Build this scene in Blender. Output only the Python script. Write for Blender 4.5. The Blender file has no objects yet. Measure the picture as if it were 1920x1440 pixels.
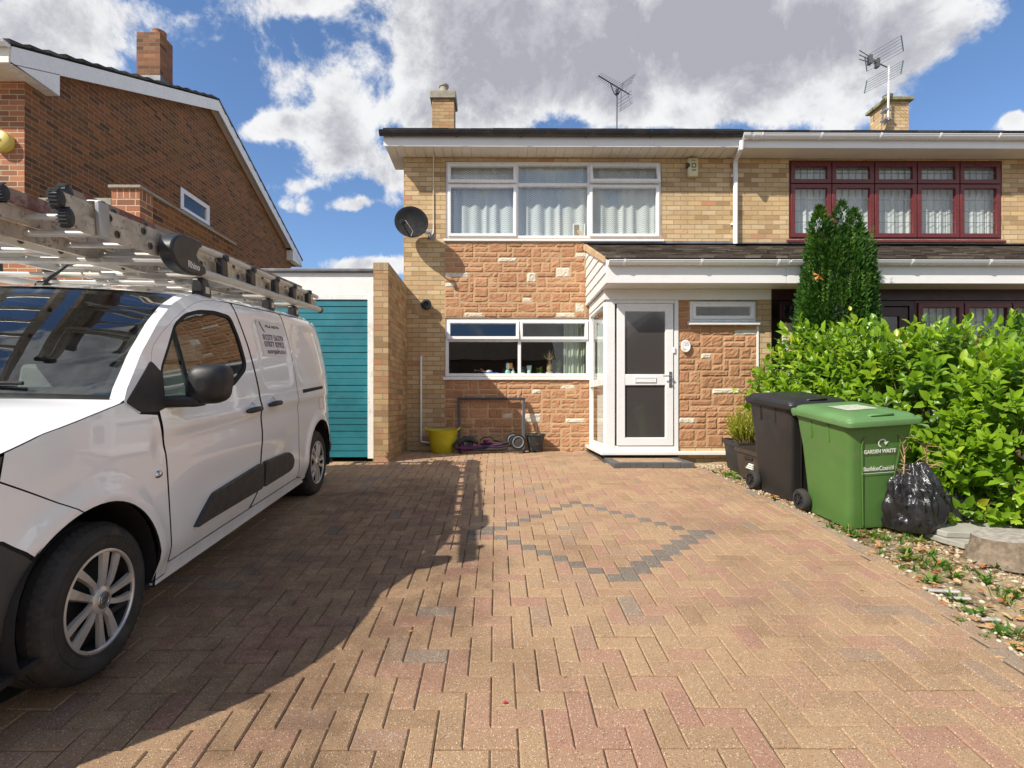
import bpy, bmesh, math, random
import numpy as np
from mathutils import Vector, Matrix, noise as mnoise
from mathutils.geometry import delaunay_2d_cdt
random.seed(7); RNG = np.random.default_rng(7)
R = math.radians
SC = bpy.context.scene; COL = SC.collection
# ------------------------------------------------------------------ camera
F, CX, CY, YAW, CZ = 970.0, 938.0, 757.0, 0.0062, 0.746
cam = bpy.data.cameras.new("camera"); cam_o = bpy.data.objects.new("camera", cam); COL.objects.link(cam_o)
cam.sensor_fit = 'HORIZONTAL'; cam.sensor_width = 36; cam.lens = F/1920*36
cam.shift_x = (960-CX)/1920; cam.shift_y = (CY-720)/1920
cam.clip_start = 0.05; cam.clip_end = 2000
cam_o.location = (0, 0, CZ); cam_o.rotation_euler = (R(90), 0, -YAW)
SC.camera = cam_o
# ------------------------------------------------------------------ sun, sky, exposure
SUN_TO = Vector((-0.512, -0.366, 0.572)).normalized()
sl = bpy.data.lights.new("sun", 'SUN'); sl.energy = 4.4; sl.angle = R(0.53); sl.color = (1.0, 0.93, 0.82)
so = bpy.data.objects.new("sun", sl); COL.objects.link(so)
so.rotation_euler = SUN_TO.to_track_quat('Z', 'Y').to_euler(); so.location = (-6, -6, 12)
SC.view_settings.view_transform = 'Standard'; SC.view_settings.look = 'None'
SC.view_settings.exposure = 0.52; SC.view_settings.gamma = 1.0

class NT:
    """tiny helper for shader node trees"""
    def __init__(s, tree): s.t = tree; s.n = tree.nodes; s.l = tree.links
    def new(s, kind, **kw):
        n = s.n.new(kind)
        for k, v in kw.items(): setattr(n, k, v)
        return n
    def put(s, sock, v):
        if isinstance(v, bpy.types.NodeSocket): s.l.new(v, sock)
        elif v is not None:
            if sock.type == 'RGBA' and not isinstance(v, (int, float)) and len(v) == 3: v = (*v, 1)
            sock.default_value = v
    def math(s, op, a, b=None, c=None, clamp=False):
        n = s.new('ShaderNodeMath', operation=op); n.use_clamp = clamp
        s.put(n.inputs[0], a); s.put(n.inputs[1], b)
        if c is not None: s.put(n.inputs[2], c)
        return n.outputs[0]
    def vmath(s, op, a, b=None):
        n = s.new('ShaderNodeVectorMath', operation=op); s.put(n.inputs[0], a)
        if b is not None: s.put(n.inputs[1], b)
        return n.outputs[0]
    def mix(s, f, a, b, mode='MIX'):
        n = s.new('ShaderNodeMix', data_type='RGBA', blend_type=mode)
        s.put(n.inputs[0], f); s.put(n.inputs[6], a); s.put(n.inputs[7], b); return n.outputs[2]
    def noise(s, vec, scale, detail=4, rough=0.55, dist=0.0):
        n = s.new('ShaderNodeTexNoise'); s.put(n.inputs['Vector'], vec); n.inputs['Scale'].default_value = scale
        n.inputs['Detail'].default_value = detail; n.inputs['Roughness'].default_value = rough; n.inputs['Distortion'].default_value = dist
        return n.outputs['Fac'], n.outputs['Color']
    def ramp(s, fac, stops, interp='LINEAR'):
        n = s.new('ShaderNodeValToRGB'); cr = n.color_ramp; cr.interpolation = interp
        while len(cr.elements) < len(stops): cr.elements.new(0.5)
        for e, (p, c) in zip(cr.elements, stops):
            e.position = p; e.color = (*c, 1) if len(c) == 3 else c
        s.put(n.inputs[0], fac); return n.outputs[0]
    def mr(s, v, a, b, c=0.0, d=1.0, smooth=True):
        n = s.new('ShaderNodeMapRange', interpolation_type='SMOOTHSTEP' if smooth else 'LINEAR')
        s.put(n.inputs[0], v)
        for i, x in enumerate((a, b, c, d)): s.put(n.inputs[i+1], x)
        return n.outputs[0]

def build_world():
    w = bpy.data.worlds.new("World"); SC.world = w; w.use_nodes = True
    T = NT(w.node_tree); T.n.clear()
    out = T.new('ShaderNodeOutputWorld'); bg = T.new('ShaderNodeBackground')
    sky = T.new('ShaderNodeTexSky', sky_type='NISHITA'); sky.sun_disc = False
    sky.sun_elevation = math.asin(SUN_TO.z); sky.sun_rotation = math.atan2(SUN_TO.x, SUN_TO.y)
    sky.air_density = 1.0; sky.dust_density = 0.15; sky.ozone_density = 2.2; sky.altitude = 50
    hsv = T.new('ShaderNodeHueSaturation'); hsv.inputs['Saturation'].default_value = 1.04; hsv.inputs['Value'].default_value = 1.0
    T.l.new(sky.outputs[0], hsv.inputs['Color'])
    blue = T.mix(1.0, hsv.outputs[0], (0.66, 0.72, 0.80), 'MULTIPLY')
    tc = T.new('ShaderNodeTexCoord'); d = tc.outputs['Generated']
    sep = T.new('ShaderNodeSeparateXYZ'); T.l.new(d, sep.inputs[0])
    dy = T.math('MAXIMUM', sep.outputs[1], 0.06)
    u0 = T.math('DIVIDE', sep.outputs[0], dy); v0 = T.math('DIVIDE', sep.outputs[2], dy)
    wf, wc = T.noise(d, 3.2, 6, 0.58)
    ws = T.new('ShaderNodeSeparateColor'); T.l.new(wc, ws.inputs[0])
    u = T.math('ADD', u0, T.math('MULTIPLY', T.math('SUBTRACT', ws.outputs[0], 0.5), 0.16))
    v = T.math('ADD', v0, T.math('MULTIPLY', T.math('SUBTRACT', ws.outputs[1], 0.5), 0.14))
    # clouds: places in the sky (tangent directions seen to the north), width, height, weight
    blobs = [(1200, 20, 400, 105, 1.5), (860, 105, 110, 70, .9), (1020, 165, 200, 60, .95), (1400, 100, 300, 90, 1.2), (1430, 175, 110, 42, .8),
             (1640, 50, 160, 50, .85), (80, 70, 190, 78, 1.3), (645, 200, 42, 62, 1.0), (615, 300, 70, 30, .62), (520, 232, 70, 20, .55),
             (735, 330, 42, 48, .95), (575, 5, 80, 28, .7), (690, 500, 80, 16, .95), (1915, 238, 30, 18, .95), (555, 150, 44, 40, .60), (600, 240, 60, 26, .5), (490, 245, 60, 18, .5), (660, 270, 40, 30, .6), (560, 340, 60, 16, .42), (690, 385, 60, 12, .42),
             (540, 378, 18, 14, .5), (580, 385, 13, 18, .5), (650, 385, 36, 16, .48), (810, 215, 80, 32, .85), (1140, 205, 62, 40, .95),
             (920, 215, 60, 30, .7), (1270, 230, 60, 18, .5)]
    tot = None
    for px, py, rx, ry, wt in blobs:
        a = T.math('MULTIPLY', T.math('SUBTRACT', u, (px-932)/F), F/rx)
        b = T.math('MULTIPLY', T.math('SUBTRACT', v, (CY-py)/F), F/ry)
        q = T.math('ADD', T.math('MULTIPLY', a, a), T.math('MULTIPLY', b, b))
        e = T.math('MULTIPLY', T.math('EXPONENT', T.math('MULTIPLY', q, -0.8)), wt)
        tot = e if tot is None else T.math('ADD', tot, e)
    front = T.mr(sep.outputs[1], 0.06, 0.30)
    nb, _ = T.noise(d, 2.1, 5, 0.55)
    back = T.mr(nb, 0.40, 0.62, 0.0, 1.2)  # unseen clouds behind and beside, thickened to raise the ambient light
    tot = T.math('ADD', T.math('MULTIPLY', tot, front), T.math('MULTIPLY', back, T.math('SUBTRACT', 1., front)))
    n1, _ = T.noise(d, 7.0, 10, 0.64, 0.25)
    n1b, _ = T.noise(T.vmath('ADD', d, (-0.020, 0.0, 0.034)), 7.0, 10, 0.64, 0.25)
    n2, _ = T.noise(d, 19.0, 7, 0.66)
    nn = T.math('ADD', T.math('MULTIPLY', T.math('SUBTRACT', n1, 0.5), 2.3), T.math('MULTIPLY', T.math('SUBTRACT', n2, 0.5), 0.8))
    dens = T.math('ADD', tot, nn)
    mask = T.mr(dens, 0.26, 0.66)
    # thick bases are greyer; lumps are lit on the side towards the sun
    emb = T.math('MULTIPLY', T.math('SUBTRACT', n1, n1b), 4.2)
    thick = T.math('SUBTRACT', T.math('ADD', T.math('MULTIPLY', tot, 0.95), T.math('MULTIPLY', nn, 0.22)), emb)
    ccol = T.ramp(T.mr(thick, 0.25, 1.75, smooth=False), [(0.0, (4.3, 4.33, 4.4)), (0.30, (3.9, 3.92, 4.02)), (0.66, (2.75, 2.78, 2.98)), (1.0, (2.0, 2.03, 2.3))])
    col = T.mix(mask, blue, ccol)
    T.l.new(col, bg.inputs[0]); bg.inputs[1].default_value = 0.15
    T.l.new(bg.outputs[0], out.inputs[0])
    w.cycles.sampling_method = 'MANUAL'; w.cycles.sample_map_resolution = 1024
build_world()

# ------------------------------------------------------------------ measured places
_ca, _sa = math.cos(YAW), math.sin(YAW)
def P(px, py, Y):
    """the point at depth Y (metres north of the camera) that was measured at photo pixel px, py"""
    xc = (px-CX)/F; zc = (CY-py)/F
    dx, dy = xc*_ca+_sa, _ca-xc*_sa
    t = Y/dy
    return Vector((dx*t, Y, CZ+zc*t))
def X(px, Y): return P(px, CY, Y).x
def Z(py, Y, px=1000): return P(px, py, Y).z
KY = [-60, -3, 0, 1.94, 3.09, 4.66, 6.5, 7.3, 8.22, 60]
KZ = [-1.5, -1.1, -.73, -.475, -.348, -.195, -.03, .0, .005, .005]
def gz(y): return float(np.interp(y, KY, KZ))
def gslope(y): return (gz(y+.2)-gz(y-.2))/.4
def G(px, py):
    lo, hi = .3, 40.
    for _ in range(50):
        m = (lo+hi)/2; p = P(px, py, m)
        lo, hi = (m, hi) if p.z > gz(m) else (lo, m)
    return P(px, py, lo)

# ------------------------------------------------------------------ object helpers
WM = {}      # world matrix of every root built from local coordinates
def tag(o, label=None, cat=None, group=None, kind=None):
    if label: o['label'] = label
    if cat: o['category'] = cat
    if group: o['group'] = group
    if kind: o['kind'] = kind
    return o
def thing(name, label, cat, loc, group=None, mat=None):
    """an Empty at the thing's base. mat: its parts are given in local coordinates of this matrix"""
    o = bpy.data.objects.new(name, None); COL.objects.link(o); o.empty_display_size = .2
    if mat is None:
        o.location = loc; WM[o.name] = Matrix.Translation(Vector(loc)).inverted()
    else:
        o.matrix_world = mat; WM[o.name] = Matrix.Identity(4)
    return tag(o, label, cat, group)

class MB:
    def __init__(s): s.v = []; s.f = []; s.m = []; s.tone = []; s.mi = 0; s.t = 0.5
    def add(s, vs, fs, mi=None, tone=None):
        b = len(s.v); s.v.extend([tuple(p) for p in vs]); mi = s.mi if mi is None else mi; tone = s.t if tone is None else tone
        for f in fs: s.f.append(tuple(b+i for i in f)); s.m.append(mi); s.tone.append(tone)
        return s
    def box(s, x0, x1, y0, y1, z0, z1, M=None, **k):
        vs = [(x0,y0,z0),(x1,y0,z0),(x1,y1,z0),(x0,y1,z0),(x0,y0,z1),(x1,y0,z1),(x1,y1,z1),(x0,y1,z1)]
        if M is not None: vs = [M @ Vector(p) for p in vs]
        return s.add(vs, [(0,3,2,1),(4,5,6,7),(0,1,5,4),(1,2,6,5),(2,3,7,6),(3,0,4,7)], **k)
    def quad(s, a, b, c, d, **k): return s.add([a,b,c,d], [(0,1,2,3)], **k)
    def prism(s, poly, axis, a0, a1, **k):
        """poly (list of 2-D points, counter-clockwise) extruded along axis 'x','y','z' from a0 to a1"""
        def p3(q, a): return {'x': (a,q[0],q[1]), 'y': (q[0],a,q[1]), 'z': (q[0],q[1],a)}[axis]
        n = len(poly); vs = [p3(q,a0) for q in poly]+[p3(q,a1) for q in poly]
        return s.add(vs, [tuple(range(n-1,-1,-1)), tuple(range(n,2*n))]+[(i,(i+1)%n,n+(i+1)%n,n+i) for i in range(n)], **k)
    def tube(s, path, r, n=8, caps=True, **k):
        path = [Vector(p) for p in path]; rs = r if isinstance(r, (list,tuple)) else [r]*len(path)
        d0 = (path[1]-path[0]).normalized(); up = Vector((0,0,1)) if abs(d0.z) < .9 else Vector((1,0,0))
        a = d0.cross(up).normalized(); vs = []; fs = []
        for i, p in enumerate(path):
            d = (path[min(i+1,len(path)-1)]-path[max(i-1,0)]).normalized()
            a = (a-d*a.dot(d)).normalized(); b = d.cross(a)
            for j in range(n):
                t = 2*math.pi*j/n; vs.append(p+(a*math.cos(t)+b*math.sin(t))*rs[i])
        for i in range(len(path)-1):
            for j in range(n):
                q = i*n+j; q2 = i*n+(j+1)%n; fs.append((q,q2,q2+n,q+n))
        if caps: fs += [tuple(range(n-1,-1,-1)), tuple(range(len(vs)-n,len(vs)))]
        return s.add(vs, fs, **k)
    def bar(s, a, b, w, h, **k):
        """rectangular bar from a to b, w across, h in the other direction (up-ish)"""
        a = Vector(a); b = Vector(b); d = (b-a).normalized(); up = Vector((0,0,1)) if abs(d.z) < .95 else Vector((0,1,0))
        x = d.cross(up).normalized()*w/2; y = x.cross(d).normalized()*h/2
        vs = [a-x-y,a+x-y,a+x+y,a-x+y,b-x-y,b+x-y,b+x+y,b-x+y]
        return s.add(vs, [(0,3,2,1),(4,5,6,7),(0,1,5,4),(1,2,6,5),(2,3,7,6),(3,0,4,7)], **k)
    def lathe(s, prof, n=24, M=None, caps=True, **k):
        """prof: (r, z) pairs, spun round z, then moved by M"""
        vs = []; fs = []
        for r, z in prof:
            for j in range(n):
                t = 2*math.pi*j/n; vs.append(Vector((r*math.cos(t), r*math.sin(t), z)))
        for i in range(len(prof)-1):
            for j in range(n):
                q = i*n+j; q2 = i*n+(j+1)%n; fs.append((q,q2,q2+n,q+n))
        if caps: fs += [tuple(range(n-1,-1,-1)), tuple(range(len(vs)-n,len(vs)))]
        if M is not None: vs = [M @ p for p in vs]
        return s.add(vs, fs, **k)
    def grid(s, fn, nu, nv, flip=False, **k):
        vs = [fn(i/nu, j/nv) for j in range(nv+1) for i in range(nu+1)]; fs = []
        for j in range(nv):
            for i in range(nu):
                q = j*(nu+1)+i; f = (q,q+1,q+nu+2,q+nu+1); fs.append(f[::-1] if flip else f)
        return s.add(vs, fs, **k)
    def build(s, name, mats, parent=None, smooth=None, bevel=0, seg=2, tone=False, loc=None, uv=True):
        """links everything collected as ONE mesh object; world coordinates unless the root is local"""
        v = np.array([tuple(p) for p in s.v], dtype=float)
        if not isinstance(mats, (list, tuple)): mats = [mats]
        me = bpy.data.meshes.new(name)
        uvco = v
        if parent is None:
            if loc is None: loc = ((v[:,0].min()+v[:,0].max())/2, (v[:,1].min()+v[:,1].max())/2, v[:,2].min())
            v = v-np.array(loc)
        me.from_pydata(v.tolist(), [], s.f); me.update()
        for m in mats: me.materials.append(m)
        nf = len(me.polygons)
        if len(mats) > 1: me.polygons.foreach_set('material_index', np.array(s.m, dtype=np.int32))
        if uv:
            lay = me.uv_layers.new(name='UVMap'); nl = len(me.loops)
            li = np.empty(nl, np.int32); me.loops.foreach_get('vertex_index', li)
            lt = np.empty(nf, np.int32); me.polygons.foreach_get('loop_total', lt)
            nr = np.empty(nf*3); me.polygons.foreach_get('normal', nr); nr = np.abs(nr.reshape(-1,3))
            ax = np.repeat(nr.argmax(1), lt); co = uvco[li]
            U = np.where(ax == 0, co[:,1], co[:,0]); V_ = np.where(ax == 2, co[:,1], co[:,2])
            lay.data.foreach_set('uv', np.stack([U, V_], 1).ravel())
        if tone:
            at = me.attributes.new('tone', 'FLOAT', 'FACE'); at.data.foreach_set('value', np.array(s.tone, dtype=float))
        if smooth is not None:
            me.polygons.foreach_set('use_smooth', np.ones(nf, bool))
            me.set_sharp_from_angle(angle=R(smooth))
        o = bpy.data.objects.new(name, me); COL.objects.link(o)
        if parent is not None:
            o.parent = parent
            if parent.name in WM: o.matrix_parent_inverse = WM[parent.name]
        else: o.location = loc
        if bevel:
            b = o.modifiers.new('edge', 'BEVEL'); b.width = bevel; b.segments = seg; b.limit_method = 'ANGLE'; b.angle_limit = R(35)
            b.harden_normals = False
            me.polygons.foreach_set('use_smooth', np.ones(nf, bool)); me.set_sharp_from_angle(angle=R(50))
        return o

def text_mesh(name, body, size, M, mat, parent=None, depth=0.0006, align='CENTER', sx=1.0, bold=0.0):
    """a line of lettering turned into a mesh; M places its baseline centre (x right, y up)"""
    cu = bpy.data.curves.new(name, 'FONT'); cu.body = body; cu.size = size; cu.align_x = align; cu.extrude = depth; cu.offset = bold
    t = bpy.data.objects.new(name+'_src', cu); COL.objects.link(t)
    dg = bpy.context.evaluated_depsgraph_get(); me = bpy.data.meshes.new_from_object(t.evaluated_get(dg))
    COL.objects.unlink(t); bpy.data.objects.remove(t)
    me.transform(M @ Matrix.Diagonal((sx, 1, 1, 1)))
    me.materials.clear(); me.materials.append(mat); me.name = name
    o = bpy.data.objects.new(name, me); COL.objects.link(o)
    if parent is not None:
        o.parent = parent
        if parent.name in WM: o.matrix_parent_inverse = WM[parent.name]
    return o
def frame_mat(o, x, y, z):
    """matrix with origin o and axes x, y, z"""
    return Matrix(((x[0],y[0],z[0],o[0]),(x[1],y[1],z[1],o[1]),(x[2],y[2],z[2],o[2]),(0,0,0,1)))

# ------------------------------------------------------------------ materials
def principled(name):
    m = bpy.data.materials.new(name); m.use_nodes = True; T = NT(m.node_tree)
    return m, T, T.n['Principled BSDF']
def plain(name, col, rough=.5, metal=0., spec=.5, var=.12, vscale=6., bump=0., bscale=60., coat=0., var2=0., dirt=None, dscale=3., damt=.5, dlo=.52, dhi=.70):
    """painted / plastic / metal surface with soft colour variation, optional dirt patches and fine bump"""
    m, T, b = principled(name)
    tc = T.new('ShaderNodeTexCoord'); co = tc.outputs['Object']
    f, _ = T.noise(co, vscale, 4)
    c = T.mix(T.mr(f, .3, .7), tuple(x*(1-var) for x in col), tuple(min(1, x*(1+var)) for x in col))
    if dirt is not None:
        g, _ = T.noise(co, dscale, 8, .68)
        c = T.mix(T.mr(g, dlo, dhi, 0, damt), c, dirt)
    T.put(b.inputs['Base Color'], c)
    r, _ = T.noise(co, vscale*3, 3)
    T.put(b.inputs['Roughness'], T.mr(r, .2, .8, max(.02, rough-.08), min(1, rough+.08)))
    b.inputs['Metallic'].default_value = metal; b.inputs['Specular IOR Level'].default_value = spec
    b.inputs['Coat Weight'].default_value = coat; b.inputs['Coat Roughness'].default_value = .04
    if bump:
        h, _ = T.noise(co, bscale, 5); bn = T.new('ShaderNodeBump'); bn.inputs['Strength'].default_value = bump
        bn.inputs['Distance'].default_value = .01; T.put(bn.inputs['Height'], h); T.l.new(bn.outputs[0], b.inputs['Normal'])
    return m
def brick(name, stops, mortar, w=.225, h=.075, gap=.010, stain=None, stain_amt=.4, bump=.6, rough=.85, seed=0., moss=None, glow=1.):
    m, T, b = principled(name)
    tc = T.new('ShaderNodeTexCoord'); uv = tc.outputs['UV']
    wob, wc = T.noise(uv, 9, 2); 
    vec = T.vmath('ADD', uv, T.vmath('MULTIPLY', T.vmath('SUBTRACT', wc, (.5,.5,.5)), (.006,.005,0)))
    vec = T.vmath('ADD', vec, (seed, seed*.37, 0))
    def tex():
        n = T.new('ShaderNodeTexBrick'); n.offset = .5; T.put(n.inputs['Vector'], vec)
        n.inputs['Color1'].default_value = (0,0,0,1); n.inputs['Color2'].default_value = (1,1,1,1); n.inputs['Mortar'].default_value = (0,0,0,1)
        n.inputs['Scale'].default_value = 1.0; n.inputs['Brick Width'].default_value = w; n.inputs['Row Height'].default_value = h
        n.inputs['Mortar Size'].default_value = gap/2; n.inputs['Mortar Smooth'].default_value = .25; n.inputs['Bias'].default_value = 0
        return n
    n = tex(); rnd = n.outputs['Color']
    c = T.ramp(rnd, stops)
    f1, _ = T.noise(uv, 60, 5, .7); f2, _ = T.noise(uv, 7, 5, .6)
    c = T.mix(T.mr(f1, .3, .75, 0, .55), c, T.mix(1., c, (.60,.56,.52), 'MULTIPLY'))
    c = T.mix(T.mr(f2, .35, .7, 0, .3), c, T.mix(1., c, (1.25,1.16,1.02), 'MULTIPLY'))
    mc = T.mix(T.mr(f1, .3, .7), mortar, tuple(x*.72 for x in mortar))
    c = T.mix(n.outputs['Fac'], c, mc)
    if stain is not None:
        f3, _ = T.noise(uv, 1.1, 7, .65); c = T.mix(T.mr(f3, .5, .72, 0, stain_amt), c, stain)
    if moss is not None:
        f4, _ = T.noise(uv, 3.2, 8, .7); c = T.mix(T.mr(f4, .58, .72, 0, .7), c, moss)
    T.put(b.inputs['Base Color'], c); b.inputs['Roughness'].default_value = rough; b.inputs['Specular IOR Level'].default_value = .25
    hgt = T.math('ADD', T.math('MULTIPLY', T.math('SUBTRACT', 1., n.outputs['Fac']), 1.), T.math('MULTIPLY', f1, .35))
    bn = T.new('ShaderNodeBump'); bn.inputs['Strength'].default_value = bump; bn.inputs['Distance'].default_value = .008
    T.put(bn.inputs['Height'], hgt); T.l.new(bn.outputs[0], b.inputs['Normal'])
    return m
def toned(name, stops, rough=.85, speck=None, bump=.35, bscale=140., patch=None, patch_amt=.4, pscale=.9, fine=(.72,.7,.68), spec=.3, fscale=90, grain=False):
    """colour picked by each block's own 'tone', with grain, specks and broad patches of dirt"""
    m, T, b = principled(name)
    at = T.new('ShaderNodeAttribute'); at.attribute_name = 'tone'
    tc = T.new('ShaderNodeTexCoord'); co = tc.outputs['Object']
    c = T.ramp(at.outputs['Fac'], stops)
    f1, _ = T.noise(co, fscale, 6, .75)
    c = T.mix(T.mr(f1, .35, .72, 0, .8), c, T.mix(1., c, fine, 'MULTIPLY'))
    if speck is not None:
        v = T.new('ShaderNodeTexVoronoi'); T.put(v.inputs['Vector'], co); v.inputs['Scale'].default_value = 150
        sp = T.new('ShaderNodeSeparateColor'); T.l.new(v.outputs['Color'], sp.inputs[0])
        k = T.math('MULTIPLY', T.math('GREATER_THAN', sp.outputs[0], .80), T.mr(v.outputs['Distance'], .42, .2))
        c = T.mix(T.math('MULTIPLY', k, .72), c, speck)
        k2 = T.math('MULTIPLY', T.math('LESS_THAN', sp.outputs[0], .16), T.mr(v.outputs['Distance'], .45, .25))
        c = T.mix(T.math('MULTIPLY', k2, .75), c, (.07,.055,.045))
    if grain:   # exposed aggregate, rubbed edges, and a stain that also paints the van's shadow deeper
        g1, _ = T.noise(co, 420, 3, .8); c = T.mix(T.mr(g1, .50, .66, 0, .55), c, T.mix(1., c, (.36,.31,.27), 'MULTIPLY')); c = T.mix(T.mr(g1, .44, .30, 0, .5), c, T.mix(1., c, (1.32,1.28,1.2), 'MULTIPLY'))
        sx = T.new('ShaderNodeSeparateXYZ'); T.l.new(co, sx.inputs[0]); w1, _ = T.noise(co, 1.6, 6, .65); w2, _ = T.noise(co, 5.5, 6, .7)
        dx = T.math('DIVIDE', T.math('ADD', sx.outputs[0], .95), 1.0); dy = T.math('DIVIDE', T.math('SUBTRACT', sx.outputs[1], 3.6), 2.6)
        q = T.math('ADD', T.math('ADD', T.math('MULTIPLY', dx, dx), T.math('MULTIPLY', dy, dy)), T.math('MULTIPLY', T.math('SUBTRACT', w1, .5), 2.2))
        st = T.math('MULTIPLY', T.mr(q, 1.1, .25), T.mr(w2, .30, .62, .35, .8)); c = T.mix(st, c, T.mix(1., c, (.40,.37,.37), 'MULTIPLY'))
    if patch is not None:
        f3, _ = T.noise(co, pscale, 7, .62); c = T.mix(T.mr(f3, .46, .74, 0, patch_amt), c, T.mix(1., c, patch, 'MULTIPLY'))
    T.put(b.inputs['Base Color'], c); b.inputs['Roughness'].default_value = rough; b.inputs['Specular IOR Level'].default_value = spec
    f2, _ = T.noise(co, bscale, 5, .7)
    bn = T.new('ShaderNodeBump'); bn.inputs['Strength'].default_value = bump; bn.inputs['Distance'].default_value = .006
    T.put(bn.inputs['Height'], f2); T.l.new(bn.outputs[0], b.inputs['Normal'])
    return m
def glass(name, tint=(.9,.95,.93), ior=1.52, rough=0.0, boost=1.0, wavy=.0):
    """window pane: clear for light, mirror-like by Fresnel (two surfaces)"""
    m = bpy.data.materials.new(name); m.use_nodes = True; T = NT(m.node_tree); T.n.clear()
    out = T.new('ShaderNodeOutputMaterial'); tr = T.new('ShaderNodeBsdfTransparent'); gl = T.new('ShaderNodeBsdfGlossy'); mx = T.new('ShaderNodeMixShader')
    tr.inputs[0].default_value = (*tint, 1); gl.inputs['Color'].default_value = (1,1,1,1); gl.inputs['Roughness'].default_value = rough
    ge = T.new('ShaderNodeNewGeometry'); dt = T.new('ShaderNodeVectorMath', operation='DOT_PRODUCT'); T.l.new(ge.outputs['Normal'], dt.inputs[0]); T.l.new(ge.outputs['Incoming'], dt.inputs[1])
    k = T.math('POWER', T.math('SUBTRACT', 1.0, T.math('ABSOLUTE', dt.outputs['Value'])), 5.0); r0 = ((ior-1)/(ior+1))**2*1.9*boost
    f = T.math('MINIMUM', T.math('ADD', r0, T.math('MULTIPLY', k, 1-r0)), 1.0)
    if wavy:
        tc = T.new('ShaderNodeTexCoord'); h, _ = T.noise(tc.outputs['Object'], 2.0, 1); bn = T.new('ShaderNodeBump')
        bn.inputs['Strength'].default_value = wavy; bn.inputs['Distance'].default_value = .02; T.put(bn.inputs['Height'], h); T.l.new(bn.outputs[0], gl.inputs['Normal'])
    T.put(mx.inputs[0], f); T.l.new(tr.outputs[0], mx.inputs[1]); T.l.new(gl.outputs[0], mx.inputs[2]); T.l.new(mx.outputs[0], out.inputs[0])
    return m
def frosted(name):
    m, T, b = principled(name)
    tc = T.new('ShaderNodeTexCoord'); f, _ = T.noise(tc.outputs['Object'], 160, 3)
    b.inputs['Base Color'].default_value = (.060,.054,.052,1); b.inputs['Roughness'].default_value = .12; b.inputs['Specular IOR Level'].default_value = .9
    bn = T.new('ShaderNodeBump'); bn.inputs['Strength'].default_value = .05; bn.inputs['Distance'].default_value = .003; T.put(bn.inputs['Height'], f); T.l.new(bn.outputs[0], b.inputs['Normal'])
    b.inputs['Coat Weight'].default_value = 1.0; b.inputs['Coat Roughness'].default_value = .0
    return m
def lace(name, col=(.88,.885,.89), alpha=.86, wave=True):
    m = bpy.data.materials.new(name); m.use_nodes = True; T = NT(m.node_tree); T.n.clear()
    out = T.new('ShaderNodeOutputMaterial'); df = T.new('ShaderNodeBsdfDiffuse'); tl = T.new('ShaderNodeBsdfTranslucent'); tr = T.new('ShaderNodeBsdfTransparent')
    df.inputs[0].default_value = (*col,1); tl.inputs[0].default_value = (*col,1)
    m1 = T.new('ShaderNodeMixShader'); m1.inputs[0].default_value = .25; T.l.new(df.outputs[0], m1.inputs[1]); T.l.new(tl.outputs[0], m1.inputs[2])
    m2 = T.new('ShaderNodeMixShader'); T.l.new(tr.outputs[0], m2.inputs[1]); T.l.new(m1.outputs[0], m2.inputs[2])
    if wave:
        tc = T.new('ShaderNodeTexCoord'); sp = T.new('ShaderNodeSeparateXYZ'); T.l.new(tc.outputs['UV'], sp.inputs[0])
        zig = T.math('MULTIPLY', T.math('ABSOLUTE', T.math('SUBTRACT', T.math('FRACT', T.math('MULTIPLY', sp.outputs[0], 16.)), .5)), .05)
        s = T.math('SINE', T.math('MULTIPLY', T.math('ADD', sp.outputs[1], zig), 190.))
        T.put(m2.inputs[0], T.mr(s, -.6, .7, alpha*.74, min(1., alpha+.16)))
    else: m2.inputs[0].default_value = alpha
    T.l.new(m2.outputs[0], out.inputs[0]); return m
def leafmat(name, stops, rough=.3, trans=.35, spec=.5):
    m, T, b = principled(name)
    at = T.new('ShaderNodeAttribute'); at.attribute_name = 'tone'
    c = T.ramp(at.outputs['Fac'], stops)
    T.put(b.inputs['Base Color'], c); b.inputs['Roughness'].default_value = rough; b.inputs['Specular IOR Level'].default_value = spec
    tl = T.new('ShaderNodeBsdfTranslucent'); T.put(tl.inputs[0], T.mix(1., c, (1.6,1.7,.5), 'MULTIPLY'))
    mx = T.new('ShaderNodeMixShader'); mx.inputs[0].default_value = trans
    T.l.new(b.outputs[0], mx.inputs[1]); T.l.new(tl.outputs[0], mx.inputs[2]); T.l.new(mx.outputs[0], T.n['Material Output'].inputs[0])
    return m

M = {}
BUFF = [(0, (0.366, 0.244, 0.128)), (0.1, (0.512, 0.354, 0.183)), (0.25, (0.634, 0.464, 0.256)), (0.42, (0.537, 0.378, 0.201)), (0.58, (0.683, 0.525, 0.317)), (0.72, (0.488, 0.348, 0.195)), (0.86, (0.708, 0.537, 0.329)), (0.95, (0.61, 0.415, 0.244)), (1, (0.537, 0.268, 0.159))]
M['buff'] = brick('buff_brick', BUFF, (.37,.29,.18), gap=.0095, stain=(.28,.20,.11), stain_amt=.35, bump=.9)
M['buff_garage'] = brick('garage_brick', [(0,(.30,.19,.10)),(.3,(.50,.35,.18)),(.55,(.42,.25,.14)),(.8,(.55,.40,.22)),(1,(.43,.20,.11))], (.33,.26,.165), stain=(.16,.11,.06), stain_amt=.45, seed=3.3, gap=.0095, bump=.9)
M['soldier'] = brick('coping_brick', [(0,(.30,.21,.12)),(.5,(.42,.31,.18)),(1,(.36,.24,.13))], (.5,.42,.28), w=.075, h=.6, gap=.012, seed=.02)
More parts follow.
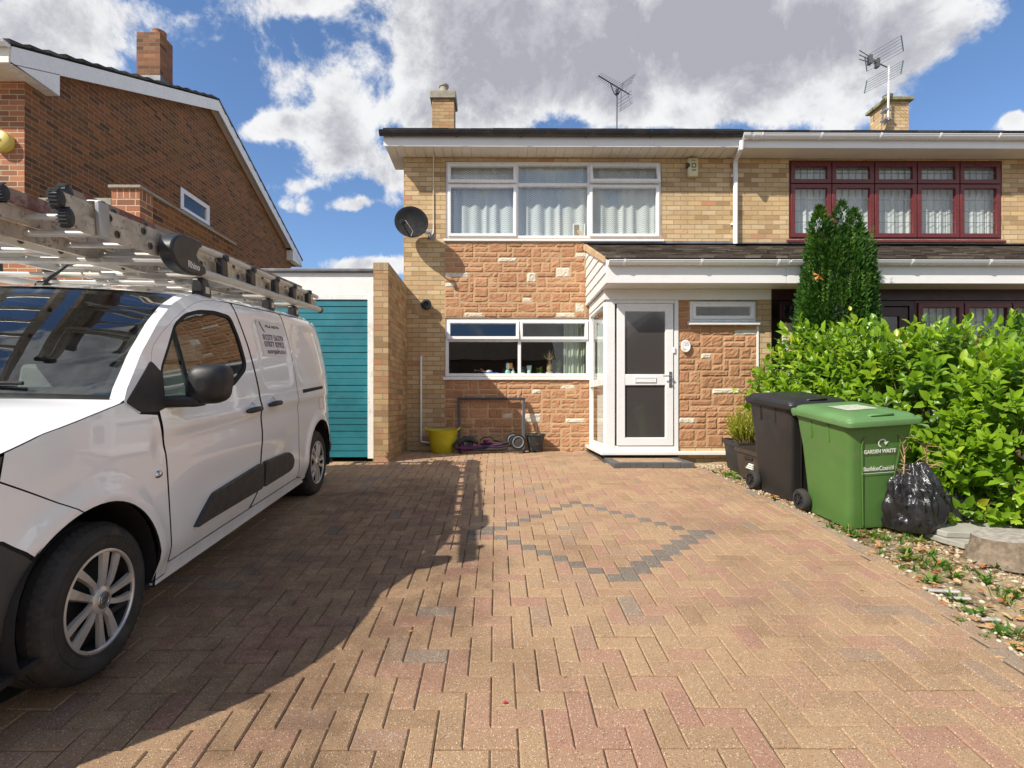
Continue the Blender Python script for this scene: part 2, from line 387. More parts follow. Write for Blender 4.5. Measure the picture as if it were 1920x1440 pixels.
M['red'] = brick('red_multi_brick', [(0,(.085,.045,.03)),(.22,(.20,.085,.040)),(.45,(.25,.105,.045)),(.7,(.15,.068,.038)),(.88,(.32,.125,.05)),(1,(.13,.07,.055))], (.34,.26,.155), stain=(.20,.12,.045), stain_amt=.5, moss=(.20,.14,.05), gap=.013)
M['red_sunlit'] = brick('red_sunlit_brick', [(0,(.22,.11,.07)),(.3,(.42,.17,.085)),(.6,(.36,.15,.09)),(1,(.50,.21,.10))], (.62,.52,.36), gap=.012)  # the gable's brick lightened, sunlight painted into the colour, for the fronts
M['chim_red'] = brick('old_chimney_brick', [(0,(.12,.06,.04)),(.4,(.30,.13,.07)),(.7,(.20,.10,.06)),(1,(.38,.18,.09))], (.25,.19,.12), stain=(.26,.19,.05), stain_amt=.75)
M['stone'] = toned('sandstone_blocks', [(0,(.41,.215,.115)),(.3,(.49,.265,.145)),(.55,(.45,.235,.128)),(.8,(.54,.305,.170)),(.84,(.56,.37,.22)),(.86,(.66,.58,.46)),(1,(.74,.68,.57))], rough=.9, bump=.7, bscale=38, patch=(.8,.78,.72), patch_amt=.5, pscale=2., fine=(.80,.74,.70), fscale=45)
M['mortar'] = plain('cladding_mortar', (.50,.34,.19), .95, var=.15, bump=.4, bscale=120)
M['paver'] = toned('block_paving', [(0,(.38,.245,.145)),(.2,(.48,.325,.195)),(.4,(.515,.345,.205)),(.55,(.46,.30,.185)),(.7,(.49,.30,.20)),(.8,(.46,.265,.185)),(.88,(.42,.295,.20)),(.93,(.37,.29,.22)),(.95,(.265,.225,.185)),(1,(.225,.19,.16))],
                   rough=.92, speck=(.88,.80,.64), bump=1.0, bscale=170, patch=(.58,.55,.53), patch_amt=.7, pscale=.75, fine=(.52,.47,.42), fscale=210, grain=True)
M['joint'] = plain('joint_sand', (.075,.06,.042), .95, var=.4, vscale=12, bump=.5, bscale=80, dirt=(.10,.12,.03), dscale=1.4, damt=.6)
M['upvc'] = plain('white_upvc', (.80,.80,.80), .28, var=.02, vscale=3, dirt=(.60,.56,.49), dscale=1.8, damt=.16)
M['upvc_cream'] = plain('aged_soffit_board', (.74,.70,.61), .4, var=.06, vscale=2, dirt=(.55,.48,.36), dscale=1.2, damt=.35)
M['fascia'] = plain('fascia_board', (.78,.775,.77), .35, var=.03, vscale=2, dirt=(.62,.58,.5), dscale=2.0, damt=.3)
M['gutterb'] = plain('black_gutter', (.030,.030,.034), .35, var=.2, dirt=(.12,.11,.10), damt=.4)
M['gutterw'] = plain('white_gutter', (.80,.81,.82), .3, var=.02)
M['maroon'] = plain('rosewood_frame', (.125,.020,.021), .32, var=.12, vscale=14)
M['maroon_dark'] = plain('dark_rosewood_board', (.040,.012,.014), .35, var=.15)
M['glass'] = glass('window_glass', boost=1.15, wavy=.06)
M['glassd'] = glass('van_glass', tint=(.74,.82,.79), boost=1.5)
M['glassf'] = frosted('obscure_glass')
M['lace'] = lace('lace_net', wave=True)
M['net'] = lace('plain_net', (.84,.86,.87), .95, wave=False)
M['green_cloth'] = lace('green_curtain', (.50,.56,.44), .97, wave=False)
M['tile'] = toned('roof_tile', [(0,(.08,.062,.05)),(.5,(.15,.12,.095)),(.8,(.20,.165,.13)),(1,(.28,.24,.19))], rough=.95, bump=.7, bscale=60, patch=(.55,.55,.5), patch_amt=.6, pscale=2.5, fine=(.6,.58,.55))
M['tile_dark'] = toned('slate_grey_tile', [(0,(.05,.05,.05)),(.5,(.085,.08,.08)),(1,(.13,.125,.12))], rough=.95, bump=.6, bscale=50, patch=(.7,.65,.5), patch_amt=.5)
M['lead'] = plain('lead_flashing', (.17,.18,.20), .55, metal=.3, var=.2, bump=.2, bscale=20)
M['teal'] = plain('teal_paint', (.014,.155,.190), .45, var=.16, vscale=2, dirt=(.04,.22,.25), dscale=5, damt=.4, bump=.05, bscale=30)
M['white_old'] = plain('peeling_white_paint', (.76,.76,.73), .6, var=.05, dirt=(.42,.34,.24), dscale=5, damt=.55, bump=.3, bscale=40)
M['white_render'] = plain('white_render', (.80,.80,.78), .8, var=.04, dirt=(.55,.54,.5), dscale=3, damt=.5, bump=.3, bscale=50)
M['felt'] = plain('roof_felt', (.16,.165,.17), .9, var=.25, bump=.5, bscale=80, dirt=(.3,.3,.28), damt=.5)
M['conc'] = plain('weathered_concrete', (.33,.30,.24), .9, var=.2, bump=.5, bscale=50, dirt=(.12,.11,.08), dscale=6, damt=.7)
M['black_pl'] = plain('black_plastic', (.022,.022,.024), .42, var=.15)
M['grey_metal'] = plain('galvanised', (.42,.42,.42), .45, metal=.8, var=.15)
M['dark_in'] = plain('dim_interior', (.16,.14,.125), .9, var=.2)
M['room_wall'] = plain('room_wall', (.30,.28,.25), .9, var=.08)
M['house_far'] = brick('far_brick', [(0,(.16,.08,.05)),(.5,(.24,.13,.08)),(1,(.19,.10,.07))], (.30,.25,.18))
# ------------------------------------------------------------------ building helpers
def wall(mb, x0, x1, z0, z1, yf, yb, holes=()):
    """wall in the XZ plane between depths yf (front) and yb, with rectangular holes (x0,x1,z0,z1) and their reveals"""
    xs = sorted({x0, x1, *[h[i] for h in holes for i in (0,1)]}); zs = sorted({z0, z1, *[h[i] for h in holes for i in (2,3)]})
    xs = [x for x in xs if x0 <= x <= x1]; zs = [z for z in zs if z0 <= z <= z1]
    def hole(xa, za): return any(h[0] < xa < h[1] and h[2] < za < h[3] for h in holes)
    for i in range(len(xs)-1):
        for j in range(len(zs)-1):
            a, b, c, d = xs[i], xs[i+1], zs[j], zs[j+1]
            if hole((a+b)/2, (c+d)/2): continue
            mb.quad((a,yf,c),(b,yf,c),(b,yf,d),(a,yf,d)); mb.quad((b,yb,c),(a,yb,c),(a,yb,d),(b,yb,d))
    for a, b, c, d in list(holes):
        mb.quad((a,yf,c),(a,yf,d),(a,yb,d),(a,yb,c)); mb.quad((b,yf,d),(b,yf,c),(b,yb,c),(b,yb,d))
        mb.quad((a,yf,d),(b,yf,d),(b,yb,d),(a,yb,d)); mb.quad((b,yf,c),(a,yf,c),(a,yb,c),(b,yb,c))
    mb.quad((x0,yb,z0),(x0,yf,z0),(x0,yf,z1),(x0,yb,z1)); mb.quad((x1,yf,z0),(x1,yb,z0),(x1,yb,z1),(x1,yf,z1))
    mb.quad((x0,yf,z1),(x1,yf,z1),(x1,yb,z1),(x0,yb,z1))
def ring(mb, x0, x1, z0, z1, w, y0, y1, Mx=None, wb=None, chamf=0.0):
    """mitred rectangular frame, w wide, from depth y0 (front) to y1"""
    wb = w if wb is None else wb
    o = [(x0,z0),(x1,z0),(x1,z1),(x0,z1)]; n = [(x0+w,z0+wb),(x1-w,z0+wb),(x1-w,z1-w),(x0+w,z1-w)]
    n2 = [(x0+w+chamf,z0+wb+chamf),(x1-w-chamf,z0+wb+chamf),(x1-w-chamf,z1-w-chamf),(x0+w+chamf,z1-w-chamf)]
    vs = [(x,y0,z) for x,z in o]+[(x,y0,z) for x,z in n]+[(x,y1,z) for x,z in n2]+[(x,y1,z) for x,z in o]
    if Mx is not None: vs = [Mx @ Vector(p) for p in vs]
    fs = []
    for i in range(4):
        k = (i+1) % 4
        fs += [(i,k,4+k,4+i),(4+i,4+k,8+k,8+i),(8+i,8+k,12+k,12+i),(12+i,12+k,k,i)]
    mb.add(vs, fs)
def glass_pane(parent, x0, x1, z0, z1, y, Mx=None, mat=None, name='pane'):
    g = MB(); vs = [(x0,y,z0),(x1,y,z0),(x1,y,z1),(x0,y,z1)]
    if Mx is not None: vs = [Mx @ Vector(p) for p in vs]
    g.add(vs, [(0,1,2,3)])
    return g.build(name, mat or M['glass'], parent)
def window(parent, x0, x1, z0, z1, yf, bars_x, bars_z, panes, mat, fw=.05, bw=.05, depth=.075, sash_w=.045, lead=None, sill=None, gmat=None):
    """one window: frame (with mullions and transoms) > panes, sashes (> pane), sill, leading"""
    mb = MB(); ring(mb, x0, x1, z0, z1, fw, yf, yf+depth)
    for bx, a, b in bars_x: mb.box(bx-bw/2, bx+bw/2, yf+.003, yf+depth-.004, a, b)
    for bz, a, b in bars_z: mb.box(a, b, yf+.005, yf+depth-.006, bz-bw/2, bz+bw/2)
    w = mb.build('window', mat, parent, bevel=.004)
    ld = MB()
    for a, b, c, d, kind in panes:
        if kind is None: glass_pane(w, a, b, c, d, yf+.035, mat=gmat); ya = yf+.030; ia, ib, ic, id_ = a, b, c, d
        else:
            Mx = None
            if kind: Mx = Matrix.Translation((0, yf-.012, d)) @ Matrix.Rotation(R(kind), 4, 'X') @ Matrix.Translation((0, -(yf-.012), -d))
            sb = MB(); ring(sb, a-.018, b+.018, c-.018, d+.018, sash_w, yf-.022, yf+.03, Mx, chamf=.006)
            s = sb.build('sash', mat, w, bevel=.004)
            glass_pane(s, a-.018+sash_w, b+.018-sash_w, c-.018+sash_w, d+.018-sash_w, yf+.006, Mx, mat=gmat)
            ia, ib, ic, id_ = a-.018+sash_w, b+.018-sash_w, c-.018+sash_w, d+.018-sash_w; ya = yf-.002
        if lead:
            nx, dz = lead
            for k in range(1, nx): q = ia+(ib-ia)*k/nx; ld.box(q-.0035, q+.0035, ya-.003, ya+.001, ic, id_)
            nz = max(2, round((id_-ic)/dz))
            for k in range(1, nz): q = ic+(id_-ic)*k/nz; ld.box(ia, ib, ya-.0035, ya+.0005, q-.0035, q+.0035)
    if lead: ld.build('leading', M['lead'], w)
    if sill:
        s = MB(); s.prism([(yf-sill, z0-.055), (yf+depth, z0-.055), (yf+depth, z0-.002), (yf-.005, z0-.002), (yf-sill, z0-.022)], 'x', x0-.035, x1+.035)
        s.build('sill', mat, w, bevel=.004)
    return w
def stone_wall(mb, x0, x1, z0, z1, y, holes, seed, unit=.0775):
    """coursed rock-faced blocks of one and two units' height standing proud of depth y"""
    rg = random.Random(seed); nz = int(round((z1-z0)/unit)); cw = .0775; nx = int(round((x1-x0)/cw)); ux = (x1-x0)/nx; uz = (z1-z0)/nz
    used = np.zeros((nx, nz), bool)
    for i in range(nx):
        for j in range(nz):
            a, c = x0+(i+.5)*ux, z0+(j+.5)*uz
            if any(h[0] < a < h[1] and h[2] < c < h[3] for h in holes): used[i, j] = True
    blocks = []
    for j in range(nz):
        i = 0
        while i < nx:
            if used[i, j]: i += 1; continue
            h = 2 if (rg.random() < .34 and j+1 < nz) else 1
            w = rg.choice([2,3,3,4,4,5,5]) if h == 1 else rg.choice([2,2,3,3,4,4])
            k = 0
            while k < w and i+k < nx and not used[i+k, j] and (h == 1 or not used[i+k, j+1]): k += 1
            if k == 0: h = 1; k = 1
            if h == 1:
                while k < w and i+k < nx and not used[i+k, j]: k += 1
            used[i:i+k, j:j+h] = True; blocks.append((i, j, k, h)); i += k
    for i, j, w, h in blocks:
        a, b, c, d = x0+i*ux, x0+(i+w)*ux, z0+j*uz, z0+(j+h)*uz
        for q in holes:   # trim to the opening
            if c < q[3] and d > q[2]:
                if a < q[0] < b: b = q[0]
                if a < q[1] < b: a = q[1]
            if a < q[1] and b > q[0]:
                if c < q[2] < d: d = q[2]
                if c < q[3] < d: c = q[3]
        g = .0026; a += g; b -= g; c += g; d -= g
        if b-a < .02 or d-c < .02: continue
        r = rg.random(); area = w*h
        tone = rg.uniform(.0, .8) if r > .10 or w < 2 else rg.uniform(.87, 1.)
        pr = rg.uniform(.008, .016); nu = max(4, int((b-a)/.024)); nv = max(4, int((d-c)/.020)); off = rg.uniform(0, 50)
        def fn(s, t, a=a, b=b, c=c, d=d, pr=pr, off=off):
            e = min(s*(b-a), (1-s)*(b-a), t*(d-c), (1-t)*(d-c))
            x, z = a+(b-a)*s, c+(d-c)*t
            if e < 1e-6: return (x, y-.002, z)
            n = mnoise.noise(Vector((x*14+off, z*18, off)))*.007 + mnoise.noise(Vector((x*40+off, z*44, off)))*.007
            return (x, y-pr*min(1, e/.012+.25)-n, z)
        mb.t = tone; mb.grid(fn, nu, nv)
        yb = y+.02
        mb.add([(a,y-.002,c),(b,y-.002,c),(b,y-.002,d),(a,y-.002,d),(a,yb,c),(b,yb,c),(b,yb,d),(a,yb,d)],
               [(0,4,5,1),(1,5,6,2),(2,6,7,3),(3,7,4,0)])
def tiled_slope(mb, x0, x1, ya, za, yb, zb, gauge=.17, tw=.30, thick=.022, rg=None):
    """overlapping courses of plain tiles from the eaves (ya, za) up to (yb, zb)"""
    rg = rg or random.Random(3); L = math.hypot(yb-ya, zb-za); n = max(2, round(L/gauge)); dy, dz = (yb-ya)/n, (zb-za)/n; sl_ = math.hypot(dy, dz)
    ny, nz_ = -dz/sl_, dy/sl_
    for i in range(n):
        x = x0-(tw/2 if i % 2 else 0)
        while x < x1:
            a, b = max(x, x0)+.002, min(x+tw, x1)-.002; x += tw
            if b-a < .02: continue
            l = thick*(1.15+rg.uniform(-.12, .12)); l2 = thick*.1
            y0, z0 = ya+dy*i-dy*.06, za+dz*i-dz*.06; y1, z1 = ya+dy*(i+1.08), za+dz*(i+1.08)
            mb.t = rg.random()
            mb.add([(a,y0,z0),(b,y0,z0),(b,y1,z1),(a,y1,z1),(a,y0+ny*l,z0+nz_*l),(b,y0+ny*l,z0+nz_*l),(b,y1+ny*l2,z1+nz_*l2),(a,y1+ny*l2,z1+nz_*l2)],
                   [(0,3,2,1),(4,5,6,7),(0,1,5,4),(1,2,6,5),(3,0,4,7)])
def gutter(parent, x0, x1, y, z, mat, r=.058, brk=.9, phase=.3, name='gutter'):
    """half-round gutter with brackets and end stops; y, z = its axis at rim height"""
    mb = MB(); n = 10; prof = [(y-r*math.cos(math.pi*k/n), z-r*math.sin(math.pi*k/n)) for k in range(n+1)]
    prof += [(y+(r-.006)*math.cos(math.pi*k/n), z-(r-.006)*math.sin(math.pi*k/n)) for k in range(n+1)]
    mb.prism(prof, 'x', x0, x1)
    mb.tube([(x0, y-r, z), (x1, y-r, z)], .007, 6)
    for xe in (x0, x1): mb.prism([(y-(r+.004)*math.cos(math.pi*k/n), z-(r+.004)*math.sin(math.pi*k/n)) for k in range(n+1)], 'x', xe-.006, xe+.006)
    g = mb.build(name, mat, parent, smooth=40)
    x = x0+phase
    while x < x1-.1:
        b = MB(); b.prism([(y-(r+.008)*math.cos(math.pi*k/n), z-(r+.008)*math.sin(math.pi*k/n)) for k in range(n+1)]+[(y+r, z+.012), (y-r-.010, z+.012)], 'x', x-.013, x+.013); x += brk
        b.build('gutter_bracket', mat, g)
    return g

YW = 8.22; YP = 7.0
XL = X(757, YW); XM = X(1371, YW); XR = 10.6
ZS = Z(295, YW)                    # soffit height
# ------------------------------------------------------------------ ground and paving (the setting)
def build_ground():
    g = MB(); xs = [-70,-30,-12,-7,-5,-3,-1,1,2.2,3.2,4.5,6,9,14,30,70]; ys = [-60,-30,-12,-6,-3,-1.5,0,1,1.94,2.5,3.09,3.8,4.66,5.6,6.5,7.3,8.22,12,20,40,60]
    for i in range(len(xs)-1):
        for j in range(len(ys)-1):
            a,b,c,d = xs[i],xs[i+1],ys[j],ys[j+1]
            g.quad((a,c,gz(c)-.075),(b,c,gz(c)-.075),(b,d,gz(d)-.075),(a,d,gz(d)-.075))
    m = plain('bare_earth', (.17,.12,.075), .95, var=.35, vscale=5, bump=.7, bscale=40, dirt=(.09,.10,.03), dscale=1.5, damt=.5)
    tag(g.build('ground', m, loc=(0,0,0)), kind='structure')
EDGE = [(8.3,2.30),(7.4,2.42),(6.61,2.52),(5.16,2.61),(4.6,2.70),(3.88,2.69),(3.23,2.58),(2.41,2.44),(1.5,2.30),(.5,2.2),(-3,2.0)]
def edge_x(y): return float(np.interp(y, [e[0] for e in EDGE[::-1]], [e[1] for e in EDGE[::-1]]))
def build_driveway():
    p = .1015; gap = .0034; ch = .0060; dep = .05
    X0, Y0 = -5.2, -1.6; nx = int((3.2-X0)/p); ny = int((8.35-Y0)/p)
    ic = int((0.724-X0)/p); jc = int((4.05-Y0)/p)
    rg = random.Random(5); mb = MB()
    def block(a, b, c, d, tone):
        dz = rg.uniform(-.0022, .0022); tx, ty = rg.uniform(-.006,.006), rg.uniform(-.006,.006); xm, ym = (a+b)/2, (c+d)/2
        a += gap/2; b -= gap/2; c += gap/2; d -= gap/2; jx, jy = rg.uniform(-.001,.001), rg.uniform(-.001,.001)
        def q(x, y, h): return (x+jx, y+jy, gz(y)+h+dz+tx*(x-xm)+ty*(y-ym))
        vs = [q(a,c,-dep),q(b,c,-dep),q(b,d,-dep),q(a,d,-dep), q(a,c,-ch),q(b,c,-ch),q(b,d,-ch),q(a,d,-ch),
              q(a+ch,c+ch,0),q(b-ch,c+ch,0),q(b-ch,d-ch,0),q(a+ch,d-ch,0)]
        fs = [(8,9,10,11)]+[(4+i,4+(i+1)%4,8+(i+1)%4,8+i) for i in range(4)]+[(i,(i+1)%4,4+(i+1)%4,4+i) for i in range(4)]
        mb.add(vs, fs, tone=tone)
    def tone():
        r = rg.random()
        return rg.uniform(.05,.58) if r < .62 else rg.uniform(.56,.78) if r < .88 else rg.uniform(.78,.90) if r < .975 else rg.uniform(.90,.935)
    def isd(i, j): q = abs(i-ic)+abs(j-jc); return q == 8 or (q == 9 and (j == jc or (i > ic and j < jc) or (i < ic and j == jc+1)))
    for i in range(-2, nx):
        for j in range(-2, ny):
            k = (i-j) % 4
            if k == 0: cells = [(i,j),(i+1,j)]
            elif k == 3: cells = [(i,j),(i,j+1)]
            else: continue
            a, c = X0+i*p, Y0+j*p; b, d = X0+(cells[1][0]+1)*p, Y0+(cells[1][1]+1)*p
            if b > edge_x((c+d)/2)-.108: 
                if a > edge_x((c+d)/2)-.120: continue
                b = edge_x((c+d)/2)-.106
            if d > YW-.02 or (a < XL-.12 and d > 6.84): continue
            if d > 7.2 and b > 1.40 and a < 3: continue
            if d > 6.9 and b > 1.46: continue
            dk = [isd(*q) for q in cells]
            if any(dk):
                for q, s in zip(cells, dk):
                    qa, qc = X0+q[0]*p, Y0+q[1]*p
                    block(qa, qa+p, qc, qc+p, rg.uniform(.955,1) if s else tone())
            else: block(a, b, c, d, tone())
    # edging course along the garden side
    y = -1.4
    while y < 7.3:
        xe = edge_x(y+.1); t = rg.uniform(.86,.94) if rg.random() < .8 else tone()
        block(xe-.104, xe, y, y+.2, t); y += .203
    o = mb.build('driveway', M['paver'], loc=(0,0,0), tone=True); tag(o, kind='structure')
    s = MB(); ys = [-1.6,0,1,1.94,2.5,3.09,3.8,4.66,5.6,6.5,7.3,8.22]
    for c, d in zip(ys, ys[1:]):
        s.quad((-5.2,c,gz(c)-.0095),(edge_x(c)-.01,c,gz(c)-.0095),(edge_x(d)-.01,d,gz(d)-.0095),(-5.2,d,gz(d)-.0095))
    tag(s.build('paving_joints', M['joint'], loc=(0,0,0)), kind='structure')
build_ground(); build_driveway()

# ------------------------------------------------------------------ the semi-detached house with the stone cladding
def house_one():
    T = thing('semi_detached_house', 'buff brick house with sandstone cladding, white windows and glazed white porch', 'house', (1.1, YW, 0))
    W1 = (X(836,YW), X(1240,YW), Z(447,YW), Z(303,YW)); W2 = (X(835,YW), X(1106,YW), Z(706,YW), Z(597,YW))
    XS = X(834, YW)
    ZSI = Z(455, YW)
    w = MB(); wall(w, XL, XM, -.15, ZS+.25, YW, YW+.28, [W1, W2])
    # gable side and back, so that the rooms are dark
    w.quad((XL,YW+.28,-.15),(XL,YW,-.15),(XL,YW,ZS+.2),(XL,YW+.28,ZS+.2))
    w.prism([(YW+.281,-.15),(15.6,-.15),(15.6,ZS+.25),(11.9,ZS+1.75),(YW+.281,ZS+.2)], 'x', XL+.001, XL+.25)
    w.box(XL+.26, XM, 15.4, 15.6, -.15, ZS+.25)
    w.build('wall', M['buff'], T)
    st = MB(); holes = [W1, (W2[0],W2[1],W2[2]-.05,W2[3]+.01)]
    stone_wall(st, XS, 1.47, -.02, W2[2]-.052, YW-.004, [], 11)
    st.build('stone_cladding', M['stone'], T, tone=True)
    st = MB(); stone_wall(st, XS, 1.47, W2[3]+.012, ZSI, YW-.004, [W1], 14)
    st.build('stone_cladding', M['stone'], T, tone=True)
    mo = MB(); wall(mo, XS, 1.47, -.02, ZSI, YW-.0085, YW-.001, holes); mo.build('mortar_bed', M['mortar'], T)
    # first-floor window
    b1, b2 = X(969,YW), X(1105,YW); tz = Z(345,YW)
    yw = YW+.012
    a,b,c,d = W1; f = .05
    window(T, a,b,c,d, yw, [(b1,c+f,d-f),(b2,c+f,d-f)], [(tz,a+f,b1-.025),(tz,b1+.025,b2-.025),(tz,b2+.025,b-f)],
           [(a+f,b1-.025,tz+.025,d-f,-7),(b1+.025,b2-.025,tz+.025,d-f,None),(b2+.025,b-f,tz+.025,d-f,-13),
            (a+f,b1-.025,c+f,tz-.025,0),(b1+.025,b2-.025,c+f,tz-.025,None),(b2+.025,b-f,c+f,tz-.025,0)], M['upvc'], sill=.055)
    # ground-floor window
    a,b,c,d = W2; b1 = X(974,YW); tz = Z(637.5,YW)
    window(T, a,b,c,d, yw, [(b1,c+f,d-f)], [(tz,a+f,b1-.025),(tz,b1+.025,b-f)],
           [(a+f,b1-.025,tz+.025,d-f,-6),(b1+.025,b-f,tz+.025,d-f,0),(a+f,b1-.025,c+f,tz-.025,None),(b1+.025,b-f,c+f,tz-.025,None)], M['upvc'], sill=.055)
    bd = MB(); bd.box(a+.01,b-.01,YW+.09,YW+.48,c-.03,c+.012); bd.build('window_board', M['upvc'], T)
    # rooms behind
    rm = MB()
    for z0, z1 in ((.02, 2.42), (2.62, ZS-.02)):
        rm.quad((XL+.26,12.4,z0),(XM,12.4,z0),(XM,12.4,z1),(XL+.26,12.4,z1))
        rm.quad((XL+.26,YW+.29,z1),(XM,YW+.29,z1),(XM,12.4,z1),(XL+.26,12.4,z1)); rm.quad((XL+.26,YW+.29,z0),(XL+.26,12.4,z0),(XM,12.4,z0),(XM,YW+.29,z0))
        rm.quad((XM-.01,YW+.29,z0),(XM-.01,12.4,z0),(XM-.01,12.4,z1),(XM-.01,YW+.29,z1))
    rm.build('room', M['room_wall'], T)
    # main roof and eaves
    YF = 7.88; zf0, zf1 = Z(275,YF)+.0, Z(255,YF)+.03; XB = X(722,YF)
    rf = MB(); tiled_slope(rf, XB-.02, XM, YF-.05, zf1+.035, 11.9, zf1+.035+(11.96-YF)*.445, gauge=.32, tw=.33, thick=.02)
    tiled_slope(rf, XB-.02, XM, 15.95, zf1+.075, 11.9, zf1+.075+(11.96-YF)*.445, gauge=.5, tw=.66, thick=.02)
    rf.box(XB-.02, XM, 11.80, 12.0, zf1+.03+(11.96-YF)*.445, zf1+.15+(11.96-YF)*.445)
    rf.build('roof', M['tile_dark'], T, tone=True)
    fa = MB(); fa.box(XB, XM, YF-.02, YF, zf0-.006, zf1+.05)
    # bargeboard up the gable
    k = .445
    for s in (0,):
        fa.add([(XB-.02,YF-.02,zf0-.006),(XB,YF-.02,zf0-.006),(XB,YF-.02,zf1+.07),(XB-.02,YF-.02,zf1+.07),
                (XB-.02,11.9,zf0-.006+k*(11.9-YF)+.05),(XB,11.9,zf0-.006+k*(11.9-YF)+.05),(XB,11.9,zf1+.07+k*(11.9-YF)),(XB-.02,11.9,zf1+.07+k*(11.9-YF))],
               [(0,1,2,3),(4,7,6,5),(0,3,7,4),(1,5,6,2),(0,4,5,1),(3,2,6,7)])
    fa.build('fascia', M['fascia'], T)
    so_ = MB(); n = int((XM-XB)/.145)
    for i in range(n):
        x = XB+.004+i*.145; so_.box(x, min(x+.133, XM), YF+.001, YW-.001, ZS, ZS+.012)
    so_.box(XB+.002, XM, YF+.001, YW, ZS+.0122, ZS+.018)
    so_.box(XB+.002, XL-.002, YW, 8.66, ZS, ZS+.012)
    so_.build('soffit', M['upvc_cream'], T)
    bx = MB(); bx.box(XB+.001, XL-.003, 8.661, 8.675, ZS-.0, ZS+.34); bx.build('box_end', M['fascia'], T)
    gutter(T, X(712,7.8), XM+.02, 7.815, Z(247,7.8), M['gutterb'], r=.062, brk=.98, phase=.17)
    # chimney
    cx0, cx1 = X(810,11.4), X(851,11.4); ch = MB(); ch.box(cx0, cx1, 11.4, 11.86, 5.6, Z(186,11.4)); c_ = ch.build('chimney', M['buff_garage'], T)
    cc = MB(); cc.box(cx0-.045, cx1+.045, 11.35, 11.91, Z(186,11.4), Z(172,11.4)); cc.build('chimney_cap', M['conc'], c_, bevel=.01)
    po = MB(); zc = Z(172,11.4); po.lathe([(.105,0),(.11,.03),(.095,.06),(.09,.19),(.11,.21),(.11,.245),(.085,.25)], 16, Matrix.Translation(((cx0+cx1)/2, 11.6, zc)))
    po.build('chimney_pot', M['conc'], c_, smooth=40)
    # ---------------- porch
    xs_, xe_ = X(1137,YP), X(1445,YP); xf = 1.463
    zt = Z(562,YP); YE = 6.66; ze = Z(489,YE)
    zfr = Z(531,YE)
    # lean-to roof
    pr = MB(); tiled_slope(pr, 1.385, XM, YE-.03, ze+.035, YW, Z(461,YW), gauge=.16, tw=.20, thick=.026, rg=random.Random(8))
    pr.build('porch_roof', M['tile'], T, tone=True)
    fl = MB(); fl.add([(1.36,YW-.012,Z(452,YW)),(XM,YW-.012,Z(452,YW)),(XM,YW-.014,Z(461,YW)+.005),(1.36,YW-.014,Z(461,YW)+.005),(XM,YW-.16,Z(461,YW)-.005),(1.36,YW-.16,Z(461,YW)-.005)],
                      [(3,2,1,0),(5,4,2,3)]); fl.build('flashing', M['lead'], T)
    vg = MB(); vg.add([(1.365,YE-.02,ze-.02),(1.40,YE-.02,ze-.02),(1.40,YE-.02,ze+.045),(1.365,YE-.02,ze+.045),(1.365,YW-.03,Z(463,YW)-.05),(1.40,YW-.03,Z(463,YW)-.05),(1.40,YW-.03,Z(461,YW)+.03),(1.365,YW-.03,Z(461,YW)+.03)],
                      [(0,1,2,3),(4,7,6,5),(0,3,7,4),(1,5,6,2),(0,4,5,1),(3,2,6,7)]); vg.build('verge', M['mortar'], T)
    # boarded gable end above the glazing, stepped like shiplap
    bd = MB(); z0 = zfr; zr = lambda y: ze+(y-YE)*(Z(461,YW)-ze)/(YW-YE)-.012
    k = 0; z = z0
    while z < zr(YW):
        z2 = z+.15; yl = YE if z < ze-.02 else YE+(z-ze+.02)*(YW-YE)/(Z(461,YW)-ze)
        ym = min(YW-.02, yl); a = min(z2, zr(YW))
        yl2 = YE if z2 < ze-.02 else min(YW-.02, YE+(z2-ze+.02)*(YW-YE)/(Z(461,YW)-ze))
        x1 = 1.412; bd.add([(x1-.014,yl,z),(x1-.014,YW-.03,z),(x1+.004,YW-.03,a),(x1+.004,yl2,a),(x1+.03,yl,z),(x1+.03,YW-.03,z),(x1+.03,YW-.03,a),(x1+.03,yl2,a)],
                           [(0,3,2,1),(4,5,6,7),(0,1,5,4),(2,3,7,6),(3,0,4,7)])
        z += .146
    bd.build('gable_boarding', M['upvc'], T)
    fb = MB(); fb.box(1.40, XM, YE-.02, YE, zfr, ze+.02); fb.box(1.44, XM, YE, YP+.05, zfr, zfr+.012)
    fb.build('porch_fascia', M['fascia'], T, bevel=.003)
    fz = MB(); fz.box(xf-.012, xe_, YP-.02, YP+.06, zt, zfr-.002); fz.box(xf-.012, xf+.05, YP+.06, YW-.05, zt, zfr-.002); fz.build('frieze_board', M['fascia'], T, bevel=.003)
    gutter(T, X(1141,6.6), XM-.01, 6.595, Z(489,6.6)-.002, M['gutterw'], r=.052, brk=.98, phase=.2, name='porch_gutter')
    # porch walls
    XD1 = X(1271,YP); XWE = X(1420,YP); zb = Z(846,YP)
    wn = (X(1294,YP), X(1417,YP), Z(602,YP), Z(565,YP))
    pw = MB(); wall(pw, XD1+.012, XM, -.1, zt, YP+.028, YP+.13, [wn]); pw.build('porch_wall', M['buff'], T)
    st = MB(); sh = (wn[0]-.01, wn[1]+.01, wn[2]-.05, zt+.1); stone_wall(st, XD1+.012, XWE, zb+.055, zt-.003, YP+.022, [sh], 23, unit=.08)
    st.build('porch_stone', M['stone'], T, tone=True)
    mo = MB(); wall(mo, XD1+.012, XWE, zb+.05, zt, YP+.019, YP+.027, [sh]); mo.build('porch_mortar', M['mortar'], T)
    br = MB(); wall(br, XWE+.02, XM-.002, -.05, zt, YP+.012, YP+.026); br.build('brick_pier', M['buff'], T)
    ed = MB(); ed.box(XWE-.001, XWE+.019, YP-.004, YP+.024, zb, wn[2]-.06); ed.build('corner_trim', M['upvc'], T)
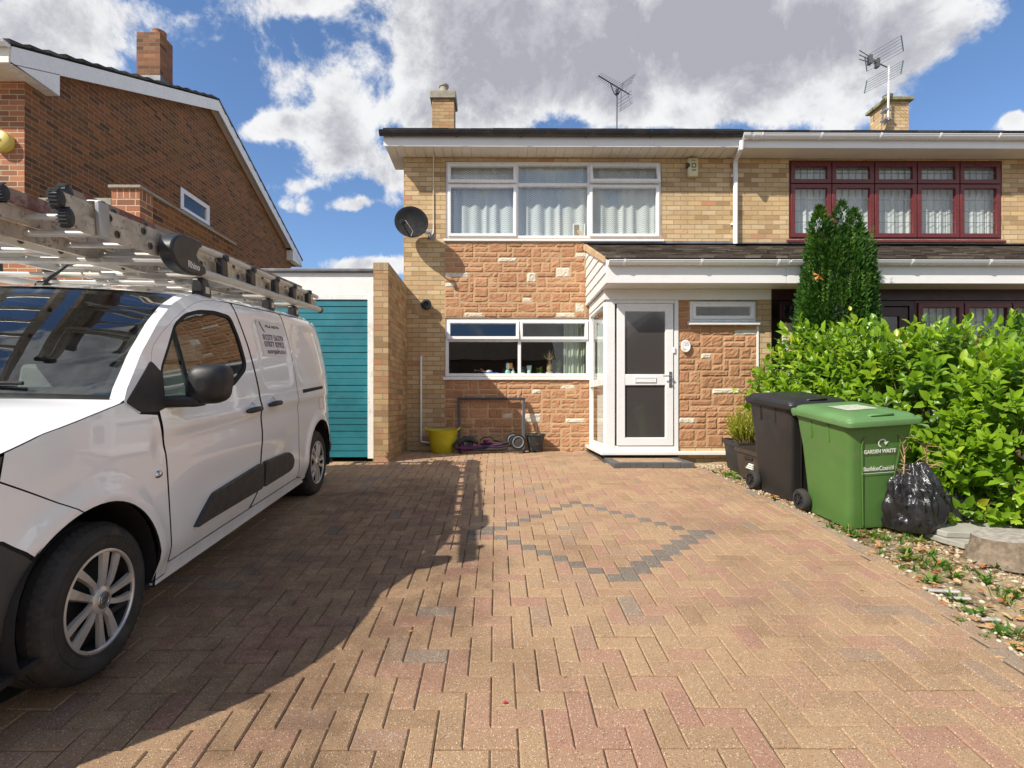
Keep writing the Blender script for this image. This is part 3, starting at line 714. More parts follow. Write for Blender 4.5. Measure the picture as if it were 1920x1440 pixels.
    a,b,c,d = wn; window(T, a,b,c,d, YP+.0, [], [], [(a+.045,b-.045,c+.045,d-.045,0)], M['upvc'], fw=.045, sill=.06)
    # glazed side, corner posts, door
    fr = MB(); cpost = (xs_, X(1153,YP)); zl = zb
    fr.box(xs_-.004, cpost[1], YP, YP+.075, zl, zt)                      # corner post
    fr.box(XD1-.045, XD1+.01, YP, YP+.075, zl, zt)                       # right post
    fr.box(cpost[1], XD1-.045, YP+.003, YP+.07, zt-.045, zt); fr.box(cpost[1], XD1-.045, YP+.003, YP+.07, zl, zl+.07)
    fr.build('porch_frame', M['upvc'], T, bevel=.005)
    sd = MB(); x0, x1 = xf, xf+.06; ya, yb = YP+.076, YW-.012
    zm = Z(718,7.6)
    sd.box(x0,x1,ya,ya+.05,zl,zt); sd.box(x0,x1,yb-.06,yb,zl,zt); sd.box(x0+.002,x1-.002,ya+.05,yb-.06,zt-.05,zt); sd.box(x0+.002,x1-.002,ya+.05,yb-.06,zl,zl+.075); sd.box(x0+.002,x1-.002,ya+.05,yb-.06,zm-.05,zm+.05)
    s_ = sd.build('side_glazing', M['upvc'], T, bevel=.005)
    for za, zb_ in ((zl+.075, zm-.05), (zm+.05, zt-.05)):
        g = MB(); g.quad((x0+.03,yb-.06,za),(x0+.03,ya+.05,za),(x0+.03,ya+.05,zb_),(x0+.03,yb-.06,zb_)); g.build('pane', M['glass'], s_)
    dr = MB(); dx0, dx1, dz0, dz1 = cpost[1]+.03, XD1-.062, zl+.075, zt-.05; yd = YP-.008; sw = .105; zmid = Z(712,YP)
    ring(dr, dx0, dx1, dz0, dz1, sw, yd, yd+.06, chamf=.012); dr.box(dx0+sw, dx1-sw, yd+.004, yd+.056, zmid-.075, zmid+.075)
    D = dr.build('door', M['upvc'], T, bevel=.006)
    for za, zb_ in ((dz0+sw, zmid-.075), (zmid+.075, dz1-sw)): glass_pane(D, dx0+sw, dx1-sw, za, zb_, yd+.025, mat=M['glassf'])
    lb = MB(); xm = (dx0+dx1)/2; ring(lb, xm-.145, xm+.145, zmid-.036, zmid+.036, .012, yd-.008, yd+.006); lb.box(xm-.132, xm+.132, yd-.003, yd+.005, zmid-.023, zmid+.023); lb.build('letterbox', M['upvc'], D, bevel=.002)
    hd = MB(); xh = dx1-.045; hd.box(xh-.018, xh+.018, yd-.010, yd+.002, zmid-.10, zmid+.11); hd.tube([(xh,yd-.01,zmid+.05),(xh,yd-.045,zmid+.05),(xh-.11,yd-.05,zmid+.048)], .009, 8); hd.tube([(xh,yd-.012,zmid-.05),(xh,yd-.03,zmid-.05)], .012, 10)
    hd.build('handle', plain('satin_chrome', (.6,.6,.6), .25, metal=1.), D, smooth=40)
    bell = MB(); bx_ = X(1264,YP); bell.box(bx_-.013, bx_+.013, YP-.018, YP-.001, Z(662,YP), Z(651,YP)); bell.build('doorbell', M['fascia'], T, bevel=.004)
    sl_ = MB(); sl_.prism([(1.40,YP-.055),(XWE-.02,YP-.055),(XWE-.02,YP+.06),(xf+.06,YP+.06),(xf+.06,YW-.03),(1.40,YW-.03)], 'z', zl-.05, zl-.002); sl_.build('porch_sill', M['upvc'], T, bevel=.006)
    pl = MB(); pl.box(xf+.01, XM-.01, YP+.03, YP+.12, -.14, zl-.045); pl.box(xf+.01, xf+.09, YP+.12, YW, -.14, zl-.045); pl.build('plinth', plain('dark_plinth', (.06,.055,.05), .9, var=.3, bump=.4), T)
    # inside the porch: pale lining seen through the side glass
    ins = MB(); ins.quad((2.42,YP+.14,0),(2.42,YW-.06,0),(2.42,YW-.06,2.3),(2.42,YP+.14,2.3)); ins.quad((xf+.07,YP+.1,.03),(2.4,YP+.1,.03),(2.4,YW-.06,.03),(xf+.07,YW-.06,.03)); ins.build('porch_lining', M['room_wall'], T)
    nt = MB(); nt.grid(lambda s, t: (xf+.115+.006*math.sin(s*40), YP+.14+(YW-YP-.2)*s, .06+2.0*t), 60, 2); nt.build('porch_net', M['net'], T, smooth=180)
    # waste pipe and downpipe belong to the walls
    wp = MB(); y = YW-.04; xw = X(790,YW); z1, z0 = Z(668,YW), Z(828,YW); wp.tube([(xw,YW+.02,z1),(xw,y,z1-.004),(xw,y,z0+.02),(xw+.004,y,z0),(xw+.22,y,z0-.03)], .017, 10); wp.build('waste_pipe', M['upvc'], T, smooth=50)
    cd = MB(); xc = X(813,YW); cd.tube([(xc+.02,8.10,ZS-.005),(xc,YW-.015,ZS-.06),(xc,YW-.014,Z(420,YW)),(xc-.002,YW-.02,Z(438,YW)),(xc-.05,YW-.04,Z(446,YW)),(xc-.12,YW-.1,Z(440,YW))], .009, 7); cd.build('aerial_cable', M['upvc_cream'], T, smooth=60)
    return T
H1 = house_one()
# ------------------------------------------------------------------ the attached house with maroon windows
def house_two():
    T = thing('attached_house', 'buff brick house with maroon leaded windows, attached on the right of the cladded house', 'house', (7, YW, 0))
    x0, x1 = XM+.003, XR
    W1 = (X(1479,YW), X(1879,YW), Z(449,YW,1700), Z(301,YW,1700))
    YF = 7.88; zf0, zf1 = Z(278,YF,1600), Z(262,YF,1600)+.03
    w = MB(); wall(w, x0, x1, -.15, ZS+.25, YW, YW+.28, [W1]); w.box(x1-.25, x1-.001, YW+.281, 15.4, -.15, ZS+.25); w.box(x0, x1, 15.4, 15.6, -.15, ZS+.25)
    w.build('wall', M['buff'], T)
    a,b,c,d = W1; f = .05; n = 5; tz = Z(345,YW,1700); bx = [a+(b-a)*k/n for k in range(1,n)]; edges = [a+f-.025]+bx+[b-f+.025]
    panes = []
    for k in range(n): panes += [(edges[k]+.025, edges[k+1]-.025, tz+.025, d-f, 0), (edges[k]+.025, edges[k+1]-.025, c+f, tz-.025, 0)]
    window(T, a,b,c,d, YW+.012, [(q,c+f,d-f) for q in bx], [(tz, edges[k]+.025, edges[k+1]-.025) for k in range(n)], panes, M['maroon'], sash_w=.065, lead=(5,.19), sill=.05)
    rm = MB()
    for z0, z1 in ((.02,2.42),(2.62,ZS-.02)):
        rm.quad((x0+.02,12.,z0),(x1-.3,12.,z0),(x1-.3,12.,z1),(x0+.02,12.,z1)); rm.quad((x0+.02,YW+.29,z1),(x1-.3,YW+.29,z1),(x1-.3,12.,z1),(x0+.02,12.,z1)); rm.quad((x0+.02,YW+.29,z0),(x0+.02,12.,z0),(x1-.3,12.,z0),(x1-.3,YW+.29,z0))
        rm.quad((x0+.02,YW+.29,z0),(x0+.02,12,z0),(x0+.02,12,z1),(x0+.02,YW+.29,z1)); rm.quad((x1-.3,YW+.29,z0),(x1-.3,12,z0),(x1-.3,12,z1),(x1-.3,YW+.29,z1))
    rm.build('room', M['room_wall'], T)
    rf = MB(); zt = zf1+.06
    tiled_slope(rf, x0, x1, YF-.06, zt, 11.9, zt+(11.96-YF)*.445, gauge=.32, tw=.33, thick=.02); tiled_slope(rf, x0, x1, 15.95, zt, 11.9, zt+(11.96-YF)*.445, gauge=.5, tw=.66, thick=.02)
    rf.box(x0, x1, 11.8, 12.0, zt-.04+(11.96-YF)*.445, zt+.08+(11.96-YF)*.445); rf.build('roof', M['tile_dark'], T, tone=True)
    fa = MB(); fa.box(x0, x1, YF-.02, YF, zf0-.006, zf1+.03); fa.build('fascia', M['fascia'], T)
    so_ = MB(); so_.box(x0, x1, YF+.001, YW-.001, ZS-.004, ZS+.012); so_.build('soffit', M['upvc_cream'], T)
    g = gutter(T, x0+.004, x1, 7.815, Z(254,7.815,1600), M['gutterw'], r=.058, brk=.90, phase=.26)
    gx = X(1388,7.8); un = MB(); nn = 10; 
    for xx in (x0+.03, gx+.24): un.prism([(7.815-.066*math.cos(math.pi*k/nn), Z(254,7.815,1600)-.066*math.sin(math.pi*k/nn)) for k in range(nn+1)]+[(7.89,Z(254,7.815,1600)+.01),(7.745,Z(254,7.815,1600)+.01)], 'x', xx-.05, xx+.05)
    un.build('gutter_union', M['gutterw'], g, smooth=40)
    xd = X(1376,YW); dp = MB(); z = Z(262,7.8); 
    dp.tube([(X(1392,7.8),7.815,z),(X(1391,7.8),7.82,z-.10),(xd+.01,YW-.06,Z(300,YW)),(xd,YW-.055,Z(308,YW)),(xd,YW-.055,Z(459,YW))], .036, 12)
    for zz in (Z(330,YW), Z(420,YW)): dp.box(xd-.055, xd+.055, YW-.03, YW-.002, zz-.015, zz+.015)
    dp.build('downpipe', M['gutterw'], T, smooth=50)
    # chimney
    Yc = 11.2; cx0, cx1 = X(1664,Yc), X(1704,Yc); zc = Z(190,Yc,1680)
    ch = MB(); ch.box(cx0, cx1, Yc, Yc+.52, 5.6, zc); c_ = ch.build('chimney', M['buff'], T)
    cc = MB(); cc.box(cx0-.07, cx1+.07, Yc-.07, Yc+.59, zc, zc+.075); cc.build('chimney_cap', plain('mossy_cap', (.26,.24,.12), .9, var=.3, bump=.4), c_, bevel=.012)
    po = MB(); po.lathe([(.105,0),(.10,.02),(.095,.13),(.105,.15),(.08,.15)], 14, Matrix.Translation((cx0+.14,Yc+.18,zc+.075))); po.build('chimney_pot', M['conc'], c_, smooth=40)
    # canopy over the front, shared line with next door
    YE = 6.66; ze = Z(489,YE); zfr = Z(531,YE)
    pr = MB(); tiled_slope(pr, x0, x1, YE-.03, ze+.03, YW, Z(462,YW), gauge=.16, tw=.20, thick=.026, rg=random.Random(9)); pr.build('canopy_roof', M['tile'], T, tone=True)
    fl = MB(); fl.add([(x0,YW-.012,Z(454,YW)),(x1,YW-.012,Z(454,YW)),(x1,YW-.014,Z(461,YW)+.005),(x0,YW-.014,Z(461,YW)+.005),(x1,YW-.16,Z(461,YW)-.005),(x0,YW-.16,Z(461,YW)-.005)], [(3,2,1,0),(5,4,2,3)]); fl.build('flashing', M['lead'], T)
    fb = MB(); fb.box(x0, x1, YE-.02, YE, zfr, ze+.02); fb.build('canopy_fascia', M['fascia'], T, bevel=.003)
    sf = MB(); sf.box(x0, x1, YE+.001, YP+.05, zfr, zfr+.012); sf.build('canopy_soffit', M['upvc_cream'], T)
    gutter(T, x0+.01, x1, 6.595, Z(490,6.6,1600), M['gutterw'], r=.052, brk=1.0, phase=.55, name='canopy_gutter')
    # dark board under the canopy, entrance and bay
    zt = Z(563,YP,1600); xa = X(1446,YP)
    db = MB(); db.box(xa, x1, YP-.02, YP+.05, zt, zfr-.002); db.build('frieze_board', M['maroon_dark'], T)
    Xp0, Xp1 = X(1464,YP), X(1500,YP); xdo0, xdo1 = X(1600,YP), X(1716,YP)
    rw = MB(); rw.box(xa+.003, x1, 8.0, 8.1, -.1, zt); rw.quad((xa,YP+.06,zt-.001),(x1,YP+.06,zt-.001),(x1,8.1,zt-.001),(xa,8.1,zt-.001)); rw.build('porch_back_wall', M['dark_in'], T)
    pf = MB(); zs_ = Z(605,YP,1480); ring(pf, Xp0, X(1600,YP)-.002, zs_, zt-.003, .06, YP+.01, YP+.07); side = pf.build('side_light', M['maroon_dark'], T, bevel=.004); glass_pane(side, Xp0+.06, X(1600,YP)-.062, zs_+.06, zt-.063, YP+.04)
    pn = MB(); pn.box(Xp0+.04, X(1600,YP)-.004, YP+.012, YP+.06, -.05, zs_-.003); pn.build('side_panel', plain('cream_panel', (.66,.61,.50), .5, var=.05), T)
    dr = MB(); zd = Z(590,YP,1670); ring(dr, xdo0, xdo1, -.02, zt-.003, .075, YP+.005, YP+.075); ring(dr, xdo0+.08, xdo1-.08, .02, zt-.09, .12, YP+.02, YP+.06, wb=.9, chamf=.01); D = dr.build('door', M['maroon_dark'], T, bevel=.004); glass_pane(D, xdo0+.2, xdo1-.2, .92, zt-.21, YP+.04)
    a, b, c, d = xdo1+.003, x1-.3, .35, zt-.003; bw_ = .60; n = int((b-a)/bw_); bx = [a+(b-a)*k/n for k in range(1,n)]; tz = Z(640,YP,1800); edges = [a+f-.025]+bx+[b-f+.025]; panes = []
    for k in range(n): panes += [(edges[k]+.025, edges[k+1]-.025, tz+.025, d-f, 0), (edges[k]+.025, edges[k+1]-.025, c+f, tz-.025, 0)]
    window(T, a,b,c,d, YP+.008, [(q,c+f,d-f) for q in bx], [(tz, edges[k]+.025, edges[k+1]-.025) for k in range(n)], panes, M['maroon'], sash_w=.065, lead=(5,.2), sill=.05)
    bw2 = MB(); bw2.box(xdo1+.003, x1, YP+.02, YP+.12, -.15, c-.06); bw2.build('dwarf_wall', M['buff'], T)
    return T
H2 = house_two()
def curtain(name, label, cat, x0, x1, z0, z1, y, mat, folds, amp, group=None, seed=1):
    """hanging cloth with irregular folds"""
    rg = random.Random(seed); ph = [rg.uniform(0, 6) for _ in range(4)]
    def fn(s, t):
        x = x0+(x1-x0)*s; u = s*folds*2*math.pi
        w = math.sin(u+ph[0]+.8*math.sin(u*.31+ph[1]))*amp*(.55+.45*(1-t))+math.sin(u*.47+ph[2])*amp*.5
        return (x+.01*math.sin(u*.7)*(1-t), y+w, z0+(z1-z0)*t)
    m = MB(); m.grid(fn, int(folds*14), 5, flip=True); return tag(m.build(name, mat, smooth=180), label, cat, group)
zc0, zc1 = Z(446,YW), Z(304,YW)
curtain('net_curtain', 'white zigzag lace net behind the three-part white upstairs window', 'curtain', X(838,YW), X(1238,YW), zc0+.01, zc1, YW+.115, M['lace'], 20, .018)
curtain('net_curtain', 'plain white pleated net behind the upstairs maroon leaded window', 'curtain', X(1481,YW), X(1877,YW), Z(449,YW,1700)+.01, Z(302,YW,1700), YW+.135, M['net'], 26, .016, seed=4)
curtain('net_curtain', 'pale pleated net behind the downstairs maroon window above the hedge', 'curtain', X(1720,YP), XR-.3, .4, Z(565,YP,1800), YP+.17, M['net'], 24, .02, seed=5)
curtain('door_curtain', 'pale green curtain hanging at the right end of the kitchen window', 'curtain', X(1057,8.45), X(1096,8.45), Z(706,8.45)+.02, Z(600,8.45), 8.47, M['green_cloth'], 7, .018, seed=6)

# ------------------------------------------------------------------ teal garage with its brick side wall
def garage():
    T = thing('garage', 'flat-roofed garage with a teal boarded door, white boards and a buff brick side wall', 'garage', (-2.6, 6.9, 0))
    Yg = 6.8; xp0, xp1 = X(700,Yg), X(728,Yg); zt = Z(492,Yg,714)
    w = MB(); w.box(xp0, xp1, Yg, YW-.003, -.15, zt-.105); w.build('brick_wall', M['buff_garage'], T)
    c = MB(); c.box(xp0-.004, xp1+.004, Yg-.004, YW-.003, zt-.105, zt); c.build('coping', M['soldier'], T, bevel=.004)
    xl = -3.62; yd = Yg+.09; xr = xp0-.003
    xd1 = X(690,yd); zd1 = Z(563,yd,630); zd0 = Z(857,yd,630)
    d = MB(); z = zd0; k = 0; rg = random.Random(5)
    while z < zd1-.01:
        h = min(.0872, zd1-z); k += 1; gp = .011 if k % 3 else .004; dy = rg.uniform(-.003, .002)
        d.add([(xl+.1,yd-.004+dy,z),(xd1,yd-.004+dy,z),(xd1,yd-.001+dy,z+h-gp),(xl+.1,yd-.001+dy,z+h-gp),(xl+.1,yd+.010,z+h-gp*.6),(xd1,yd+.010,z+h-gp*.6),(xd1,yd+.012,z+h),(xl+.1,yd+.012,z+h),(xl+.1,yd+.03,z),(xd1,yd+.03,z)],
              [(0,1,2,3),(3,2,5,4),(4,5,6,7),(8,9,1,0)]); z += h
    d.box(xl+.1, xd1, yd+.013, yd+.04, zd0, zd1)
    d.build('garage_door', M['teal'], T)
    f = MB(); f.box(xd1+.002, xr, yd-.03, yd+.05, zd0-.02, zd1+.06); f.box(xl, xd1+.002, yd-.02, yd+.05, zd1+.004, zd1+.06); f.box(xl, xl+.098, yd-.02, yd+.05, zd0, zd1+.004); f.build('door_frame', M['white_old'], T, bevel=.006)
    zf = Z(512,yd,630); fa = MB(); fa.box(xl, xr, yd-.015, yd+.05, zd1+.062, zf); fa.build('front_board', M['white_render'], T)
    r = MB(); r.box(xl-.03, xr, yd-.06, 11.6, zf+.002, Z(505,yd,630)); r.build('roof', M['felt'], T, bevel=.015)
    b = MB(); b.box(xl, xl+.1, yd+.06, 11.5, -.1, zf); b.box(xl+.1, xr, 11.4, 11.5, -.1, zf); b.build('back_wall', M['buff_garage'], T)
    return T
garage()

# ------------------------------------------------------------------ red brick house on the left
XG = X(46,7.2)
def red_house():
    T = thing('gable_house', 'dark red brick house with white bargeboards and tall side gable on the left', 'house', (XG, 7.2, 0))
    y0, y1 = 7.2, 16.45; ze = Z(150,7.2,46); k = .445; ym = (y0+y1)/2
    # gable wall (seen side on) with its small window
    def Yat(px): return -XG*F/(932-px)
    ya, yb = Yat(341), Yat(397); za, zb = P(341,392,ya).z, P(341,348,ya).z
    zt = lambda y: ze+.30+k*min(y-y0, y1-y)
    g = MB(); x = XG
    g.add([(x,y0,-.4),(x,ya,-.4),(x,ya,zt(ya)),(x,y0,zt(y0))], [(0,1,2,3)])
    g.add([(x,ya,-.4),(x,yb,-.4),(x,yb,za),(x,ya,za)], [(0,1,2,3)])
    g.add([(x,ya,zb),(x,yb,zb),(x,yb,zt(yb)),(x,ya,zt(ya))], [(0,1,2,3)])
    g.add([(x,yb,-.4),(x,y1,-.4),(x,y1,zt(y1)),(x,ym,zt(ym)),(x,yb,zt(yb))], [(0,1,2,3,4)])
    for p in (((x,ya,za),(x,ya,zb),(x-.1,ya,zb),(x-.1,ya,za)), ((x,yb,zb),(x,yb,za),(x-.1,yb,za),(x-.1,yb,zb)), ((x,ya,zb),(x,yb,zb),(x-.1,yb,zb),(x-.1,ya,zb)), ((x,yb,za),(x,ya,za),(x-.1,ya,za),(x-.1,yb,za))): g.quad(*p)
    g.add([(x,y0+.02,-.4),(x-.3,y0+.02,-.4),(x-.3,y0+.02,ze),(x,y0+.02,ze)],[(0,1,2,3)])
    g.build('gable_wall', M['red'], T)
    fw = MB(); fw.box(XG-7, XG-.001, y0-.001, y0+.26, -.4, ze+.2); fw.build('front_wall', M['red_sunlit'], T); fw = MB(); fw.box(XG-7,XG-.3,y1-.25,y1,-.4,ze+.2); fw.build('back_wall', M['red_sunlit'], T)
    wn = MB(); xg = XG-.035
    def yz(y, z): return (xg, y, z)
    vs = [(ya,za),(yb,za),(yb,zb),(ya,zb)]; ins = .05
    o = [(ya+.002,za+.002),(yb-.002,za+.002),(yb-.002,zb-.002),(ya+.002,zb-.002)]; n_ = [(ya+.14,za+.10),(yb-.14,za+.10),(yb-.14,zb-.10),(ya+.14,zb-.10)]
    V_ = [(xg+.02,*q) for q in o]+[(xg+.02,*q) for q in n_]+[(xg-.03,*q) for q in n_]
    wn.add(V_, [(i,(i+1)%4,4+(i+1)%4,4+i) for i in range(4)]+[(4+i,4+(i+1)%4,8+(i+1)%4,8+i) for i in range(4)])
    w = wn.build('window', M['upvc'], T); gp = MB(); gp.quad((xg-.01,*n_[0]),(xg-.01,*n_[1]),(xg-.01,*n_[2]),(xg-.01,*n_[3])); gp.build('pane', M['glass'], w)
    bk = MB(); bk.box(XG-.9,XG-.4,ya-.3,yb+.3,za-.4,zb+.4); bk.build('room', M['dark_in'], T)
    sl_ = MB(); sl_.box(XG-.03, XG+.05, ya-.02, yb+.02, za-.05, za-.002); sl_.build('sill', M['lead'], w)
    # roof and verge boards
    OV = .20; xo = XG+OV; zr0 = ze+.42
    rf = MB()
    for s in (0, 1):
        a, b = (y0-.42, ym) if s == 0 else (y1+.42, ym); za_ = zr0-k*.42-.02
        tiled_slope(rf, XG-7, xo+.02, a, za_, b, za_+k*abs(b-a), gauge=.33, tw=.33, thick=.045, rg=random.Random(4+s))
    rf.build('roof', M['tile_dark'], T, tone=True)
    bb = MB(); hb = .24
    zl = lambda y: zr0-.05+k*(min(y-y0, y1-y))
    for a, b in ((y0-.40, ym), (ym, y1+.40)):
        vs = []
        for xx in (xo-.025, xo):
            vs += [(xx,a,zl(a)-hb),(xx,b,zl(b)-hb),(xx,b,zl(b)),(xx,a,zl(a))]
        bb.add(vs, [(0,3,2,1),(4,5,6,7),(0,1,5,4),(2,3,7,6),(0,4,7,3),(1,2,6,5)])
    bb.build('bargeboard', M['upvc'], T)
    us = MB()
    for a, b in ((y0+.36, ym), (ym, y1-.36)):
        us.quad((XG+.001,a,zl(a)-hb+.06),(xo-.026,a,zl(a)-hb+.06),(xo-.026,b,zl(b)-hb+.06),(XG+.001,b,zl(b)-hb+.06))
    us.build('verge_soffit', M['fascia'], T)
    z_ = ze-.02
    for s in (0, 1):
        be = MB()
        a = y0-.40 if s == 0 else y1+.40; e = y0+.34 if s == 0 else y1-.34
        zz = z_ if s == 0 else z_
        be.prism([(min(a,e),zz),(max(a,e),zz),(max(a,e),zl(max(a,e))-hb+.01),(min(a,e),zl(min(a,e))-hb+.01)], 'x', XG+.001, xo)
        be.build('box_end', M['upvc'], T)
    fa = MB(); fa.box(XG-7, xo-.026, y0-.42, y0-.401, ze-.03, zl(y0-.4)+.05); fa.box(XG-7, XG, y0-.40, y0, ze-.02, ze-.005); fa.build('eaves', M['upvc_cream'], T); fa = MB(); fa.box(XG-7,xo-.026,y1+.401,y1+.42,ze-.03,zl(y0-.4)+.05); fa.build('eaves', M['upvc_cream'], T)
    gutter(T, XG-7, xo-.02, y0-.46, zl(y0-.4)+.02, M['gutterw'], r=.055)
    # chimney
    Yc = 10.25; cx1, cx0 = X(300,Yc), X(256,Yc); zc = Z(60,Yc,278)
    ch = MB(); ch.box(cx0, cx1, Yc, Yc+.40, 6.2, zc); c_ = ch.build('chimney', M['chim_red'], T)
    po = MB(); po.lathe([(.11,0),(.13,.03),(.12,.10),(.13,.13),(.10,.13)], 16, Matrix.Translation(((cx0+cx1)/2+.09,Yc+.2,zc))); po.build('chimney_pot', plain('terracotta', (.32,.14,.06), .85, var=.2), c_, smooth=40)
    fl = MB(); fl.box(cx0-.012, cx1+.012, Yc-.012, Yc+.412, 6.2, zl(Yc)+.27); fl.build('flashing', M['lead'], c_)
red_house()
def side_garage():
    T = thing('brick_outbuilding', 'red brick garage with stone coping in front of the tall gable', 'garage', (-5.2, 6.3, 0))
    Yg = 6.30; x0, x1 = X(209,Yg), X(262,Yg); zt = Z(354,Yg,235); zl = Z(386,Yg,120)
    y1 = 8.58
    w = MB(); w.box(x1-.22, x1, Yg+.24, y1, -.4, zt); w.build('side_wall', M['red'], T)
    p = MB(); p.box(x0, x1+.001, Yg, Yg+.239, -.4, zt-.115); p.build('brick_pier', M['red_sunlit'], T)
    sb = MB(); sb.box(x0, x1+.001, Yg, Yg+.239, zt-.115, zt); sb.build('pier_top', brick('red_soldier', [(0,(.22,.11,.07)),(.4,(.42,.17,.085)),(1,(.36,.15,.09))], (.62,.52,.36), w=.075, h=.6, gap=.012, seed=.03), T)  # soldier course in the same painted-in sunlit tones as the pier
    c = MB(); c.box(x0-.025, x1+.03, Yg-.03, Yg+.24, zt+.001, zt+.04); c.box(x1-.25, x1+.03, Yg+.24, y1, zt+.001, zt+.04); c.build('coping', M['conc'], T, bevel=.008)
    f = MB(); f.box(XG-2, x0-.002, Yg+.05, Yg+.25, -.4, zl); f.build('front_wall', M['red_sunlit'], T)
    l = MB(); l.box(XG-2, x0-.002, Yg+.0, Yg+.26, zl+.001, zl+.10); l.build('front_coping', M['conc'], T, bevel=.008)
    r = MB(); r.box(XG-2, x1-.225, Yg+.26, y1, zl-.12, zl-.06); r.build('roof', M['felt'], T)
side_garage()

# ------------------------------------------------------------------ houses across the road behind the camera (they show in the glass)
def far_house(x, y, w, d, h, gable, label):
    T = thing('opposite_house', label, 'house', (x, y, gz(y)))
    z0 = -1.6; b = MB(); b.box(x-w/2, x+w/2, y-d, y, z0, h); 
    if gable: b.prism([(x-w/2,h),(x+w/2,h),(x,h+w*.42)], 'y', y-d, y)
    b.build('wall', M['house_far'], T)
    r = MB()
    if gable:
        for s in (-1, 1): r.add([(x+s*(w/2+.3),y+.3,h-.2),(x,y+.3,h+w*.44),(x,y-d-.3,h+w*.44),(x+s*(w/2+.3),y-d-.3,h-.2)], [(0,1,2,3)])
        bb = MB()
        for s in (-1, 1): bb.bar((x+s*(w/2+.3),y+.32,h-.25),(x,y+.32,h+w*.42),.04,.24)
        bb.build('bargeboard', M['upvc'], T)
    else:
        r.add([(x-w/2-.3,y+.4,h),(x+w/2+.3,y+.4,h),(x+w/2+.3,y-d/2,h+d*.26),(x-w/2-.3,y-d/2,h+d*.26),(x+w/2+.3,y-d-.4,h),(x-w/2-.3,y-d-.4,h)], [(0,1,2,3),(3,2,4,5)])
    r.build('roof', plain('far_tiles', (.10,.07,.055), .9, var=.2), T)
    for i in (-1, 1):
        for zz in (z0+1.2, z0+3.7):
            wm = MB(); ring(wm, x+i*w*.25-.8, x+i*w*.25+.8, zz, zz+1.2, .08, 0, .05, Mx=Matrix.Translation((0,y+.06,0))@Matrix.Scale(-1,4,(0,1,0))); wd = wm.build('window', M['upvc'], T)
            gp = MB(); gp.quad((x+i*w*.25-.72,y+.03,zz+.08),(x+i*w*.25+.72,y+.03,zz+.08),(x+i*w*.25+.72,y+.03,zz+1.12),(x+i*w*.25-.72,y+.03,zz+1.12)); gp.build('pane', M['black_pl'], wd)
far_house(10.3, -20, 7.5, 9, 3.6, True, 'brick house with a white-edged front gable, mirrored in the porch door')
far_house(-1.5, -21, 11, 8, 3.9, False, 'wide brick house behind the camera, mirrored in the kitchen window')
far_house(-15, -20, 9, 8, 3.8, True, 'gabled brick house behind the camera on the van side')
far_house(22, -21, 10, 8, 3.9, False, 'wide brick house behind the camera on the hedge side')

# ------------------------------------------------------------------ things fixed to the houses
def aerial_one():
    Ya = 11.6; T = thing('tv_aerial', 'thin yagi aerial on a tall mast above the black gutter', 'aerial', P(1156,245,Ya))
    al = plain('aerial_metal', (.10,.10,.11), .5, metal=.6)
    m = MB(); m.tube([P(1156,260,Ya)-Vector((0,0,.8)), P(1157,172,Ya)], .016, 8); m.build('mast', al, T)
    a, b = P(1122,142,Ya-.3), P(1180,177,Ya+.2); bo = MB(); bo.tube([a,b], .013, 6); d = (b-a).normalized(); wv = d.cross(Vector((0,0,1))).normalized()
    for k in range(12): c = a.lerp(b, .02+k*.058); l = .10+.005*k; bo.tube([c-wv*l+Vector((0,0,.012)), c+wv*l+Vector((0,0,.012))], .004, 5)
    bo.build('boom', al, T)
    rf = MB(); up = wv.cross(d).normalized(); up = up if up.z > 0 else -up; q = a.lerp(b, .80)
    for s in (1, -1):
        e = q+up*s*.34+d*.12
        for w in (-.16, .16): rf.tube([q+wv*w*.4, e+wv*w], .006, 5)
        for t in (.3,.5,.7,.88,1.): rf.tube([q.lerp(e,t)-wv*.22, q.lerp(e,t)+wv*.22], .004, 5)
    rf.build('reflector', al, T)
    br = MB(); c = P(1157,172,Ya); n = 10; pts = [a.lerp(b,.38)+(a.lerp(b,.72)-a.lerp(b,.38))*(k/n)-Vector((0,0,.20*math.sin(math.pi*k/n))) for k in range(n+1)]; br.tube(pts, .011, 6); br.box(c.x-.03,c.x+.03,c.y-.04,c.y+.04,c.z-.05,c.z+.05); br.build('clamp', al, T)
aerial_one()
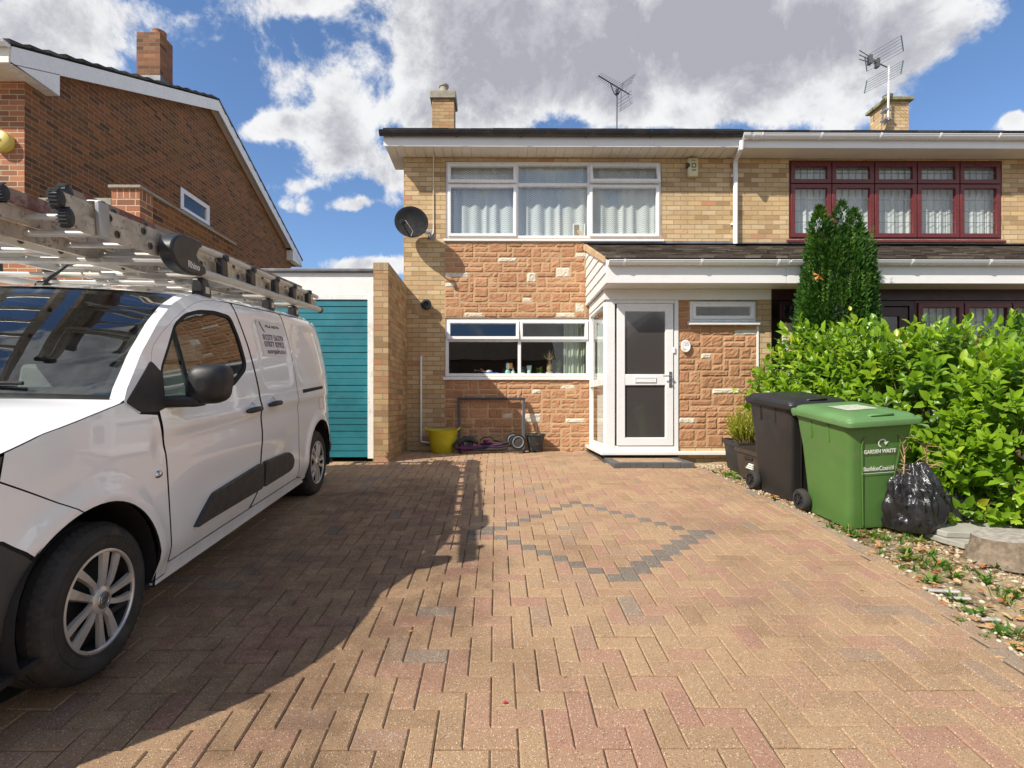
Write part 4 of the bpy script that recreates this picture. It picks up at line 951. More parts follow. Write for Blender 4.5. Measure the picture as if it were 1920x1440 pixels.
def aerial_two():
    Ya = 11.05; T = thing('tv_aerial', 'wide aerial with grid reflector on a short white pole beside the right chimney', 'aerial', P(1665,180,Ya))
    al = plain('aerial_grey', (.14,.14,.14), .5, metal=.5); 
    m = MB(); m.tube([P(1665,225,Ya), P(1667,124,Ya)], .021, 10); m.build('pole', plain('pale_pole', (.70,.70,.70), .4, var=.1), T)
    for pz in (205, 222):
        q = MB(); c = P(1665, pz, Ya); q.box(c.x-.07, c.x+.07, Ya-.02, Ya+.145, c.z-.02, c.z+.02); q.build('bracket', M['grey_metal'], T)
    c = P(1663,126,Ya); a = P(1614,104,Ya-.35); d = (c-a).normalized(); w = d.cross(Vector((0,0,1))).normalized(); up = w.cross(d).normalized(); up = up if up.z > 0 else -up
    b = MB()
    for s in (1, 0, -1): b.tube([a+up*.095*s-d*.05, a.lerp(c,.55)+up*.035*s], .008, 6)
    b.tube([a.lerp(c,.3), c], .013, 6)
    for t in (.34,.62): p = a.lerp(c,t); b.box(p.x-.03,p.x+.03,p.y-.05,p.y+.05,p.z-.10,p.z+.08)
    b.build('boom', al, T)
    r = MB()
    for s in (1, -1):
        q = a.lerp(c,.84); e0 = q+up*s*.10+d*.06; e1 = q+up*s*.40-d*.02
        for wv in (-.36, .36): r.tube([e0+w*wv, e1+w*wv], .010, 6)
        for k in range(6): p = e0.lerp(e1, k/5); r.tube([p-w*.36, p+w*.36], .0035, 5)
    r.build('reflector', plain('aerial_teal', (.02,.06,.065), .5), T)
aerial_two()
def dish():
    T = thing('satellite_dish', 'dark grey satellite dish on the left corner of the upper brick wall', 'satellite dish', P(806,437,YW))
    c = P(771,416,7.92); nrm = Vector((-.30,-.94,.06)).normalized(); xa = Vector((0,0,1)).cross(nrm).normalized(); ya = nrm.cross(xa).normalized()
    ang = R(-28); xa, ya = xa*math.cos(ang)+ya*math.sin(ang), -xa*math.sin(ang)+ya*math.cos(ang)
    MM = frame_mat(c, xa, ya, nrm); prof = [(.001,-.045),(.08,-.043),(.16,-.033),(.24,-.013),(.29,.004),(.297,.004),(.297,-.001),(.24,-.020),(.16,-.040),(.08,-.050),(.001,-.052)]
    d = MB(); d.lathe(prof, 40, MM@Matrix.Diagonal((1.02,.78,1,1)), caps=False); d.build('dish', plain('dish_grey', (.006,.006,.008), .7, var=.2, spec=.18), T, smooth=40)
    am = MB(); f0 = MM@Vector((.09,-.21,-.01)); f1 = MM@Vector((.03,-.10,.26)); am.tube([f0,f1], .012, 8); am.build('arm', M['black_pl'], T)
    l = MB(); dd = (MM@Vector((0,0,0))-f1).normalized(); l.tube([f1-dd*.03,f1+dd*.05,f1+dd*.052],[.03,.036,.02],12); l.build('receiver', M['black_pl'], T, smooth=40)
    cb = MB(); cb.tube([f1, f1+Vector((.05,.03,.03)), MM@Vector((.13,-.12,.05)), MM@Vector((.11,-.2,0)), f0], .006, 6); cb.build('cable', M['upvc_cream'], T, smooth=60)
    k = MB(); wpt = P(808,437,YW); back = MM@Vector((.03,-.05,-.055)); k.tube([back, back+Vector((.03,.08,-.02)), Vector((wpt.x,YW-.05,wpt.z-.02)), Vector((wpt.x,YW-.01,wpt.z-.04))], .017, 8); k.box(wpt.x-.05,wpt.x+.05,YW-.014,YW-.001,wpt.z-.11,wpt.z+.05); k.build('bracket', M['grey_metal'], T, smooth=40)
dish()
def alarm_boxes():
    T = thing('alarm_box', 'cream burglar alarm box under the eaves beside the upstairs window', 'alarm box', P(1297,333,YW))
    x0, x1, z0, z1 = X(1287,YW), X(1307,YW), Z(333,YW), Z(299,YW); zm = (z0+z1)/2; y = YW-.07
    poly = [(x0+.012,z0),(x1-.014,z0),(x1-.003,z0+.09),(x1-.008,zm+.03),(x1,z1-.07),(x1-.006,z1),(x0+.005,z1),(x0,z1-.07),(x0+.008,zm+.03),(x0+.003,z0+.09)]
    b = MB(); b.prism(poly[::-1], 'y', y, YW-.001); cr = plain('cream_plastic', (.62,.57,.36), .45, var=.06); b.build('casing', cr, T, bevel=.01)
    s = MB(); xm = (x0+x1)/2+.008; ring(s, xm-.036, xm+.036, zm-.01, zm+.062, .015, y-.003, y+.001)
    for k, wd in ((-.045,.075),(-.062,.06),(.1,.07)): s.box(xm-wd/2, xm+wd/2, y-.002, y+.001, zm+k, zm+k+.009)
    s.build('emblem', plain('olive_print', (.16,.14,.06), .6), T)
    l = MB(); l.lathe([(.0,-.03),(.03,-.026),(.04,0),(.03,.026),(0,.03)], 12, Matrix.Translation((x0+.004,YW-.05,zm+.03))@Matrix.Rotation(R(90),4,'Y')@Matrix.Diagonal((1.2,.9,1,1)), caps=False); l.build('strobe', plain('teal_lens', (.01,.05,.055), .2), T, smooth=50)
    T2 = thing('alarm_box', 'round yellow alarm box on the front of the red brick house', 'alarm box', P(0,265,7.2))
    c = P(1,264,7.13); MM = Matrix.Translation((c.x,7.199,c.z))@Matrix.Rotation(R(90),4,'X'); d = MB(); d.lathe([(.135,0),(.142,.04),(.136,.085),(.11,.105),(.0,.112)], 32, MM, caps=False); d.build('casing', plain('yellow_plastic', (.70,.55,.13), .4, var=.06), T2, smooth=40)
    text_mesh('lettering', 'dle', .075, frame_mat((c.x+.0,7.199-.1145,c.z-.022),(1,0,0),(0,0,1),(0,-1,0)), plain('grey_print', (.25,.23,.14), .6), T2, depth=.002)
alarm_boxes()
def flue():
    T = thing('boiler_flue', 'round black boiler flue on the brick wall beside the garage wall', 'flue', P(799,575,YW))
    c = P(799,571,YW-.1); MM = Matrix.Translation((c.x,YW+.01,c.z))@Matrix.Rotation(R(90),4,'X'); b = MB(); b.lathe([(.06,0),(.06,.09),(.082,.095),(.084,.12),(.07,.135),(.05,.138),(.048,.10),(0,.10)], 20, MM, caps=False); b.build('pipe', M['black_pl'], T, smooth=35)
    p = MB(); p.box(X(779,YW), X(806,YW), YW-.006, YW+.001, Z(592,YW), Z(571,YW)); p.build('mortar_patch', plain('patch_mortar', (.50,.36,.20), .95, var=.15, bump=.4), T)
flue()
def plaque():
    T = thing('house_number_plaque', 'white oval number plaque with a tiny flower picture on the stone porch wall', 'plaque', P(1286,660,YP))
    c = P(1286,649,YP-.03); MM = frame_mat((c.x,YP-.016,c.z),(1,0,0),(0,0,1),(0,-1,0)); b = MB(); b.lathe([(.064,0),(.066,.012),(.06,.018),(.05,.0165),(0,.0165)], 32, MM@Matrix.Diagonal((1.0,1.28,1,1)), caps=False); b.build('disc', plain('glazed_white', (.82,.82,.82), .15, var=.02), T, smooth=35)
    text_mesh('number', '25', .062, frame_mat((c.x+.010,YP-.034,c.z+.008),(1,0,0),(0,0,1),(0,-1,0)), plain('grey_glaze', (.42,.42,.46), .3), T)
    f = MB(); rg = random.Random(2)
    for k in range(16): x, z = c.x-.016+rg.gauss(0,.012), c.z-.042+rg.gauss(0,.012); f.lathe([(.006,0),(0,.001)], 6, frame_mat((x,YP-.0335,z),(1,0,0),(0,0,1),(0,-1,0)))
    f.build('flower_motif', plain('olive_glaze', (.45,.40,.14), .4, var=.3), T)
plaque()
# ------------------------------------------------------------------ the white van and its roof rack
_O = P(192, 1274, 2.2); _Rr = P(598, 928, 5.2); _u = (_Rr-_O); WB = _u.length; _u.normalize()
_lat = Vector((_u.y, -_u.x, 0)).normalized(); _up = _lat.cross(_u)
VAN_M = frame_mat(_O-_lat*.90, _lat, _u, _up)      # local: x to the visible side, y to the rear, z up, origin under the front axle
GT = [(-.62,.90),(-.45,.992),(-.335,1.03),(-.21,1.076),(0,1.12),(.21,1.16),(.25,1.222),(.40,1.383),(.60,1.543),(.77,1.648),(.93,1.711),(1.10,1.747),(1.35,1.765),(2.0,1.775),(2.7,1.778),(3.2,1.768),(3.42,1.715),(3.55,1.61),(3.63,1.45),(3.68,1.1),(3.70,.3)]
def gtop(y): return float(np.interp(y, [q[0] for q in GT], [q[1] for q in GT]))
def sst(a, b, v):
    t = min(1, max(0, (v-a)/(b-a))) if b != a else 0; return t*t*(3-2*t)
def rrect(y, z, y0, y1, z0, z1, r=.10, e=.03):
    """1 inside a rounded rectangle, 0 outside, soft edge e"""
    dx = max(y0+r-y, 0, y-(y1-r)); dz = max(z0+r-z, 0, z-(z1-r)); d = r-math.hypot(dx, dz)
    return sst(0, e, d)
def hw(y, z):
    b = .925-.04*sst(.42, .24, z)
    if z > 1.02: t = z-1.02; b -= .06*t+.165*t*t
    zt = gtop(max(y, .26)) if y < 3.3 else 1.765
    rr = .085; kk = sst(.92, 1.35, y)
    if kk > 0:
        q = (z-(zt-rr))/rr
        if q > 0: b -= .055*kk*(1-math.sqrt(max(0, 1-min(q,1)**2)))
    if y < .15: b *= math.sqrt(max(.02, 1-min(.98, ((.15-y)/1.06)**2.7)))
    if y > 3.05: b -= .115*((y-3.05)/.65)**2.4
    for cy in (0., WB):
        d = math.hypot(y-cy, z-.37); b += .018*math.exp(-((d-.41)/.045)**2)*sst(.2,.45,z)
    if .4 < y < 3.7: b += .011*math.exp(-((z-1.005)/.035)**2)*sst(.4,.7,y)*sst(3.6,3.2,y) - .006*math.exp(-((z-.93)/.06)**2)
    b -= .016*sst(.80, .60, z)*sst(.5, .9, y)*sst(2.5,2.2,y)*sst(.25,.45,z)
    b -= .014*rrect(y, z, 1.74, 2.36, 1.13, 1.665, .09)
    b -= .014*rrect(y, z, 2.49, 3.36, 1.13, 1.665, .16)
    return b
def spt(y, z, off=0., sgn=1):
    return Vector((sgn*(hw(y, z)+off), y, z))
def inpoly(p, poly):
    x, y = p; c = False; n = len(poly); j = n-1
    for i in range(n):
        a, b = poly[i], poly[j]
        if (a[1] > y) != (b[1] > y) and x < (b[0]-a[0])*(y-a[1])/(b[1]-a[1])+a[0]: c = not c
        j = i
    return c
def inset(poly, d):
    n = len(poly); out = []; A = sum(poly[i][0]*poly[(i+1)%n][1]-poly[(i+1)%n][0]*poly[i][1] for i in range(n)); s = 1 if A > 0 else -1
    for i in range(n):
        a, b, c = Vector(poly[i-1]), Vector(poly[i]), Vector(poly[(i+1)%n]); d1 = (b-a).normalized(); d2 = (c-b).normalized()
        n1 = Vector((-d1.y, d1.x))*s; n2 = Vector((-d2.y, d2.x))*s; m = (n1+n2)
        if m.length < 1e-6: m = n1
        m.normalize(); k = d/max(.35, m.dot(n1)); q = b+m*k; out.append((q.x, q.y))
    return out
def dens(poly, h, closed=True):
    out = []; n = len(poly)
    for i in range(n if closed else n-1):
        a, b = poly[i], poly[(i+1)%n]; L = math.hypot(b[0]-a[0], b[1]-a[1]); k = max(1, int(L/h))
        out += [(a[0]+(b[0]-a[0])*t/k, a[1]+(b[1]-a[1])*t/k) for t in range(k)]
    if not closed: out.append(poly[-1])
    return out
def rounded(poly, r, n=4):
    out = []; m = len(poly)
    for i in range(m):
        a, b, c = Vector(poly[i-1]), Vector(poly[i]), Vector(poly[(i+1)%m]); k = min(r, (a-b).length*.45, (c-b).length*.45)
        p, q = b+(a-b).normalized()*k, b+(c-b).normalized()*k
        for t in range(n+1): s = t/n; v = p*(1-s)**2+b*2*s*(1-s)+q*s*s; out.append((v.x, v.y))
    return out
def cdt(outline, holes=(), h=.035):
    loops = [dens(outline, h)]+[dens(q, h) for q in holes]; pts = []; edges = []
    for lp in loops:
        b = len(pts); pts += lp; edges += [(b+i, b+(i+1)%len(lp)) for i in range(len(lp))]
    xs = [p[0] for p in outline]; ys = [p[1] for p in outline]; arr = np.array(pts)
    y = min(ys)+h*.5; row = 0
    while y < max(ys):
        x = min(xs)+h*(.5 if row % 2 else 0.); row += 1
        while x < max(xs):
            if inpoly((x,y), outline) and not any(inpoly((x,y), q) for q in holes) and ((arr-[x,y])**2).sum(1).min() > (h*.45)**2: pts.append((x,y))
            x += h
        y += h*.87
    r = delaunay_2d_cdt([Vector(p) for p in pts], edges, [], 0, 1e-5); V_, Fc = r[0], r[2]
    fs = []
    for f in Fc:
        c = ((V_[f[0]].x+V_[f[1]].x+V_[f[2]].x)/3, (V_[f[0]].y+V_[f[1]].y+V_[f[2]].y)/3)
        if inpoly(c, outline) and not any(inpoly(c, q) for q in holes): fs.append(tuple(f))
    return [(v.x, v.y) for v in V_], fs, loops
def panel(mb, outline, holes=(), off=0., h=.035, skirt=0., sgn=1, fn=None):
    vs, fs, loops = cdt(outline, holes, h)
    fn = fn or (lambda a, b, o: spt(a, b, o, sgn))
    if sgn > 0: fs = [f for f in fs]
    else: fs = [f[::-1] for f in fs]
    mb.add([fn(a, b, off) for a, b in vs], fs)
    if skirt:
        for lp in loops:
            n = len(lp); w = [fn(a, b, off) for a, b in lp]+[fn(a, b, off-skirt) for a, b in lp]
            q = [(i, n+i, n+(i+1)%n, (i+1)%n) for i in range(n)]; mb.add(w, q if sgn > 0 else [f[::-1] for f in q])
def arc(cy, cz, r, a0, a1, n=18): return [(cy+r*math.cos(R(a0+(a1-a0)*i/n)), cz+r*math.sin(R(a0+(a1-a0)*i/n))) for i in range(n+1)]
def van():
    paint, Tp, bp = principled('van_white_paint')
    tc = Tp.new('ShaderNodeTexCoord'); f, _ = Tp.noise(tc.outputs['Object'], 2.5, 6, .65); sepz = Tp.new('ShaderNodeSeparateXYZ'); Tp.l.new(tc.outputs['Object'], sepz.inputs[0])
    low = Tp.math('MULTIPLY', Tp.mr(sepz.outputs[2], .75, .25), Tp.mr(f, .35, .65, .1, .5))
    Tp.put(bp.inputs['Base Color'], Tp.mix(low, (.88,.88,.885), (.62,.57,.50))); bp.inputs['Roughness'].default_value = .32; bp.inputs['Coat Weight'].default_value = 1.; bp.inputs['Coat Roughness'].default_value = .03; bp.inputs['Specular IOR Level'].default_value = .5
    trim = plain('van_grey_trim', (.035,.033,.031), .55, var=.12, bump=.08, bscale=300, dirt=(.10,.09,.07), damt=.25)
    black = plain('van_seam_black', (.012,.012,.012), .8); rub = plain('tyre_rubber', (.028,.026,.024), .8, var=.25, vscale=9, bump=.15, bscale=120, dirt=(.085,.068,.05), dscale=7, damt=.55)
    silver = plain('wheel_trim_silver', (.62,.60,.57), .34, metal=.55, var=.08, dirt=(.33,.26,.18), dscale=9, damt=.45)
    mblk = plain('mirror_black', (.017,.017,.019), .48, var=.1, bump=.05, bscale=300)
    T = thing('van', 'white panel van parked on the block paving, carrying ladders on its roof rack', 'van', (0,0,0), mat=VAN_M)
    def P_(mb, name, m, par=T, smooth=40, **k): return mb.build(name, m, par, smooth=smooth, **k)
    win = rounded([(.50,1.125),(.515,1.30),(.74,1.545),(.88,1.612),(1.05,1.648),(1.25,1.660),(1.445,1.645),(1.488,1.50),(1.508,1.33),(1.475,1.275),(1.27,1.18),(1.0,1.15)], .045, 4)
    fa = lambda a0, a1: arc(0, .37, .385, a0, a1); ra = lambda a0, a1: arc(WB, .37, .39, a0, a1)
    topc = dens([(y, gtop(y)-.0005) for y in np.linspace(.215, 3.3, 60)], .06, closed=False)
    SEAM = rounded([(.44,1.098),(.440,1.20),(.448,1.318),(.488,1.408),(.60,1.487),(.72,1.553),(.86,1.622),(1.0,1.677),(1.14,1.712),(1.30,1.731),(1.52,1.738)], .03, 2)[3:-3]
    for sgn in (1, -1):
        # black backing sheet, its colour painting the shade in the panel gaps
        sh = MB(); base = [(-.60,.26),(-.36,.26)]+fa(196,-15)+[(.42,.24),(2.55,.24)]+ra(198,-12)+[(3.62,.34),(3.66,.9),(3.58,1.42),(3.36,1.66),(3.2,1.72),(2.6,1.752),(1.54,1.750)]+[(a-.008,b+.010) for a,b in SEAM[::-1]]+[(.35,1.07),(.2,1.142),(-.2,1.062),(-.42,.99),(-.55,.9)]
        panel(sh, base, [win], off=-.009, sgn=sgn, h=.05); P_(sh, 'gap_backing', black)
        wing = [(-.352,.935),(-.333,1.0295),(-.21,1.0755),(0,1.1195),(.212,1.1595),(.305,1.098),(.437,1.08),(.478,.88),(.484,.55),(.484,.262),(.372,.262)]+fa(-13,102)
        pw = MB(); panel(pw, inset(wing, .0014), sgn=sgn); P_(pw, 'front_wing', paint)
        bw = [(-.354,.932)]+fa(102.4,136)[0:]+[(-.355,.725),(-.44,.76),(-.58,.80),(-.60,.86),(-.45,.90)]
        pb = MB(); panel(pb, inset(bw, .0014), sgn=sgn); P_(pb, 'front_bumper', paint)
        kb = [(-.36,.716)]+fa(138,198)+[(-.40,.20),(-.62,.20),(-.63,.60),(-.585,.79),(-.44,.75)]
        pk = MB(); panel(pk, inset(kb, .002), off=.003, sgn=sgn, skirt=.02); P_(pk, 'bumper_corner', trim)
        hl = [(-.336,1.024),(-.358,.935),(-.40,.86),(-.55,.84),(-.60,.885),(-.46,.982)]
        ph = MB(); panel(ph, inset(hl, .003), off=.002, sgn=sgn); P_(ph, 'headlight', plain('headlamp', (.03,.04,.05), .08, coat=1., var=.3, vscale=20))
        door = rounded([(.455,1.10),(.488,.88),(.492,.55),(.492,.318),(1.44,.318),(1.57,.42),(1.632,.60),(1.638,.9),(1.622,1.14),(1.578,1.45),(1.518,1.737)]+SEAM[::-1], .012, 2)
        pd = MB(); panel(pd, inset(door, .0022), [win], sgn=sgn, h=.03); Dr = P_(pd, 'front_door', paint)
        slide = rounded([(1.642,1.14),(1.658,.9),(1.652,.60),(1.60,.43),(1.47,.318),(2.405,.318),(2.412,.6),(2.412,1.06),(2.415,1.42),(2.40,1.742),(1.532,1.737),(1.597,1.45)], .03, 3)
        ps = MB(); panel(ps, inset(slide, .0022), sgn=sgn, h=.03); Sd = P_(ps, 'sliding_door', paint)
        rail = topc+[(3.30,1.744),(2.42,1.748),(2.40,1.748),(1.535,1.744)]+SEAM[::-1]+[(.305,1.100),(.213,1.1595)]
        pr = MB(); panel(pr, inset(rail, -.0006), sgn=sgn, h=.03); P_(pr, 'roof_rail_panel', paint)
        quarter = [(2.418,1.74),(2.418,.6),(2.412,.318),(2.50,.30),(2.56,.262)]+ra(196,4)+[(3.43,.41),(3.44,.60),(3.70,.60),(3.685,1.1),(3.635,1.45),(3.55,1.61),(3.42,1.71),(3.30,1.738)]
        pq = MB(); panel(pq, inset(quarter, .0014), sgn=sgn, h=.03); P_(pq, 'rear_quarter', paint)
        rb = MB(); panel(rb, [(3.395,.34),(3.435,.60),(3.72,.60),(3.74,.45),(3.70,.34)], off=.006, skirt=.02, sgn=sgn); P_(rb, 'rear_bumper', trim)
        sill = [(.372,.235),(.37,.256),(.484,.256),(.49,.312),(2.41,.312),(2.50,.294),(2.56,.256),(2.58,.235)]
        pi = MB(); panel(pi, sill, off=.004, skirt=.03, sgn=sgn); P_(pi, 'sill', paint)
        # seal, glass, quarter bar, mirror corner
        sl_ = MB(); wi = inset(win, .022); panel(sl_, win, [wi], off=-.004, sgn=sgn, h=.03, skirt=.012); P_(sl_, 'window_seal', black, Dr)
        bar = MB(); panel(bar, [(.742,1.13),(.775,1.13),(.745,1.545),(.712,1.525)], off=-.006, sgn=sgn); P_(bar, 'quarter_bar', black, Dr)
        gl = MB(); panel(gl, wi, off=-.012, sgn=sgn, h=.06); P_(gl, 'window', M['glassd'], Dr)
        tri = [(.222,1.158),(.312,1.104),(.44,1.095),(.52,1.112),(.505,1.17),(.53,1.28),(.455,1.345)]
        tr = MB(); panel(tr, rounded(tri, .015, 2), off=.004, skirt=.012, sgn=sgn); P_(tr, 'mirror_corner', trim)
        for par, poly in ((Dr, [(.70,.425),(.93,.562),(1.60,.602),(1.628,.60),(1.60,.44),(1.58,.425)]), (Sd, [(1.668,.603),(2.13,.592),(2.215,.555),(2.25,.50),(2.215,.445),(2.13,.43),(1.625,.425),(1.645,.47)])):
            st = MB(); panel(st, rounded(poly, .02, 3), off=.030, skirt=.034, sgn=sgn); P_(st, 'rubbing_strip', trim, par, smooth=60)
        for par, (y, z) in ((Dr, (1.47,1.008)), (Sd, (1.84,1.02))):
            cup = MB(); q = spt(y, z, 0, sgn); cup.lathe([(.042,.0),(.03,-.012),(0,-.016)], 16, frame_mat((q.x+sgn*.002,q.y,q.z+.008),(0,1,0),(0,0,1),(sgn,0,0)), caps=False); P_(cup, 'handle_recess', paint, par)
            hd = MB(); hd.tube([spt(y-.10,z-.006,.010,sgn), spt(y-.07,z,.030,sgn), spt(y,z+.003,.036,sgn), spt(y+.07,z,.030,sgn), spt(y+.10,z-.004,.010,sgn)], [.012,.019,.020,.019,.012], 10); P_(hd, 'door_handle', trim, par, smooth=60)
        rl = MB(); panel(rl, [(2.55,1.052),(3.16,1.06),(3.16,1.088),(2.55,1.085)], off=.001, sgn=sgn); P_(rl, 'door_track', black)
        ff = MB(); q = rounded([(3.02,.86),(3.17,.86),(3.17,.98),(3.02,.98)], .03, 3); ff.tube([spt(a,b,.0005,sgn) for a,b in q]+[spt(*q[0],.0005,sgn)], .0022, 5); P_(ff, 'fuel_flap', plain('seam_grey', (.3,.3,.3), .6))
        ind = MB(); q = spt(.412,.79,.0,sgn); ind.lathe([(.0,.012),(.012,.012),(.018,.008),(.024,.003),(.024,-.004)], 18, frame_mat(q,(0,1.25,0),(0,0,.8),(sgn,0,0)), caps=False); P_(ind, 'side_repeater', plain('chrome', (.7,.7,.7), .12, metal=1.), smooth=50)
        # wing mirror
        c = Vector((sgn*1.082, .60, 1.224)); mm = MB(); n = 20; rings = []
        for k, (dy, sx, sz) in enumerate([(-.075,.25,.3),(-.07,.62,.62),(-.045,.9,.9),(0,1,1),(.045,1.0,1.0),(.07,.97,.97)]):
            for j in range(n):
                a = 2*math.pi*j/n; e = 3.4; ca_, sa_ = math.cos(a), math.sin(a)
                rx = .098*sx*math.copysign(abs(ca_)**(2/e), ca_); rz = .105*sz*math.copysign(abs(sa_)**(2/e), sa_)
                mm.v.append((c.x+sgn*(rx+.012*(rz/.1)), c.y+dy+.12*abs(rx)*(1 if rx*1 > 0 else .2), c.z+rz))
        for k in range(5):
            for j in range(n):
                f_ = (k*n+j, k*n+(j+1)%n, (k+1)*n+(j+1)%n, (k+1)*n+j); mm.f.append(f_ if sgn > 0 else f_[::-1]); mm.m.append(0); mm.tone.append(.5)
        mm.f.append(tuple(range(n))); mm.m.append(0); mm.tone.append(0); mm.f.append(tuple(range(5*n,6*n))); mm.m.append(0); mm.tone.append(0)
        mir = P_(mm, 'wing_mirror', mblk, smooth=60)
        ar = MB(); ar.prism([(sgn*.895,.49),(sgn*1.06,.545),(sgn*1.06,.64),(sgn*.895,.66)] if sgn > 0 else [(sgn*.895,.66),(sgn*1.06,.64),(sgn*1.06,.545),(sgn*.895,.49)], 'z', 1.108, 1.165); ar.lathe([(.055,0),(.06,.01),(.05,.045),(.03,.06),(0,.062)], 18, frame_mat(spt(.50,1.145,.0,sgn),(0,1,0),(0,0,1),(sgn,0,0)), caps=False) if False else None; ar.build('mirror_arm', mblk, mir, bevel=.016, seg=3)
        # wheel housings
        for cy in (0., WB):
            hs = MB(); nn = 20; 
            for k in range(nn):
                a0, a1 = R(-20+220*k/nn), R(-20+220*(k+1)/nn); r = .392
                hs.quad((sgn*.905,cy+r*math.cos(a0),.37+r*math.sin(a0)),(sgn*.905,cy+r*math.cos(a1),.37+r*math.sin(a1)),(sgn*.60,cy+r*math.cos(a1),.37+r*math.sin(a1)),(sgn*.60,cy+r*math.cos(a0),.37+r*math.sin(a0)))
            hs.lathe([(.4,0),(0,0)], 20, Matrix.Translation((sgn*.6,cy,.37))@Matrix.Rotation(R(90),4,'Y'), caps=False); P_(hs, 'wheel_housing', black)
    # roof, bonnet, screen
    def edge(t): y = .215+(.965-.215)*t; z = gtop(y); return y, z, hw(y, z)
    def cen(t): return (.03+(.735-.03)*t-.035*math.sin(math.pi*t)*.8, 1.205+(1.728-1.205)*t+.035*math.sin(math.pi*t)*.6)
    def ws(s, t):
        y, z, x = edge(t); cy, cz = cen(t); a = abs(s); return Vector((x*s, cy+(y-cy)*a**2.0, cz+(z-cz)*a**3))
    for nm, s0, s1, t0, t1, m, off in (('windscreen', -.945, .945, .015, .985, M['glassd'], 0), ('windscreen_pillar', .945, 1., 0, 1, paint, 0), ('windscreen_pillar', -1., -.945, 0, 1, paint, 0)):
        g = MB(); g.grid(lambda a, b: ws(s0+(s1-s0)*a, t0+(t1-t0)*b), 30 if m != paint else 5, 22); o = P_(g, nm, m, smooth=60)
        if nm == 'windscreen':
            fr = MB(); N = 24
            for (a0,a1,b0,b1) in ((-.948,.948,.0,.06),(-.948,.948,.955,1.0),(-.948,-.905,.06,.955),(.905,.948,.06,.955)):
                fr.grid(lambda a, b: ws(a0+(a1-a0)*a, b0+(b1-b0)*b)+Vector((0,.006,-.007)), N, 6)
            P_(fr, 'screen_border', black, o)
    def roofp(a, b):
        s = a*2-1; t = b; ye = .965+(3.36-.965)*t; yc = .735+(3.50-.735)*t; aa = abs(s); y = yc+(ye-yc)*aa**2
        ze = gtop(ye)-.002; x = hw(ye, gtop(ye)); cz = 1.728+.108*sst(-.04,.24,t)-.035*sst(.75,1,t)-.015*t
        cz = max(cz, ze+.012); rib = .006*sst(.02,.1,t)*sum(math.exp(-((aa-q)/.05)**2) for q in (.3,.66))
        return Vector((x*s, y, cz+(ze-cz)*aa**3.2-rib*(1-aa)))
    g = MB(); g.grid(roofp, 40, 50); P_(g, 'roof', paint, smooth=60)
    def bon(a, b):
        s = a*2-1; aa = abs(s); y1, z1, x1 = edge(0); cy, cz = cen(0)
        ye = .215+(-.45-.215)*b; yc = cy-.012+(-.83-cy)*b; y = yc+(ye-yc)*aa**2.2; ze = gtop(ye)+.001; x = hw(ye, gtop(ye))-.004
        czz = 1.19-.02*b-.20*b**2.2; return Vector((x*s, y, czz+(ze-czz)*aa**3))
    g = MB(); g.grid(bon, 36, 24, flip=True); P_(g, 'bonnet', paint, smooth=60)
    FB = [(-.45,.99),(-.60,.87),(-.63,.60),(-.62,.20)]; FC = [(-.83,.97),(-.90,.80),(-.93,.55),(-.90,.20)]
    def front(a, b, t0=0., t1=1.):
        s = a*2-1; aa = abs(s); t = (t0+(t1-t0)*b)*3; i = min(2, int(t)); k = t-i
        ey, ez = [FB[i][q]+(FB[i+1][q]-FB[i][q])*k for q in (0,1)]; cy, cz = [FC[i][q]+(FC[i+1][q]-FC[i][q])*k for q in (0,1)]
        return Vector((hw(ey, min(ez,gtop(ey)))*s, cy+(ey-cy)*aa**2.2, cz+(ez-cz)*aa**2))
    g = MB(); g.grid(lambda a, b: front(a, b, 0, .5), 30, 8, flip=True); P_(g, 'front_panel', paint, smooth=60)
    g = MB(); g.grid(lambda a, b: front(a, b, .5, 1.), 30, 8, flip=True); P_(g, 'lower_bumper', trim, smooth=60)
    g = MB(); g.grid(lambda a, b: front(.2+.6*a, b, .18, .42)+Vector((0,-.012,0)), 20, 6, flip=True); P_(g, 'front_grille', black, smooth=60)
    def back(a, b):
        s = a*2-1; z = .36+(1.70-.36)*b; ye = float(np.interp(z, [.3,1.1,1.45,1.61,1.71], [3.70,3.68,3.63,3.55,3.42])); return Vector((hw(ye, z)*s, ye+.07*(1-abs(s)**3), z))
    g = MB(); g.grid(back, 24, 20); P_(g, 'rear_door', paint, smooth=60)
    g = MB(); g.box(-.88,.88,-.55,3.6,.235,.26); g.box(-.80,.80,.42,2.56,.2,.24); P_(g, 'underbody', black)
    # cab
    cab = plain('cab_grey', (.05,.055,.06), .7, var=.2); seat = plain('seat_cloth', (.16,.17,.17), .9, var=.15); quilt = plain('quilted_cover', (.42,.43,.40), .8, var=.12)
    g = MB(); g.box(-.80,.80,.34,.78,.80,1.10); g.box(-.80,.80,.10,.40,1.0,1.165); g.box(-.15,.25,.62,.80,1.08,1.16); g.build('dashboard', cab, T, bevel=.03)
    g = MB(); g.quad((-.84,1.74,.28),(.84,1.74,.28),(.80,1.74,1.72),(-.80,1.74,1.72)); g.build('bulkhead', plain('bulkhead_grey', (.12,.125,.13), .8), T)
    for xs in (.42, -.42, .02):
        g = MB(); g.box(xs-.23,xs+.23,.95,1.45,.55,.72); g.prism([(1.36,.70),(1.52,.70),(1.66,1.30),(1.54,1.32)], 'x', xs-.23, xs+.23); g.prism([(1.55,1.34),(1.65,1.34),(1.68,1.52),(1.59,1.52)], 'x', xs-.13, xs+.13); g.build('seat', seat if xs != .42 else quilt, T, bevel=.035, seg=3)
